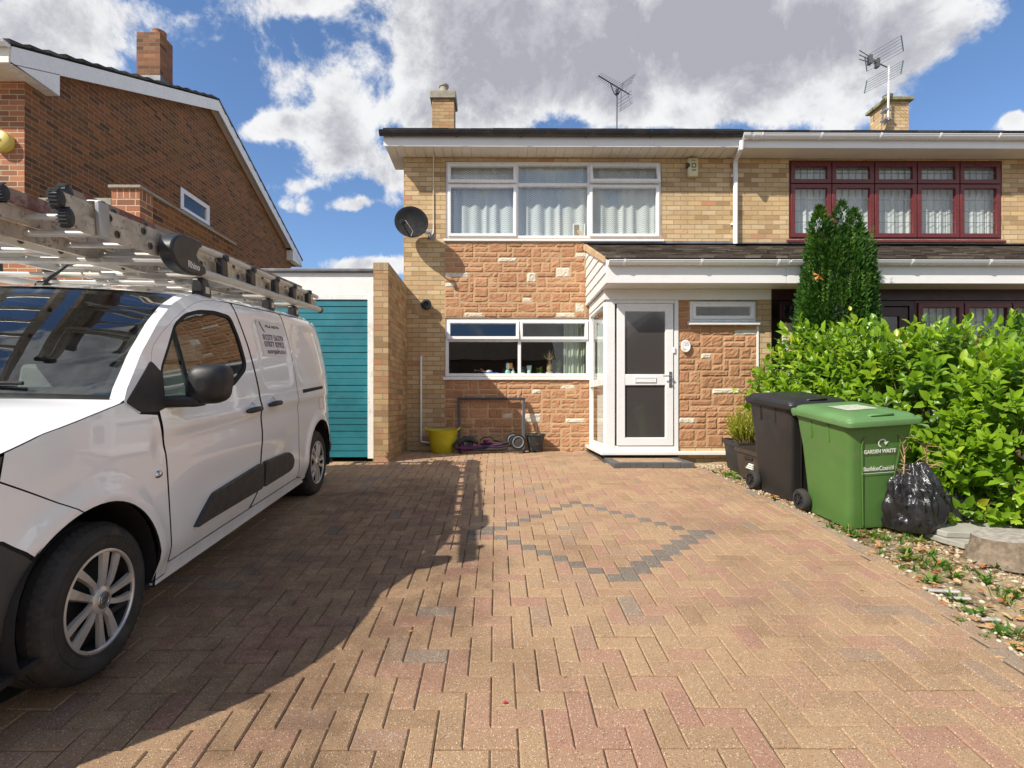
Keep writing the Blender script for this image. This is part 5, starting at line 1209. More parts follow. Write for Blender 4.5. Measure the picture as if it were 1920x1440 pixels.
    g = MB(); g.lathe([(.185+.014*math.cos(a), .014*math.sin(a)) for a in np.linspace(0, 2*math.pi, 9)], 28, frame_mat((-.40,.80,1.06),(1,0,0),(0,.45,.89),(0,-.89,.45)), caps=False); g.build('steering_wheel', cab, T, smooth=60)
    g = MB(); g.box(-.10,.10,.86,.89,1.555,1.62); g.build('rear_view_mirror', black, T, bevel=.015)
    g = MB(); g.tube([ws(-.2,.02)+Vector((0,-.015,.012)), ws(.2,.06)+Vector((0,-.012,.016)), ws(.62,.05)+Vector((0,-.012,.016))], .009, 6); g.build('wiper', black, T)
    # roof aerial
    g = MB(); g.prism([(.93,1.742),(1.07,1.757),(1.03,1.785),(.99,1.80)], 'x', -.045, -.0); g.tube([(-.022,1.0,1.79),(-.022,1.10,1.86),(-.022,1.19,1.925),(-.022,1.26,1.945)], [.012,.009,.007,.005], 8); g.build('roof_aerial', trim, T, smooth=50)
    # wheels
    def wheel(sgn, cy, steer):
        Mx = Matrix.Translation((sgn*.90, cy, .332))@Matrix.Rotation(steer, 4, 'Z')@frame_mat((0,0,0),(0,1,0),(0,0,1),(sgn,0,0))   # local z outwards
        t = MB(); pr = [(.205,-.012),(.214,-.004),(.219,-.001),(.222,-.004),(.236,.001),(.262,.0015),(.264,-.002),(.268,-.001),(.285,-.005),(.305,-.016),(.318,-.032),(.3255,-.05)]
        for k in range(4): z = -.062-k*.034; pr += [(.326,z),(.326,z-.022),(.318,z-.024),(.318,z-.032)]
        pr += [(.3255,-.20),(.31,-.215),(.25,-.222),(.2,-.21)]
        t.lathe(pr, 56, Mx, caps=False)
        for k in range(56):   # shoulder blocks
            a = 2*math.pi*k/56; b = a+.06; q = [(r*math.cos(c), r*math.sin(c), z) for c in (a,b) for r, z in ((.309,-.0165),(.3275,-.05))]
            t.add([Mx@Vector(p) for p in q], [(0,1,3,2)])
        w = P_(t, 'wheel', rub, smooth=35)
        d = MB(); d.lathe([(.205,-.09),(.19,-.085),(.06,-.07),(.0,-.07)], 32, Mx, caps=False); d.lathe([(.205,-.012),(.198,-.03),(.198,-.09)], 40, Mx, caps=False); P_(d, 'rim', black, w)
        h = MB(); h.lathe([(.214,-.010),(.212,-.004),(.203,-.002),(.198,-.008),(.198,-.016)], 56, Mx, caps=False)
        N = 10
        for k in range(N):
            a = 2*math.pi*k/N+.12; tw = .16 if k % 2 else -.05; wd = .030 if k % 2 else .036
            path = []
            for r, z, e, ww in ((.045,-.012,0,.8),(.09,-.004,.15,.75),(.14,-.006,.6,.95),(.20,-.010,1.,1.25)):
                an = a+tw*e; c_, s_ = math.cos(an), math.sin(an); path.append((r*c_, r*s_, z, -s_*wd*ww/2*1.15, c_*wd*ww/2*1.15))
            vs = []
            for x, y, z, tx, ty in path: vs += [(x-tx,y-ty,z-.016),(x-tx*.78,y-ty*.78,z),(x+tx*.78,y+ty*.78,z),(x+tx,y+ty,z-.016)]
            fs = []
            for i in range(3):
                for j in range(3): fs.append((i*4+j, i*4+j+1, i*4+j+5, i*4+j+4))
            h.add([Mx@Vector(v) for v in vs], fs if sgn > 0 else [f_[::-1] for f_ in fs])
        h.lathe([(.058,-.02),(.056,-.006),(.045,.0),(.036,.001)], 28, Mx, caps=False); P_(h, 'wheel_trim', silver, w, smooth=35)
        c = MB(); c.lathe([(.036,.002),(.033,.005),(.0,.006)], 24, Mx, caps=False); c.lathe([(.026,.0055),(.024,.008),(.022,.0055)], 20, Mx, caps=False)
        for a in (.3, 2.4, 4.5): c.add([Mx@Vector(p) for p in ((.004*math.cos(a),.004*math.sin(a),.0075),(.02*math.cos(a-.25),.02*math.sin(a-.25),.0075),(.021*math.cos(a+.25),.021*math.sin(a+.25),.0075))], [(0,1,2)])
        P_(c, 'centre_cap', plain('cap_chrome', (.42,.42,.42), .2, metal=.9, var=.3, vscale=80), w)
        if sgn > 0 and cy < 1:
            for i, chx in enumerate('205/60R16'):
                a = R(78-i*7.0); text_mesh('tyre_marking', chx, .038, Mx@Matrix.Rotation(a-R(90),4,'Z')@Matrix.Translation((0,.243,.002)), plain('tyre_print', (.05,.04,.03), .8), w, depth=.0015)
    for sgn in (1, -1):
        wheel(sgn, .036, R(.8)); wheel(sgn, WB, 0.)
    # sign on the sliding door
    sg = MB(); panel(sg, [(1.86,1.375),(2.385,1.375),(2.385,1.655),(1.86,1.655)], off=.002, h=.06); S_ = P_(sg, 'door_sign', plain('sign_white', (.70,.70,.69), .4, var=.03))
    ink = plain('sign_ink', (.03,.03,.035), .5); ink2 = plain('sign_ink_soft', (.20,.15,.17), .5)
    def onside(y, z, off=.004):
        o = spt(y, z, off); ay = (spt(y+.02, z, off)-spt(y-.02, z, off)).normalized(); az = (spt(y, z+.02, off)-spt(y, z-.02, off)).normalized(); return frame_mat(o, ay, az, ay.cross(az))
    text_mesh('lettering', 'ACE REPAIRS', .052, onside(2.19,1.605), ink, S_, sx=1.15, bold=.0008)
    text_mesh('lettering', '01277 562700', .062, onside(2.14,1.505), ink2, S_, sx=1.22, bold=.001)
    text_mesh('lettering', '07877 029521', .062, onside(2.14,1.452), ink2, S_, sx=1.22, bold=.001)
    text_mesh('lettering', 'acerepairs.co.uk', .055, onside(2.15,1.400), ink2, S_, sx=1.14, bold=.0008)
    sp = MB(); q = [(1.90,1.648),(1.915,1.648),(1.985,1.565),(1.968,1.565)]; panel(sp, q, off=.0045, h=.05); P_(sp, 'emblem', ink, S_)
    return T
van()
ALU = plain('worn_aluminium', (.52,.45,.36), .6, metal=.08, var=.2, vscale=12, dirt=(.13,.095,.065), dscale=34, damt=.85, dlo=.53, dhi=.66)
ALU_RED = plain('paint_splashed_aluminium', (.34,.25,.20), .6, metal=.1, var=.2, vscale=6, dirt=(.15,.04,.032), dscale=6, damt=.9, dlo=.42, dhi=.58)
ALU_NEW = plain('clean_aluminium', (.60,.57,.50), .5, metal=.12, var=.06, dirt=(.36,.30,.22), dscale=4, damt=.4)
STEEL = plain('bright_aluminium', (.50,.48,.44), .45, metal=.3, var=.08, dirt=(.25,.2,.15), dscale=9, damt=.4)
RUNG_END = plain('rung_end_dark', (.10,.095,.09), .5, metal=.4, var=.3)
def rack():
    T = thing('roof_rack', 'silver ladder rack with black end caps bolted across the roof of the white van', 'roof rack', (0,0,0), mat=VAN_M)
    for sgn in (1, -1):
        x = sgn*.745
        t = MB(); t.tube([(x,.98,1.893),(x,3.70,1.903)], .029, 16); t.build('side_tube', ALU_NEW, T, smooth=40)
        u = MB(); u.tube([(x-sgn*.012,1.10,2.052),(x-sgn*.012,1.55,2.052),(x-sgn*.012,3.66,2.035)], .021, 12); u.build('upper_rail', ALU_NEW, T, smooth=40)
        for y in (1.52,1.97,2.45,2.88,3.32):
            q = MB(); q.box(x-.022, x+.022, y-.045, y+.045, 1.915, 2.035); q.box(x-.03, x+.03, y+.0, y+.055, 2.022, 2.066); q.build('upright', M['black_pl'], T, bevel=.01)
        c = MB(); prof = []
        n = 14
        for k in range(n+1): a = math.pi*(.5+k/n); prof.append((1.05+.185*math.cos(a), 1.968+.112*math.sin(a)))
        prof += [(1.19,1.868),(1.235,1.885),(1.225,1.93),(1.16,1.945),(1.13,1.985),(1.17,2.03),(1.205,2.045),(1.19,2.078)]
        c.prism(prof, 'x', x-.042, x+.042); e = c.build('end_cap', M['black_pl'], T, bevel=.014, seg=3)
        if sgn > 0: text_mesh('lettering', 'Rhino', .055, frame_mat((x+.0425,1.085,1.893),(0,.985,-.03),(0,.03,1),(1,0,0)), plain('white_print', (.75,.75,.75), .5), e, bold=.001)
        r = MB(); r.lathe([(.03,0),(.034,.02),(.034,.05),(.02,.055)], 14, Matrix.Translation((x,3.69,1.903))@Matrix.Rotation(R(-90),4,'X')); r.build('rear_cap', M['black_pl'], T, smooth=40)
        for y in (1.27,2.33,2.93):
            f = MB(); z0 = roofz(y)-.012; f.prism([(y-.05,z0),(y+.065,z0),(y+.055,z0+.06),(y+.02,1.862),(y-.045,1.862)], 'x', x-.055 if sgn > 0 else x-.02, x+.02 if sgn > 0 else x+.055); f.build('foot', M['black_pl'], T, bevel=.012)
            pl = MB(); px_ = x+sgn*.021; pl.box(min(px_,px_+sgn*.002), max(px_,px_+sgn*.002), y-.022, y+.025, z0+.022, z0+.062); pl.build('foot_badge', ALU_NEW, T)
    for y in (1.02,1.9,2.75,3.6):
        b = MB(); b.box(-.73,.73,y-.035,y+.035,1.905,1.932); b.build('cross_slat', STEEL, T, bevel=.006)
    for y in (1.27,2.33,2.93):
        b = MB(); b.box(-.74,.74,y-.028,y+.028,1.863,1.890); b.build('roof_bar', ALU_NEW, T, bevel=.008)
def roofz(y): return gtop(y)
rack()
def ladder(label, secs, group, cat='ladder'):
    """extension ladder lying on the rack. secs: (x right stile, x left stile, y front, y rear, z bottom, stile material, pad)"""
    T = thing('ladder', label, cat, (0,0,0), group, mat=VAN_M)
    for xr, xl, y0, y1, z0, m, hgt, pads in secs:
        for x, o in ((xr, 1), (xl, -1)):
            s = MB(); w = .026; t = .004
            s.box(x-w/2*o-.002, x-w/2*o+.002, y0, y1, z0, z0+hgt) if False else s.prism([(x-o*w/2,z0),(x+o*w/2,z0),(x+o*w/2,z0+t),(x-o*w/2+o*t,z0+t),(x-o*w/2+o*t,z0+hgt-t),(x+o*w/2,z0+hgt-t),(x+o*w/2,z0+hgt),(x-o*w/2,z0+hgt)] if o < 0 else
                [(x+w/2,z0),(x+w/2,z0+hgt),(x-w/2,z0+hgt),(x-w/2,z0+hgt-t),(x+w/2-t,z0+hgt-t),(x+w/2-t,z0+t),(x-w/2,z0+t),(x-w/2,z0)], 'y', y0, y1)
            st = s.build('stile', m, T)
            y = y0+.30
            while y < y1-.1:
                pg = MB(); pg.lathe([(.017,-.003),(.019,.005),(.012,.007),(.011,.001),(0,.001)], 14, Matrix.Translation((x+o*w/2, y, z0+hgt/2))@frame_mat((0,0,0),(0,1,0),(0,0,1),(o,0,0)), caps=False); y += .262
                pg.build('rung_end', RUNG_END, st, smooth=40)
            if pads:
                c = MB(); yy = y0; c.lathe([(.0,-.02),(.03,-.018),(.036,-.006),(.036,.02),(.03,.024),(0,.024)], 20, Matrix.Translation((x, yy-.006, z0+hgt/2))@frame_mat((0,0,0),(0,1,0),(0,0,1),(o,0,0))@Matrix.Diagonal((.75,1.15,1,1)), caps=False)
                for k in range(9): a = R(100+k*20); c.bar((x-.02,yy-.006+.029*math.cos(a),z0+hgt/2+.043*math.sin(a)),(x+.024,yy-.006+.029*math.cos(a),z0+hgt/2+.043*math.sin(a)),.006,.006)
                c.build('foot_pad', M['black_pl'], st, smooth=40)
        y = y0+.30
        while y < y1-.1:
            r = MB(); r.tube([(xl,y,z0+hgt/2),(xr,y,z0+hgt/2)], .0155, 10); r.build('rung', STEEL, T, smooth=40); y += .262
    return T
lA = ladder('dirty paint-splashed extension ladder with black feet on the near side of the van rack', [(.675,.235,.27,3.78,1.934,ALU,.074,True),(.655,.262,.25,3.74,2.010,ALU,.072,True),(.565,.285,.42,3.66,2.084,ALU_RED,.066,True)], 'ladders on the van roof')
for y in (.42, ):
    g = MB(); g.box(.692,.712,y,y+.07,1.925,2.092); g.box(.615,.712,y+.02,y+.05,2.093,2.101); g.build('hook_bracket', M['grey_metal'], lA, bevel=.004)
ladder('cleaner pale aluminium ladder lying along the middle of the van roof rack', [(.09,-.33,.15,3.70,1.934,ALU_NEW,.066,False),(.055,-.30,.05,3.55,2.002,ALU_NEW,.060,False)], 'ladders on the van roof')
# ------------------------------------------------------------------ foliage helper
LEAF_V = np.array([(0,0,0),(-.36,.28,.10),(0,.30,0),(.36,.28,.10),(-.34,.66,.09),(0,.68,-.02),(.34,.66,.09),(0,1,-.10)])
LEAF_F = [(0,2,1),(0,3,2),(1,2,5,4),(2,3,6,5),(4,5,7),(5,6,7)]
SPRIG_V = np.array([(-.10,0,0),(.10,0,0),(.16,.45,.03),(0,1,.0),(-.16,.45,.03),(0,0,-.10),(0,0,.10),(.02,.45,.16),(.02,.45,-.16)])
SPRIG_F = [(0,1,2,3,4),(5,6,7,3,8)]
BLADE_V = np.array([(-.5,0,0),(.5,0,0),(.34,.5,.05),(-.34,.5,.05),(0,1,.22)])
BLADE_F = [(0,1,2,3),(3,2,4)]
def scatter(name, tv, tf, pos, dirs, ups, length, width, tones, mat, parent=None, loc=None):
    """many small leaves as one mesh: template tv/tf (y along the leaf) set at pos, pointing along dirs with faces towards ups"""
    pos, dirs, ups = np.array(pos), np.array(dirs), np.array(ups); n = len(pos)
    d = dirs/np.linalg.norm(dirs, axis=1, keepdims=True); s = np.cross(d, ups); s /= np.linalg.norm(s, axis=1, keepdims=True)+1e-9; u = np.cross(s, d)
    L = np.array(length)[:,None,None]; W = np.array(width)[:,None,None]
    v = pos[:,None,:]+d[:,None,:]*tv[None,:,1:2]*L+s[:,None,:]*tv[None,:,0:1]*W+u[:,None,:]*tv[None,:,2:3]*L
    m = MB(); k = len(tv); m.v = v.reshape(-1,3).tolist()
    for i in range(n):
        b = i*k
        for f in tf: m.f.append(tuple(b+q for q in f))
    nf = len(tf); m.tone = np.repeat(tones, nf).tolist(); m.m = [0]*(n*nf)
    return m.build(name, mat, parent, tone=True, loc=loc, uv=False, smooth=50)
# ------------------------------------------------------------------ laurel hedge, yew, smaller plants
def hedge():
    T = thing('laurel_hedge', 'glossy bright green laurel hedge behind the wheelie bins', 'hedge', (4.1, 5., gz(5)))
    mat = leafmat('laurel_leaf', [(0,(.060,.145,.012)),(.35,(.140,.265,.015)),(.7,(.245,.390,.022)),(.92,(.36,.48,.038)),(1,(.46,.44,.04))], rough=.36, trans=.34, spec=.5)
    blobs = [((3.82,6.15,.66),(.70,.62,.90)),((3.92,5.5,.64),(.66,.72,.88)),((4.05,4.85,.54),(.62,.72,.82)),((4.30,4.25,.36),(.62,.62,.74)),((4.62,3.7,.20),(.66,.62,.70)),((5.0,5.2,.60),(.9,.9,.84)),((5.4,4.3,.36),(.9,.8,.80)),((4.75,6.0,.62),(.8,.7,.86)),((3.52,5.95,.30),(.42,.5,.62)),((3.85,4.35,.02),(.40,.45,.42))]
    def inside(p, sc=1.):
        return any(((p[0]-c[0])/(r[0]*sc))**2+((p[1]-c[1])/(r[1]*sc))**2+((p[2]-c[2])/(r[2]*sc))**2 < 1 for c, r in blobs)
    rg = np.random.default_rng(3); pos=[];dr=[];up=[];ln=[];wd=[];tn=[]; stems = MB(); n = 0; tries = 0
    while n < 2100 and tries < 40000:
        tries += 1
        c, r = blobs[rg.choice(len(blobs), p=np.array([.14,.13,.14,.14,.10,.08,.07,.08,.07,.05]))]; d = rg.normal(size=3); d /= np.linalg.norm(d)
        if d[2] < -.55: continue
        k = rg.uniform(.80, 1.04) if rg.random() < .82 else rg.uniform(.5, .8); k += .10*mnoise.noise(Vector((d[0]*2.3+c[0], d[1]*2.3, d[2]*2.3)))
        p = np.array(c)+np.array(r)*d*k
        if p[2] < gz(p[1])+.03 or p[1] > 6.86 or p[0] < 2.95 and p[1] < 5.6: continue
        if inside(p, .80) and k > .8: continue
        nm = d/np.array(r); nm /= np.linalg.norm(nm); ax = nm*.75+np.array([-.12,-.12,.62])+rg.normal(size=3)*.30; ax /= np.linalg.norm(ax)
        L = rg.uniform(.14,.26) if d[2] < .5 else rg.uniform(.16,.34); m = int(rg.integers(6, 11)); a0 = rg.uniform(0,6); young = rg.random()
        t1 = np.cross(ax, [0,0,1.]) if abs(ax[2]) < .95 else np.cross(ax,[1.,0,0]); t1 /= np.linalg.norm(t1); t2 = np.cross(ax, t1)
        base_t = rg.uniform(.12,.62)
        stems.tube([p-ax*L*.9, p+ax*L*.55], [.004,.002], 4, caps=False)
        for i in range(m):
            f = i/(m-1); a = a0+i*2.4; rad = t1*math.cos(a)+t2*math.sin(a); q = p+ax*L*(f-.35); sp = .95-.55*f
            dd = ax*(.30+.75*f)+rad*sp+np.array([0,0,-.12*(1-f)])+rg.normal(size=3)*.10
            pos.append(q); dr.append(dd); up.append(ax*1.0+np.array([-.15,-.1,.25])); l = rg.uniform(.06,.145)*(1.06-.25*f); ln.append(l); wd.append(l*rg.uniform(.60,.74))
            tn.append(min(1, max(0, base_t+.30*f*(young > .45)+rg.normal()*.07 + (.35 if rg.random() < .012 else 0))))
        n += 1
    scatter('foliage', LEAF_V, LEAF_F, pos, dr, up, ln, wd, np.array(tn), mat, T)
    for k in range(26):
        c, r = blobs[k % len(blobs)]; a = rg.uniform(0,6); b = np.array([c[0]+rg.normal()*.2, c[1]+rg.normal()*.25, gz(c[1])-.05]); e = np.array(c)+np.array(r)*np.array([math.cos(a)*.7, math.sin(a)*.7, rg.uniform(.3,.8)])
        if e[1] > 6.8: e[1] = 6.8
        mid = (b+e)/2+rg.normal(size=3)*.08; stems.tube([b, mid, e], [.018,.012,.005], 6)
    stems.build('stems', plain('laurel_stem', (.10,.095,.035), .8, var=.3), T)
hedge()
def yew():
    T = thing('yew_tree', 'dark green columnar yew with a three-pointed top standing above the laurel hedge', 'yew', (4.26, 6.42, gz(6.4)))
    mat = leafmat('yew_needles', [(0,(.022,.060,.012)),(.4,(.045,.125,.018)),(.75,(.09,.205,.026)),(.95,(.16,.29,.045)),(1,(.34,.28,.02))], rough=.5, trans=.18, spec=.35)
    rg = np.random.default_rng(9); cx, cy = 4.26, 6.45; pos=[];dr=[];up=[];ln=[];wd=[];tn=[]
    tops = [(-.24,-.02,3.20,.12),(.03,-.03,3.26,.14),(.21,.0,3.18,.12),(.30,.04,3.00,.10),(-.24,-.02,3.20,.12),(-.09,.05,2.98,.24),(.11,.08,2.98,.24)]
    lobes = [(-.28,-.06,2.35,.20),(.34,-.02,2.4,.18),(-.36,-.02,2.15,.16)]
    def rad(z, a):
        r = .355+.095*sst(2.6, 1.2, z); r *= 1+.22*mnoise.noise(Vector((math.cos(a)*1.6, math.sin(a)*1.6, z*1.3)))+.20*mnoise.noise(Vector((math.cos(a)*4, math.sin(a)*4, z*2.2+9)))
        return r
    for i in range(46000):
        z = rg.uniform(.35, 3.0); a = rg.uniform(0, 2*math.pi)
        if math.sin(a) > .55 and rg.random() < .75: continue
        k = 1.03-abs(rg.normal())*.20; r = rad(z, a)*k; p = np.array([cx+r*math.cos(a)*1.05, cy+r*math.sin(a)*.9, z])
        if z > 2.72:
            t = tops[rg.integers(len(tops))]; h = rg.random()**.8; rr = t[3]*min(1,((1-h)/.42)**.85)*rg.uniform(.55,1); p = np.array([cx+t[0]+rr*math.cos(a), cy+t[1]+rr*math.sin(a), 2.60+(t[2]-2.60)*h])
        elif rg.random() < .10:
            t = lobes[rg.integers(3)]; h = rg.random(); rr = t[3]*(1-h)**.4; p = np.array([cx+t[0]+rr*math.cos(a), cy+t[1]+rr*math.sin(a), .9+(t[2]-.9)*h])
        d = np.array([math.cos(a)*.8, math.sin(a)*.8, .9])+rg.normal(size=3)*.5
        pos.append(p); dr.append(d); up.append([math.cos(a), math.sin(a), .1]+rg.normal(size=3)*.3); l = rg.uniform(.035,.070); ln.append(l); wd.append(l*rg.uniform(.38,.58))
        cl = mnoise.noise(Vector((p[0]*6, p[1]*6, p[2]*4))); tn.append(float(np.clip(.38+.30*cl+rg.normal()*.12+(.5 if rg.random() < .006 else 0), 0, 1)))
    for j in range(34):   # pale upright new shoots
        a = rg.uniform(math.pi, 2*math.pi); z = rg.uniform(1.4,2.7); r = rad(z,a)*1.02; b = np.array([cx+r*math.cos(a), cy+r*math.sin(a)*.9, z])
        for i in range(22):
            f = i/22; aa = i*2.4; pos.append(b+np.array([0,0,f*rg.uniform(.20,.24)])); dr.append([math.cos(aa)*.8, math.sin(aa)*.8, .75]); up.append([0,0,1.]); l = .030; ln.append(l); wd.append(.022); tn.append(rg.uniform(.78,.96))
    scatter('crown', SPRIG_V, SPRIG_F, pos, dr, up, ln, wd, np.array(tn), mat, T)
    t = MB()
    for dx in (-.1,.02,.12): t.tube([(cx+dx*.4,cy,gz(cy)-.05),(cx+dx,cy,1.2),(cx+dx*1.6,cy,2.9)], [.05,.035,.008], 8)
    t.build('trunk', plain('yew_bark', (.10,.055,.035), .9, var=.3, bump=.5, bscale=30), T)
    f = MB(); q = Vector((cx-.40, cy-.28, 2.28))
    for k in range(5): a = k*1.25; f.add([q, q+Vector((.06*math.cos(a),.02,.05*math.sin(a)+.01)), q+Vector((.09*math.cos(a+.4),.0,.07*math.sin(a+.4)))], [(0,1,2)])
    f.build('dead_sprig', plain('dead_sprig', (.42,.14,.04), .8, var=.4), T)
yew()
def right_shrub():
    T = thing('young_conifer', 'small dark upright conifer at the right edge beside the maroon window', 'conifer', (6.55, 6.5, 0))
    mat = M_yew = bpy.data.materials['yew_needles']; rg = np.random.default_rng(12); pos=[];dr=[];up=[];ln=[];wd=[];tn=[]
    for i in range(2600):
        h = rg.random(); a = rg.uniform(0,6.3); r = .26*(1-h)**.6*rg.uniform(.6,1); pos.append([6.55+r*math.cos(a), 6.5+r*math.sin(a), .2+1.65*h]); dr.append([math.cos(a)*.7, math.sin(a)*.7, .9]); up.append([math.cos(a), math.sin(a), .2]); l = rg.uniform(.05,.09); ln.append(l); wd.append(l*.6); tn.append(rg.uniform(.2,.8))
    scatter('crown', SPRIG_V, SPRIG_F, pos, dr, up, ln, wd, np.array(tn), mat, T)
    t = MB(); t.tube([(6.55,6.5,-.1),(6.55,6.5,1.7)], [.025,.006], 6); t.build('trunk', bpy.data.materials['yew_bark'], T)
right_shrub()
# ------------------------------------------------------------------ bins, box, pot, sacks
def placed(x, y, rot=0., lean=0., z=None):
    return Matrix.Translation((x, y, (gz(y) if z is None else z)))@Matrix.Rotation(math.atan(gslope(y)), 4, 'X')@Matrix.Rotation(R(lean), 4, 'Y')@Matrix.Rotation(R(rot), 4, 'Z')
def rr_ring(w0, w1, d0, d1, r, n=5):
    """rounded rectangle from x w0..w1, y d0..d1"""
    out = []
    for cx, cy, a0 in ((w1-r,d1-r,0),(w0+r,d1-r,90),(w0+r,d0+r,180),(w1-r,d0+r,270)):
        for k in range(n+1): a = R(a0+90*k/n); out.append((cx+r*math.cos(a), cy+r*math.sin(a)))
    return out
def loft(mb, rings, cap0=True, cap1=True):
    n = len(rings[0]); vs = [p for r in rings for p in r]; fs = []
    for i in range(len(rings)-1):
        for j in range(n): fs.append((i*n+j, i*n+(j+1)%n, (i+1)*n+(j+1)%n, (i+1)*n+j))
    if cap0: fs.append(tuple(range(n-1,-1,-1)))
    if cap1: fs.append(tuple(range(len(vs)-n, len(vs))))
    mb.add(vs, fs)
def bin_(label, Mx, W, D, H, body_mat, lid_mat, front):
    """wheeled bin: front faces -y, wheels at the back"""
    T = thing('wheelie_bin', label, 'wheelie bin', (0,0,0), mat=Mx); b = MB(); rings = []
    for z, k in ((.0,.74),(.03,.76),(.25,.81),(.6,.89),(H-.10,.965),(H-.05,.975),(H-.045,1.0),(H-.01,1.0)):
        rings.append([(x, y, z) for x, y in rr_ring(-W/2*k, W/2*k, -D/2*k+.01*(1-k), D/2*k*.98, .055)])
    loft(b, rings)
    B = b.build('body', body_mat, T, smooth=50, bevel=.004)
    # recessed front panel and side ribs
    p = MB(); y = lambda z: -D/2*float(np.interp(z, [0,.25,.6,H-.05], [.75,.81,.89,.97]))-.004; z0, z1 = .03, H-.13; a0, a1 = W*.28*.8, W*.36
    p.tube([(-a0*.75,y(z0)-.001,z0),(-a1*.8,y(z1)-.001,z1-.06),(-a1*.7,y(z1)-.001,z1)], .004, 6); p.tube([(a0*.75,y(z0)-.001,z0),(a1*.8,y(z1)-.001,z1-.06),(a1*.7,y(z1)-.001,z1)], .004, 6)
    for s in (-1, 1):
        for yy in (-.10, .12): p.tube([(s*(W/2*.985),yy,H-.055),(s*(W/2*.955),yy,H-.19)], .006, 6)
    p.build('body_rib', body_mat, B, smooth=50)
    l = MB(); w, d = W/2+.03, D/2+.03; rings = []
    for z, k in ((H-.045,1.),(H-.008,1.015),(H+.006,1.0),(H+.012,.93),(H+.030,.90),(H+.040,.84),(H+.044,.4)):
        rings.append([(x, y_-.012, z+.030*(y_+d)/(2*d)-.035*(k < .95)*max(0,-y_/d-.55)) for x, y_ in rr_ring(-w*k, w*k, -d*k, d*k, .05)])
    loft(l, rings); L = l.build('lid', lid_mat, T, smooth=40, bevel=.004)
    h = MB(); zz = H+.028
    h.tube([(-.10,-d*.80,zz-.004),(-.085,-d*.90,zz+.010),(.085,-d*.90,zz+.010),(.10,-d*.80,zz-.004)], .009, 8); h.build('lid_handle', lid_mat, L, smooth=60)
    g = MB(); g.tube([(-W/2*.8,D/2+.075,H-.02),(W/2*.8,D/2+.075,H-.02)], .016, 10)
    for s in (-1,1): g.box(s*W/2*.8-.018, s*W/2*.8+.018, D/2-.03, D/2+.08, H-.045, H-.01)
    g.build('grab_handle', body_mat, T, bevel=.004)
    wy, wz = D/2*.78, .095
    ax = MB(); ax.tube([(-W/2*.93,wy,wz),(W/2*.93,wy,wz)], .011, 8); ax.build('axle', M['grey_metal'], T)
    rb = bpy.data.materials['tyre_rubber']
    for s in (-1, 1):
        Wm = Matrix.Translation((s*(W/2*.86),wy,wz))@frame_mat((0,0,0),(0,1,0),(0,0,1),(s,0,0)); t = MB(); t.lathe([(.06,.046),(.085,.048),(.097,.035),(.1,.0),(.097,-.010),(.06,-.012)], 26, Wm, caps=False); wh = t.build('wheel', rb, T, smooth=40)
        c = MB(); c.lathe([(.062,-.01),(.062,.038),(.05,.030),(.018,.030),(.016,.05),(0,.05)], 20, Wm, caps=False)
        for k in range(6): a = k*math.pi/3; c.bar(Wm@Vector((.017*math.cos(a),.017*math.sin(a),.036)), Wm@Vector((.06*math.cos(a),.06*math.sin(a),.036)), .012, .010)
        c.build('hub', M['black_pl'], wh, smooth=40)
    front(T, B, lambda z: y(z)-.002, H)
    return T
white_print = plain('white_bin_print', (.72,.74,.70), .6, var=.08)
def green_front(T, B, y, H):
    sl = (y(.8)-y(.3))/.5; n = Vector((0,-1,-sl)).normalized(); up = Vector((0,sl,1)).normalized()
    def fm(x, z): return frame_mat((x, y(z)-.001, z), (1,0,0), up, Vector((1,0,0)).cross(up))
    text_mesh('lettering', 'GARDEN WASTE', .042, fm(.0,H-.265), white_print, B, sx=.80, bold=.0012)
    text_mesh('lettering', 'BasildonCouncil', .050, fm(.0,H-.405), white_print, B, sx=.76, bold=.0006)
    u = MB(); u.bar(fm(-.135,H-.425)@Vector((0,0,.001)), fm(.135,H-.425)@Vector((0,0,.001)), .0025, .0025); 
    Mx = fm(.01, H-.185); c = MB(); n_ = 16
    for k in range(n_):
        a0, a1 = R(75-k*17-0), R(75-(k+1)*17); r0, r1 = .024, .034; a0, a1 = R(20+k*17), R(20+(k+1)*17)
        if k < 14: c.add([Mx@Vector(q) for q in ((r0*math.cos(a0),r0*math.sin(a0),.001),(r1*math.cos(a0),r1*math.sin(a0),.001),(r1*math.cos(a1),r1*math.sin(a1),.001),(r0*math.cos(a1),r0*math.sin(a1),.001))], [(0,1,2,3)])
    c.add([Mx@Vector(q) for q in ((.012,.006,.001),(.052,.012,.001),(.030,-.018,.001))], [(0,2,1)]); c.build('recycling_mark', white_print, B); u.build('print_line', white_print, B)
    s = MB(); s.box(-.12,.12,-.10,.02,H+.052,H+.0545); 
    lidp = MB(); lidp.add([(-.13,-.14,H+.047+.030*.36),(.13,-.14,H+.047+.030*.36),(.13,.10,H+.047+.030*.66),(-.13,.10,H+.047+.030*.66)], [(0,1,2,3)]); lidp.build('lid_label', plain('worn_label', (.42,.44,.34), .7, var=.25, vscale=20), B)
def black_front(T, B, y, H):
    u = MB(); up = Vector((0,(y(.8)-y(.3))/.5,1)).normalized()
    for k, (z, wd) in enumerate(((H-.16,.17),(H-.185,.13),(H-.20,.14),(H-.225,.19),(H-.25,.12))):
        u.box(-.16, -.16+wd, y(z)-.0015, y(z)+.002, z, z+.010)
    u.build('print_line', white_print, B)
gp_, gl_ = plain('green_bin_plastic', (.085,.19,.045), .42, var=.07, vscale=2, bump=.04, bscale=200, dirt=(.14,.19,.08), dscale=3, damt=.35), plain('green_lid_plastic', (.105,.22,.075), .5, var=.10, vscale=3, bump=.05, bscale=160, dirt=(.19,.27,.13), dscale=2, damt=.6)
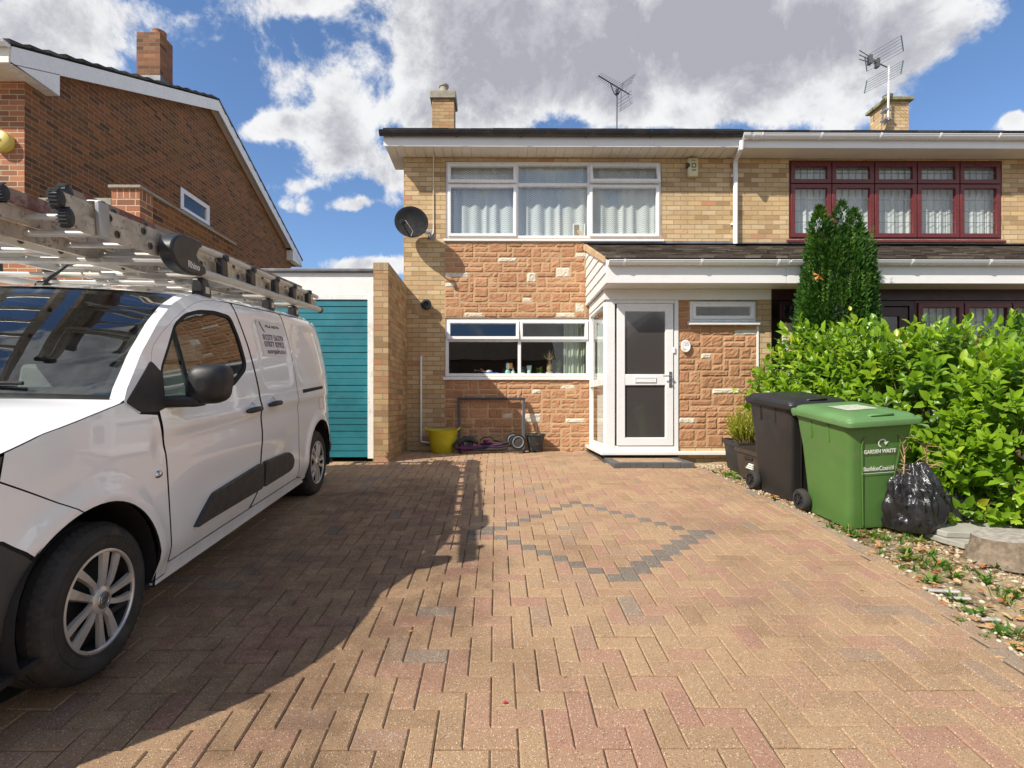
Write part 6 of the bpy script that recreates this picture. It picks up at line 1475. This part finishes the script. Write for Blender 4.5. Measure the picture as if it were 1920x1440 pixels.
bp_ = plain('dark_bin_plastic', (.024,.022,.022), .42, var=.12, vscale=2, bump=.05, bscale=200, dirt=(.055,.048,.042), dscale=2.5, damt=.5)
bin_('green garden waste bin with a green lid, in front of the laurel hedge', placed(3.00,4.38,2,-3.5), .535, .70, .885, gp_, gl_, green_front)
bin_('dark grey wheelie bin with black lid, between the planter and the green bin', placed(2.96,5.17,7,-2), .56, .66, .93, bp_, M['black_pl'], black_front)
def crate():
    Mx = placed(2.99, 5.76, 8); T = thing('recycling_box', 'open dark brown recycling box beside the dark grey bin', 'recycling box', (0,0,0), mat=Mx); m = plain('brown_box_plastic', (.060,.042,.032), .5, var=.15, dirt=(.11,.08,.06), damt=.4)
    b = MB(); o = [[(x,y,z) for x,y in rr_ring(-.21*k,.21*k,-.26*k,.26*k,.03)] for z,k in ((0,.84),(.28,.98),(.285,1.04),(.33,1.05),(.33,1.0),(.31,.96),(.02,.80))]; loft(b, o); b.build('body', m, T, smooth=45)
    s = MB(); 
    for k in range(3): s.box(-.205-.012,-.200,-.09,.03-k*.02,.13+k*.022,.143+k*.022)
    s.build('print_line', white_print, T)
    h = MB(); h.box(-.215,-.206,-.07,.07,.23,.255); h.build('hand_hole', M['black_pl'], T)
crate()
def planter():
    Mx = placed(3.02, 6.24, 3); T = thing('planter', 'square black planter with a feathery yellow-green heather, beside the stone porch wall', 'planter', (0,0,0), mat=Mx)
    b = MB(); o = [[(x,y,z) for x,y in rr_ring(-.21*k,.21*k,-.19*k,.19*k,.012,2)] for z,k in ((0,.80),(.30,.97),(.305,1.05),(.36,1.06),(.36,1.0),(.33,.97))]; loft(b, o); b.build('pot', plain('planter_black', (.030,.029,.030), .5, var=.15), T, smooth=40)
    s = MB(); s.box(-.19,.19,-.17,.17,.32,.335); s.build('soil', M['joint'], T)
    rg = np.random.default_rng(5); st = MB(); pos=[];dr=[];up=[];ln=[];wd=[];tn=[]
    for i in range(270):
        a = rg.uniform(0,6.3); r = .14*math.sqrt(rg.random()); x, y = r*math.cos(a), r*math.sin(a)*.8; sp = rg.uniform(.0,.9); tip = Vector((x+math.cos(a)*.19*sp, y+math.sin(a)*.15*sp, .33+rg.uniform(.22,.44)-.12*sp)); st.tube([(x,y,.33),((x*1.0+tip.x)/2,(y+tip.y)/2,(.33+tip.z)/2+.03),tip], [.0022,.0016,.001], 4, caps=False)
        for k in range(24):
            f = .25+.75*k/24; q = Vector((x,y,.33)).lerp(tip, f)+Vector((0,0,.03*4*f*(1-f)*.5)); aa = rg.uniform(0,6.3); pos.append(q); dr.append([math.cos(aa)*.7,math.sin(aa)*.7,.9]); up.append([math.cos(aa),0.2,.5]); ln.append(rg.uniform(.018,.034)); wd.append(.014); tn.append(float(np.clip(.25+.6*f+rg.normal()*.12,0,1)))
    st.build('stems', plain('heather_stem', (.20,.15,.05), .8), T)
    scatter('foliage', SPRIG_V, SPRIG_F, pos, dr, up, ln, wd, np.array(tn), leafmat('heather_leaf', [(0,(.10,.12,.015)),(.5,(.30,.33,.035)),(1,(.50,.50,.07))], rough=.6, trans=.35), T)
planter()
sackm, _Ts, _bs = principled('black_polythene'); _bs.inputs['Base Color'].default_value = (.016,.016,.018,1); _bs.inputs['Roughness'].default_value = .20; _bs.inputs['Specular IOR Level'].default_value = .7
_tc = _Ts.new('ShaderNodeTexCoord'); _n1, _ = _Ts.noise(_tc.outputs['Object'], 16, 5, .6, 1.5); _bn = _Ts.new('ShaderNodeBump'); _bn.inputs['Strength'].default_value = .45; _bn.inputs['Distance'].default_value = .02; _Ts.put(_bn.inputs['Height'], _n1); _Ts.l.new(_bn.outputs[0], _bs.inputs['Normal'])
def sack(label, c, r, h, top, seed):
    def fn(s, t):
        a = s*2*math.pi; prof = float(np.interp(t, [0,.04,.15,.4,.7,.88,1.], [.55,.92,1.03,1.0,.78,.5,top])); z = h*t**.95
        w = .040*mnoise.noise(Vector((math.cos(a)*2.0+seed, math.sin(a)*2.0, z*3)))+.10*abs(mnoise.noise(Vector((math.cos(a)*4.4+seed*2+z*2.5, math.sin(a)*4.4, z*3.2+seed))))*(.35+.9*t)+.030*abs(mnoise.noise(Vector((math.cos(a)*10+seed+z*5, math.sin(a)*10, z*6))))-.02
        k = prof*(1+w/.22-.06); return (c[0]+r[0]*k*math.cos(a), c[1]+r[1]*k*math.sin(a), gz(c[1])-.005+z+.03*mnoise.noise(Vector((a*2,seed,t*3)))*t)
    m = MB(); m.grid(fn, 96, 60); n = 97; b = 60*n; m.v.append((c[0], c[1], gz(c[1])+h*.97)); m.f += [(b+i, b+i+1, len(m.v)-1) for i in range(96)]; m.m += [0]*96; m.tone += [0]*96
    return tag(m.build('rubbish_sack', sackm, smooth=70), label, 'rubbish sack', 'black rubbish sacks')
sack('shiny crumpled black rubbish sack with dead stems sticking out, against the green bin', (3.27,4.06), (.225,.21), .545, .34, 1.7)
sack('lower black rubbish sack slumped towards the laurel hedge', (3.56,4.20), (.225,.20), .40, .12, 5.1)
def dead_stems():
    rg = random.Random(4); dm = plain('dead_stem', (.40,.27,.12), .9, var=.35)
    for k, (x, y, z0, h, lab) in enumerate(((3.15,3.99,.20,.30,'tall dry brown stalk with a ragged head, poking out of the shiny black sack'),(3.36,4.03,.22,.20,'short dry stalk poking out of the shiny black sack on its hedge side'))):
        b = MB(); p = Vector((x,y,z0)); b.tube([p, p+Vector((.01,0,h*.5)), p+Vector((-.02,.01,h))], [.005,.004,.003], 6)
        for i in range(14): q = p+Vector((0,0,h*rg.uniform(.25,1.0))); d = Vector((rg.gauss(0,.6),rg.gauss(0,.5),rg.uniform(-.1,.9))).normalized(); b.tube([q,q+d*rg.uniform(.04,.10),q+d*.11+Vector((0,0,rg.uniform(-.04,.02)))], [.003,.002,.001], 4)
        for i in range(8): q = p+Vector((rg.gauss(0,.05),rg.gauss(0,.03),h*rg.uniform(0,.3))); b.tube([q,q+Vector((rg.gauss(0,.08),rg.gauss(0,.05),rg.uniform(0,.06)))], .002, 4)
        tag(b.build('dead_stalk', dm), lab, 'dead stalk')
dead_stems()
def slabs_stump():
    rg = random.Random(6); sm = plain('paving_slab', (.34,.33,.28), .9, var=.15, bump=.4, bscale=60, dirt=(.17,.17,.12), dscale=8, damt=.6)
    for k, (cx, cy, z, rx, ry, a, lab) in enumerate(((3.58,3.93,0.,.30,.20,.15,'broken grey paving slab lying at the bottom, by the black sacks'),(3.62,3.97,.045,.33,.20,-.12,'flat grey paving slab lying on top of the broken one, by the tree stump'))):
        p = []
        for i in range(11): t = 2*math.pi*i/11; e = 1/max(abs(math.cos(t)),abs(math.sin(t)))**.75; q = rg.uniform(.92,1.04); x, y = rx*math.cos(t)*e*q, ry*math.sin(t)*e*q; p.append((cx+x*math.cos(a)-y*math.sin(a), cy+x*math.sin(a)+y*math.cos(a)))
        b = MB(); zz = gz(cy)+z-.015; n = len(p); vs = [(x,y,zz+gslope(cy)*(y-cy)) for x,y in p]+[(x,y,zz+.043+gslope(cy)*(y-cy)) for x,y in p]
        b.add(vs, [tuple(range(n-1,-1,-1)), tuple(range(n,2*n))]+[(i,(i+1)%n,n+(i+1)%n,n+i) for i in range(n)]); tag(b.build('paving_slab', sm, bevel=.006), lab, 'paving slab', 'loose paving slabs')
    T = thing('tree_stump', 'weathered grey tree stump at the edge of the gravel bed', 'tree stump', (3.50,3.52,gz(3.52)))
    cx, cy = 3.50, 3.50; n = 48
    def fn(s, t):
        a = s*2*math.pi; r = .185*(1.28-.30*t**.6)*(1+.10*mnoise.noise(Vector((math.cos(a)*1.7,math.sin(a)*1.7,3)))+.05*mnoise.noise(Vector((math.cos(a)*7,math.sin(a)*7,t*1.5)))); return (cx+1.15*r*math.cos(a), cy+r*math.sin(a), gz(cy)-.03+.19*t+.02*math.cos(a)*t)
    b = MB(); b.grid(fn, n, 12); b.build('bark', plain('stump_bark', (.20,.155,.11), .95, var=.3, vscale=20, bump=.9, bscale=35, dirt=(.12,.09,.06), dscale=14, damt=.7), T, smooth=60)
    c = MB(); top = [fn(i/n,1.) for i in range(n)]; c.add(top+[(cx,cy,gz(cy)+.165)], [(i,(i+1)%n,n) for i in range(n)]); c.build('cut_top', plain('stump_top', (.33,.30,.26), .9, var=.25, vscale=30, bump=.8, bscale=45, dirt=(.22,.19,.15), dscale=12, damt=.7), T)
slabs_stump()
# ------------------------------------------------------------------ gravel bed, weeds, leaves
def bed():
    g = MB(); ys = np.linspace(1.2, 6.95, 40); xs = np.linspace(0, 1, 14)
    def fn(s, t):
        y = 1.2+5.75*t; x = edge_x(y)+.002+s*3.8; return (x, y, gz(y)-.030+.018*mnoise.noise(Vector((x*2.2,y*2.2,1)))+.010*mnoise.noise(Vector((x*8,y*8,4))))
    m, T, b = principled('gravelly_soil'); tc = T.new('ShaderNodeTexCoord'); f, _ = T.noise(tc.outputs['Object'], 2.2, 7, .65); f2, _ = T.noise(tc.outputs['Object'], 45, 5, .7)
    c = T.mix(T.mr(f, .42, .62), (.36,.26,.14), (.16,.10,.05)); c = T.mix(T.mr(f2, .45, .68), c, (.46,.37,.24)); T.put(b.inputs['Base Color'], c); b.inputs['Roughness'].default_value = .95
    bn = T.new('ShaderNodeBump'); bn.inputs['Strength'].default_value = .8; bn.inputs['Distance'].default_value = .015; T.put(bn.inputs['Height'], f2); T.l.new(bn.outputs[0], b.inputs['Normal'])
    g.grid(fn, 60, 90); tag(g.build('gravel_bed', m, loc=(0,0,0), smooth=60), kind='structure')
    rg = np.random.default_rng(21); pb = MB(); gmat = toned('pebbles', [(0,(.22,.15,.08)),(.3,(.38,.29,.18)),(.6,(.50,.42,.29)),(.85,(.62,.56,.44)),(1,(.28,.24,.20))], rough=.8, bump=.2, fine=(.85,.83,.8))
    ico = [(0,0,1),(.89,0,.45),(.28,.85,.45),(-.72,.53,.45),(-.72,-.53,.45),(.28,-.85,.45),(.72,.53,-.45),(-.28,.85,-.45),(-.89,0,-.45),(-.28,-.85,-.45),(.72,-.53,-.45),(0,0,-1)]
    icf = [(0,1,2),(0,2,3),(0,3,4),(0,4,5),(0,5,1),(1,6,2),(2,7,3),(3,8,4),(4,9,5),(5,10,1),(2,6,7),(3,7,8),(4,8,9),(5,9,10),(1,10,6),(6,11,7),(7,11,8),(8,11,9),(9,11,10),(10,11,6)]
    n = 0
    while n < 5200:
        y = rg.uniform(1.6, 6.7); off = abs(rg.normal())*.42 if rg.random() < .75 else rg.uniform(0,1.3); x = edge_x(y)-.02+off
        if mnoise.noise(Vector((x*1.6, y*1.6, 7))) < -.22 and rg.random() < .85: continue
        if off > 1.25: continue
        s = rg.uniform(.006,.015)*(1.15 if y < 4 else 1); a = rg.uniform(0,6.3); q = rg.uniform(.6,1.3,3); c_, s_ = math.cos(a), math.sin(a); z = gz(y)-.030+.018*mnoise.noise(Vector((x*2.2,y*2.2,1)))+s*.35
        if off < .01: z = gz(y)+s*.3
        pb.add([(x+(vx*q[0]*c_-vy*q[1]*s_)*s, y+(vx*q[0]*s_+vy*q[1]*c_)*s, z+vz*q[2]*s*.7) for vx,vy,vz in ico], icf, tone=float(rg.random())); n += 1
    tag(pb.build('gravel', gmat, loc=(0,0,0), tone=True, smooth=70), kind='stuff')
    wm = leafmat('weed_leaf', [(0,(.035,.10,.012)),(.5,(.085,.20,.02)),(.85,(.17,.27,.035)),(1,(.36,.30,.09))], rough=.5, trans=.3)
    pos=[];dr=[];up=[];ln=[];wd=[];tn=[]
    def tuft(x, y, k, L, W, spread, tone, z=None):
        z = (gz(y)-.025 if z is None else z)
        for i in range(k):
            a = rg.uniform(0,6.3); e = rg.uniform(.2,1.)*spread; pos.append([x+rg.normal()*.012,y+rg.normal()*.012,z]); dr.append([math.cos(a)*e, math.sin(a)*e, 1.]); up.append([math.cos(a),math.sin(a),.5]); l = L*rg.uniform(.6,1.2); ln.append(l); wd.append(W*rg.uniform(.7,1.2)); tn.append(float(np.clip(tone+rg.normal()*.15,0,1)))
    for i in range(330):
        y = rg.uniform(1.9,6.3); x = edge_x(y)+.03+abs(rg.normal())*.38
        if mnoise.noise(Vector((x*2.1,y*2.1,3))) < -.02 : continue
        big = rg.random() < .3
        tuft(x, y, int(rg.integers(4,16)), rg.uniform(.03,.10) if not big else rg.uniform(.04,.085), .006 if not big else .020, rg.uniform(.7,1.6) if not big else rg.uniform(1.4,2.6), rg.uniform(.2,.95))
    for px, py in ((1790,1075),(1760,1050),(1700,1030),(1850,1085),(1830,1145),(1795,1120),(1880,1180),(1900,1110),(1745,1085),(1600,1000),(1640,1000),(1870,1060),(1560,990)):
        q = G(px, py); tuft(q.x, q.y, 22, .085, .022, 2.0, .5)
    # seedlings and moss in the joints of the paving
    for px, py, k, L in ((1797,1163,20,.035),(1846,1195,16,.04),(1680,1043,10,.03),(1452,1165,6,.02),(1905,1040,10,.04),(1820,1295,8,.03),(1490,902,8,.03),(1460,905,7,.03),(1420,935,8,.03),(1395,925,6,.03),(1350,915,6,.03),(1500,955,7,.03),(1530,960,8,.04),(1575,1000,7,.03),(990,843,14,.06),(1012,846,10,.05),(965,850,5,.03),(1310,880,6,.03),(775,870,8,.06),(810,862,10,.09),(700,865,8,.06),(740,862,9,.07),(860,868,6,.05),(620,862,8,.05),(650,860,9,.06),(680,861,9,.06),(900,1040,3,.02),(1120,870,6,.025),(1085,860,6,.03),(1140,890,5,.025),(1200,905,4,.025),(1370,960,5,.03),(1620,1040,6,.03),(1290,930,4,.02)):
        q = G(px, py); tuft(q.x, q.y, k, L*.8, .008, 1.4, .6, z=gz(q.y)-.004)
    for i in range(120):
        y = rg.uniform(3.0,7.6); x = rg.uniform(.5,2.5)
        if rg.random() < (x-.3)/3.: tuft(x, y, 4, .016, .006, 1.6, .65, z=gz(y)-.003)
    tag(scatter('weeds', BLADE_V, BLADE_F, pos, dr, up, ln, wd, np.array(tn), wm, loc=(0,0,0)), kind='stuff')
    lm = toned('dry_leaf', [(0,(.36,.13,.05)),(.4,(.48,.23,.09)),(.75,(.52,.38,.20)),(1,(.28,.17,.09))], rough=.8, bump=.2)
    pos=[];dr=[];up=[];ln=[];wd=[];tn=[]
    for i in range(900):
        y = rg.uniform(1.7,6.4); x = edge_x(y)-.1+abs(rg.normal())*.55; a = rg.uniform(0,6.3); pos.append([x,y,gz(y)-.012]); dr.append([math.cos(a),math.sin(a),rg.uniform(-.1,.4)]); up.append([rg.normal()*.4,rg.normal()*.4,1.]); l = rg.uniform(.025,.065); ln.append(l); wd.append(l*.6); tn.append(rg.random())
    for i in range(46):
        y = rg.uniform(2.2,7.9); x = rg.uniform(-.6,2.3); a = rg.uniform(0,6.3); pos.append([x,y,gz(y)+.003]); dr.append([math.cos(a),math.sin(a),rg.uniform(0,.2)]); up.append([rg.normal()*.2,rg.normal()*.2,1.]); l = rg.uniform(.012,.03); ln.append(l); wd.append(l*.5); tn.append(rg.random())
    tag(scatter('fallen_leaves', LEAF_V, LEAF_F, pos, dr, up, ln, wd, np.array(tn), lm, loc=(0,0,0)), kind='stuff')
    for k, (px, py, L, w) in enumerate(((1768,1108,.16,.045),(1800,1122,.10,.03),(1858,1162,.08,.03))):
        q = G(px, py); b = MB(); d = Vector((.9,-.45,.02)).normalized(); b.bar(q-d*L/2+Vector((0,0,-.004)), q+d*L/2+Vector((0,0,.006)), w*.8, .014); tag(b.build('stone_chip', plain('pale_stone', (.40,.38,.35), .85, var=.2), bevel=.005), ['long pale stone chip in the gravel bed near the stump', 'pale stone chip at the lower end of the longest chip', 'smallest pale stone chip, nearest the paving edge'][k], 'stone', 'pale stone chips')
    q = G(947,1319); b = MB(); b.add([q+Vector(v) for v in ((-.012,0,.002),(0,-.006,.006),(.013,.002,.003),(.002,.010,.008))], [(0,1,2,3)]); tag(b.build('petal', plain('crimson_petal', (.45,.01,.06), .5)), 'tiny crimson petal lying alone on the block paving', 'petal')
bed()
# ------------------------------------------------------------------ things against the front wall
def front_items():
    # yellow flexible tub
    c = G(830,845); c = Vector((P(830,845,7.93).x, 7.93, gz(7.93))); T = thing('tub', 'yellow flexible garden tub standing by the brick wall', 'tub', c); ym = plain('yellow_rubber', (.62,.52,.02), .5, var=.08, dirt=(.28,.22,.05), dscale=9, damt=.6)
    b = MB(); b.lathe([(.165,0),(.175,.01),(.205,.18),(.232,.335),(.238,.345),(.228,.345),(.20,.19),(.165,.02),(0,.02)], 36, Matrix.Translation(c)@Matrix.Rotation(R(2),4,'X'), caps=False); b.build('body', ym, T, smooth=40)
    for s in (-1,1):
        h = MB(); h.tube([c+Vector((s*.10,-.02,.33)).xzy if False else c+Vector((s*.232,-.07,.335)), c+Vector((s*.262,-.05,.375)), c+Vector((s*.262,.05,.375)), c+Vector((s*.232,.07,.335))], .012, 8); h.build('handle', ym, T, smooth=60)
    w = MB(); w.lathe([(.242,0),(.248,.006),(.242,.012),(.225,.012),(.22,0)], 30, Matrix.Translation(c+Vector((.005,.01,.350)))@Matrix.Rotation(R(4),4,'Y'), caps=False); 
    # black builder's bucket
    c = Vector((P(1004,843,8.02).x, 8.02, gz(8.02))); T = thing('bucket', 'black plastic bucket with whitish drips, standing beside the frame', 'bucket', c)
    b = MB(); b.lathe([(.105,0),(.108,.005),(.143,.255),(.160,.258),(.160,.275),(.145,.278),(.108,.02),(0,.02)], 30, Matrix.Translation(c), caps=False); b.build('body', plain('bucket_black', (.028,.028,.028), .5, var=.15, dirt=(.30,.30,.28), dscale=26, damt=.35), T, smooth=40)
    h = MB(); h.tube([c+Vector((.155*math.cos(a), -.155*math.sin(a)*.95, .268-.01*math.sin(a))) for a in np.linspace(0,math.pi,14)], .004, 6); h.build('handle', M['grey_metal'], T, smooth=60)
    # dark square tube frame leaning on the wall
    T = thing('tube_frame', 'dark grey rectangular tube frame leaning against the stone wall', 'frame', (P(920,843,7.95).x, 7.95, .0)); fm = plain('frame_grey', (.045,.045,.052), .45, var=.12, dirt=(.10,.09,.085), damt=.3)
    yb, yt = 7.86, 8.13; xl, xr = X(862,yb), X(982,yb); zt = Z(747,yt); xl2, xr2 = X(860,yt), X(982,yt)
    for a, e in ((Vector((xl,yb,.005)), Vector((xl2,yt,zt-.03))), (Vector((xr,yb,.005)), Vector((xr2,yt,zt-.03)))):
        b = MB(); b.bar(a, e, .045, .045); b.build('post', fm, T, bevel=.006)
    b = MB(); b.bar((xl2-.022,yt+.004,zt-.008),(xr2+.022,yt+.004,zt-.008), .045, .045); b.build('top_rail', fm, T, bevel=.006)
    # folded scooter lying in front of the frame
    yS = 7.78; T = thing('scooter', 'folded purple and black scooter lying on the paving in front of the frame', 'scooter', (P(920,843,yS).x, yS, gz(yS))); pu = plain('purple_cloth', (.10,.012,.085), .6, var=.25, bump=.3, bscale=60); bk = M['black_pl']; gr = plain('wheel_grey', (.32,.32,.33), .45, var=.1)
    def q(px, py, dy=0.): return P(px, py, yS+dy)
    g0 = gz(yS)
    b = MB(); b.tube([q(862,838),q(880,841,-.03),q(905,838,-.02),q(925,835,0),q(950,832,.03)], [.02,.032,.03,.022,.016], 10); b.build('deck', pu, T, smooth=60)
    b = MB(); b.tube([q(858,826,.06),q(850,834,.02),q(856,842,-.03),q(880,843,-.06),q(910,843,-.06),q(945,842,-.04)], .018, 8); b.tube([q(900,832,.05),q(930,833,.02),q(965,828,.0)], .015, 8); b.tube([q(905,838,-.05),q(940,838,-.02),q(962,832,-.02)], .012, 8); b.tube([q(925,826,.08),q(955,829,.06)], .014, 8); b.build('tube', bk, T, smooth=60)
    b = MB(); b.tube([q(858,834,.0),q(872,823,.02),q(885,824,.02),q(897,832,.0)], [.03,.05,.045,.02], 12); b.build('cover', bk, T, smooth=60)
    b = MB(); b.tube([q(858,839,-.06),q(870,842,-.09),q(886,841,-.08)], [.018,.03,.02], 10); b.build('pouch', pu, T, smooth=60); b = MB(); b.tube([q(907,827,.03),q(914,829,-.02),q(921,828,-.02)], [.02,.036,.022], 10); b.build('pouch', pu, T, smooth=60)
    b = MB(); b.tube([q(900,826,.05),q(905,821,.04),q(918,819,.03),q(926,823,.03)], .009, 8); b.build('carry_loop', bk, T, smooth=60)
    for px, py, r, dy, tl in ((971,829,.118,-.05,.25),(962,825,.11,.06,.1),(877,832,.085,.03,.5)):
        c = q(px, py, dy); c.z = max(c.z, g0+r*.98); Wm = Matrix.Translation(c)@Matrix.Rotation(tl,4,'Z')@Matrix.Rotation(R(90),4,'X'); w = MB(); w.lathe([(r*.70,-.018),(r*.95,-.016),(r,0),(r*.95,.016),(r*.70,.018)], 30, Wm, caps=False); wh = w.build('wheel', bk, T, smooth=40)
        d = MB(); d.lathe([(r*.72,.012),(r*.60,.018),(r*.56,.010),(0,.012)], 26, Wm, caps=False); d.build('wheel_disc', gr if r > .11 and dy > 0 else plain('hub_dark', (.07,.07,.07), .5), wh, smooth=40)
        e = MB(); e.lathe([(r*.75,.017),(r*.70,.021),(r*.64,.017)], 26, Wm, caps=False); e.build('wheel_rim', gr, wh, smooth=40)
    # brick doorstep
    T = thing('doorstep', 'low block-paved doorstep with dark edging in front of the white door', 'doorstep', (1.93,6.55,-.03)); a, c_, d_ = X(1151,6.33), 6.33, 6.92; bb = X(1303,6.33)
    b = MB(); zt = .022; rg = random.Random(3); x = a
    while x < bb-.03: e = min(x+.205, bb); b.box(x+.002, e-.002, c_, c_+.10, -.09, zt+rg.uniform(-.002,.002)); x += .205
    for xx in (a, bb-.10):
        y = c_+.103
        while y < d_: b.box(xx+.001, xx+.099, y, min(y+.2,d_)-.003, -.09, zt+rg.uniform(-.002,.002)); y += .2
    b.build('edging', plain('charcoal_block', (.10,.098,.095), .92, var=.2, bump=.4, bscale=150), T, bevel=.005)
    b = MB(); y = c_+.103
    while y < d_-.02:
        x = a+.102; k = rg.random()*.1
        while x < bb-.103: e = min(x+.2-k, bb-.102); k = 0; b.t = rg.uniform(.1,.6); b.box(x+.0015, e-.0015, y, min(y+.1,d_)-.003, -.06, zt-.003+rg.uniform(-.001,.001)); x = e
        y += .1
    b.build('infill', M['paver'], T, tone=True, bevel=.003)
front_items()
# ------------------------------------------------------------------ things behind the window glass
def window_items():
    y = 8.50; zb = Z(706,YW)+.012; S = y/970.
    def at(px): return X(px, y)
    def lathed(name, px, prof, m, T, n=18, dy=0.):
        b = MB(); b.lathe(prof, n, Matrix.Translation((at(px), y+dy, zb)), caps=False); return b.build(name, m, T, smooth=40)
    mint = plain('mint_plastic', (.25,.55,.46), .4); wht = plain('white_plastic', (.75,.77,.76), .35); orn = plain('orange_plastic', (.75,.27,.05), .4)
    T = thing('spray_bottle', 'mint and white bottle with an orange trigger behind the left kitchen pane', 'bottle', (at(953),y,zb)); lathed('body', 952, [(0,0),(.045,0),(.045,.09),(.02,.12),(.018,.14)], mint, T); lathed('cap', 952, [(.018,.13),(.03,.135),(.032,.21),(.015,.23),(0,.23)], wht, T); b = MB(); b.box(at(955),at(961),y-.02,y+.02,zb+.13,zb+.225); b.build('trigger', orn, T, bevel=.008)
    T = thing('bottle', 'small clear bottle with pointed cap beside the window mullion', 'bottle', (at(962),y,zb)); lathed('body', 962, [(0,0),(.03,0),(.03,.085),(.012,.10)], wht, T); lathed('cap', 962, [(.012,.10),(.012,.125),(.004,.15),(0,.15)], wht, T)
    T = thing('bottle', 'dark green bottle with a pale label behind the right kitchen pane', 'bottle', (at(980),y,zb)); lathed('body', 980, [(0,0),(.036,0),(.036,.12),(.014,.14),(.014,.16),(0,.16)], plain('green_glass', (.02,.07,.055), .1), T); lathed('label', 980, [(.0365,.025),(.0365,.065)], wht, T)
    T = thing('cream_tube', 'pale mint squeeze tube standing on its cap behind the right kitchen pane', 'tube', (at(992),y,zb)); b = MB(); loft(b, [[(at(992)+w*math.cos(t), y+d*math.sin(t), zb+z) for t in np.linspace(0,2*math.pi,17)[:-1]] for z,w,d in ((.03,.024,.024),(.10,.033,.022),(.185,.042,.004))]); b.build('body', plain('mint_tube', (.58,.74,.68), .35), T, smooth=40); lathed('cap', 992, [(0,0),(.022,0),(.022,.03),(0,.03)], wht, T)
    T = thing('fruit_dish', 'blue oval dish holding wooden spoons and a white cloth on the kitchen sill', 'dish', (at(921),y,zb)); b = MB(); b.lathe([(.05,0),(.09,.02),(.125,.07),(.12,.07),(.085,.025),(0,.02)], 26, Matrix.Translation((at(921),y,zb))@Matrix.Diagonal((1,.6,1,1)), caps=False); b.build('bowl', plain('blue_ceramic', (.05,.14,.50), .25, var=.3, vscale=30), T, smooth=40)
    b = MB(); b.lathe([(.0,.055),(.05,.06),(.045,.10),(0,.115)], 14, Matrix.Translation((at(917),y,zb)), caps=False); b.build('cloth', wht, T, smooth=60)
    b = MB(); b.tube([(at(915),y,zb+.07),(at(893),y-.02,zb+.105),(at(889),y-.02,zb+.10)], [.006,.006,.016], 8); b.tube([(at(913),y+.02,zb+.08),(at(900),y,zb+.13)], [.005,.012], 8); b.build('spoon', plain('spoon_wood', (.40,.21,.10), .6), T, smooth=60)
    lf = bpy.data.materials['weed_leaf']; rg = np.random.default_rng(4)
    def plant(name, label, px, pot_prof, pot_mat, n, L, W, z0, spread, tone, mat, bulb=None, tv=BLADE_V, tf=BLADE_F, stem=0.):
        T = thing(name, label, 'pot plant', (at(px),y,zb)); lathed('pot', px, pot_prof, pot_mat, T)
        if bulb: lathed('stem', px, bulb, plain('palm_trunk', (.42,.30,.15), .8, var=.25, bump=.4), T)
        pos=[];dr=[];up=[];ln=[];wd=[];tn=[]
        for i in range(n):
            a = rg.uniform(0,6.3); e = rg.uniform(.3,1)*spread; h = rg.uniform(0,stem); pos.append([at(px)+.015*math.cos(a),y+.015*math.sin(a),zb+z0+h]); dr.append([math.cos(a)*e,math.sin(a)*e*.6,rg.uniform(.2,1.)]); up.append([0,0,1.]); ln.append(L*rg.uniform(.7,1.2)); wd.append(W); tn.append(float(np.clip(tone+rg.normal()*.15,0,1)))
        scatter('foliage', tv, tf, pos, dr, up, ln, wd, np.array(tn), mat, T)
    plant('pot_plant', 'small trailing green plant in a glass between the tube and the pale pot', 1011, [(0,0),(.035,0),(.04,.07),(.036,.07),(.03,.01)], plain('grey_glass', (.25,.27,.26), .1), 46, .05, .03, .04, 1.5, .6, lf, stem=.09, tv=LEAF_V, tf=LEAF_F)
    plant('pot_plant', 'dried ponytail palm with a swollen stem in a pale pot on the kitchen sill', 1030, [(0,0),(.05,0),(.058,.075),(.05,.08),(0,.07)], plain('stone_pot', (.55,.52,.45), .7), 26, .17, .012, .27, 1.6, .98, toned('palm_leaf', [(0,(.5,.36,.22)),(1,(.62,.47,.30))], rough=.7), bulb=[(.03,.08),(.046,.13),(.042,.19),(.025,.25),(.014,.28),(0,.28)])
    plant('pot_plant', 'upright green succulent in a purple pot beside the green curtain', 1047, [(0,0),(.042,0),(.05,.065),(.045,.065),(0,.055)], plain('purple_pot', (.42,.17,.60), .4), 60, .055, .022, .05, .8, .6, lf, stem=.19, tv=LEAF_V, tf=LEAF_F)
    b = MB(); yk = YW+.10; x0, x1, z0, z1 = X(1074,yk), X(1097,yk), Z(444,yk), Z(419,yk); T = thing('picture_frame', 'back of a white-edged picture frame standing in the upstairs window', 'picture frame', ((x0+x1)/2,yk,z0)); ring(b, x0, x1, z0, z1, .022, yk, yk+.015); b.build('border', wht, T)
    b = MB(); b.box(x0+.02,x1-.02,yk+.004,yk+.013,z0+.02,z1-.02); b.build('backing', plain('kraft_board', (.34,.22,.13), .8), T)
    b = MB(); b.add([((x0+x1)/2-.04,yk+.003,z0+.10),((x0+x1)/2+.01,yk+.003,z0+.12),((x0+x1)/2+.075,yk-.03,z0+.015),((x0+x1)/2+.02,yk-.03,z0+.005)], [(0,3,2,1)]); b.build('strut', plain('strut_board', (.52,.36,.20), .8), T)
window_items()
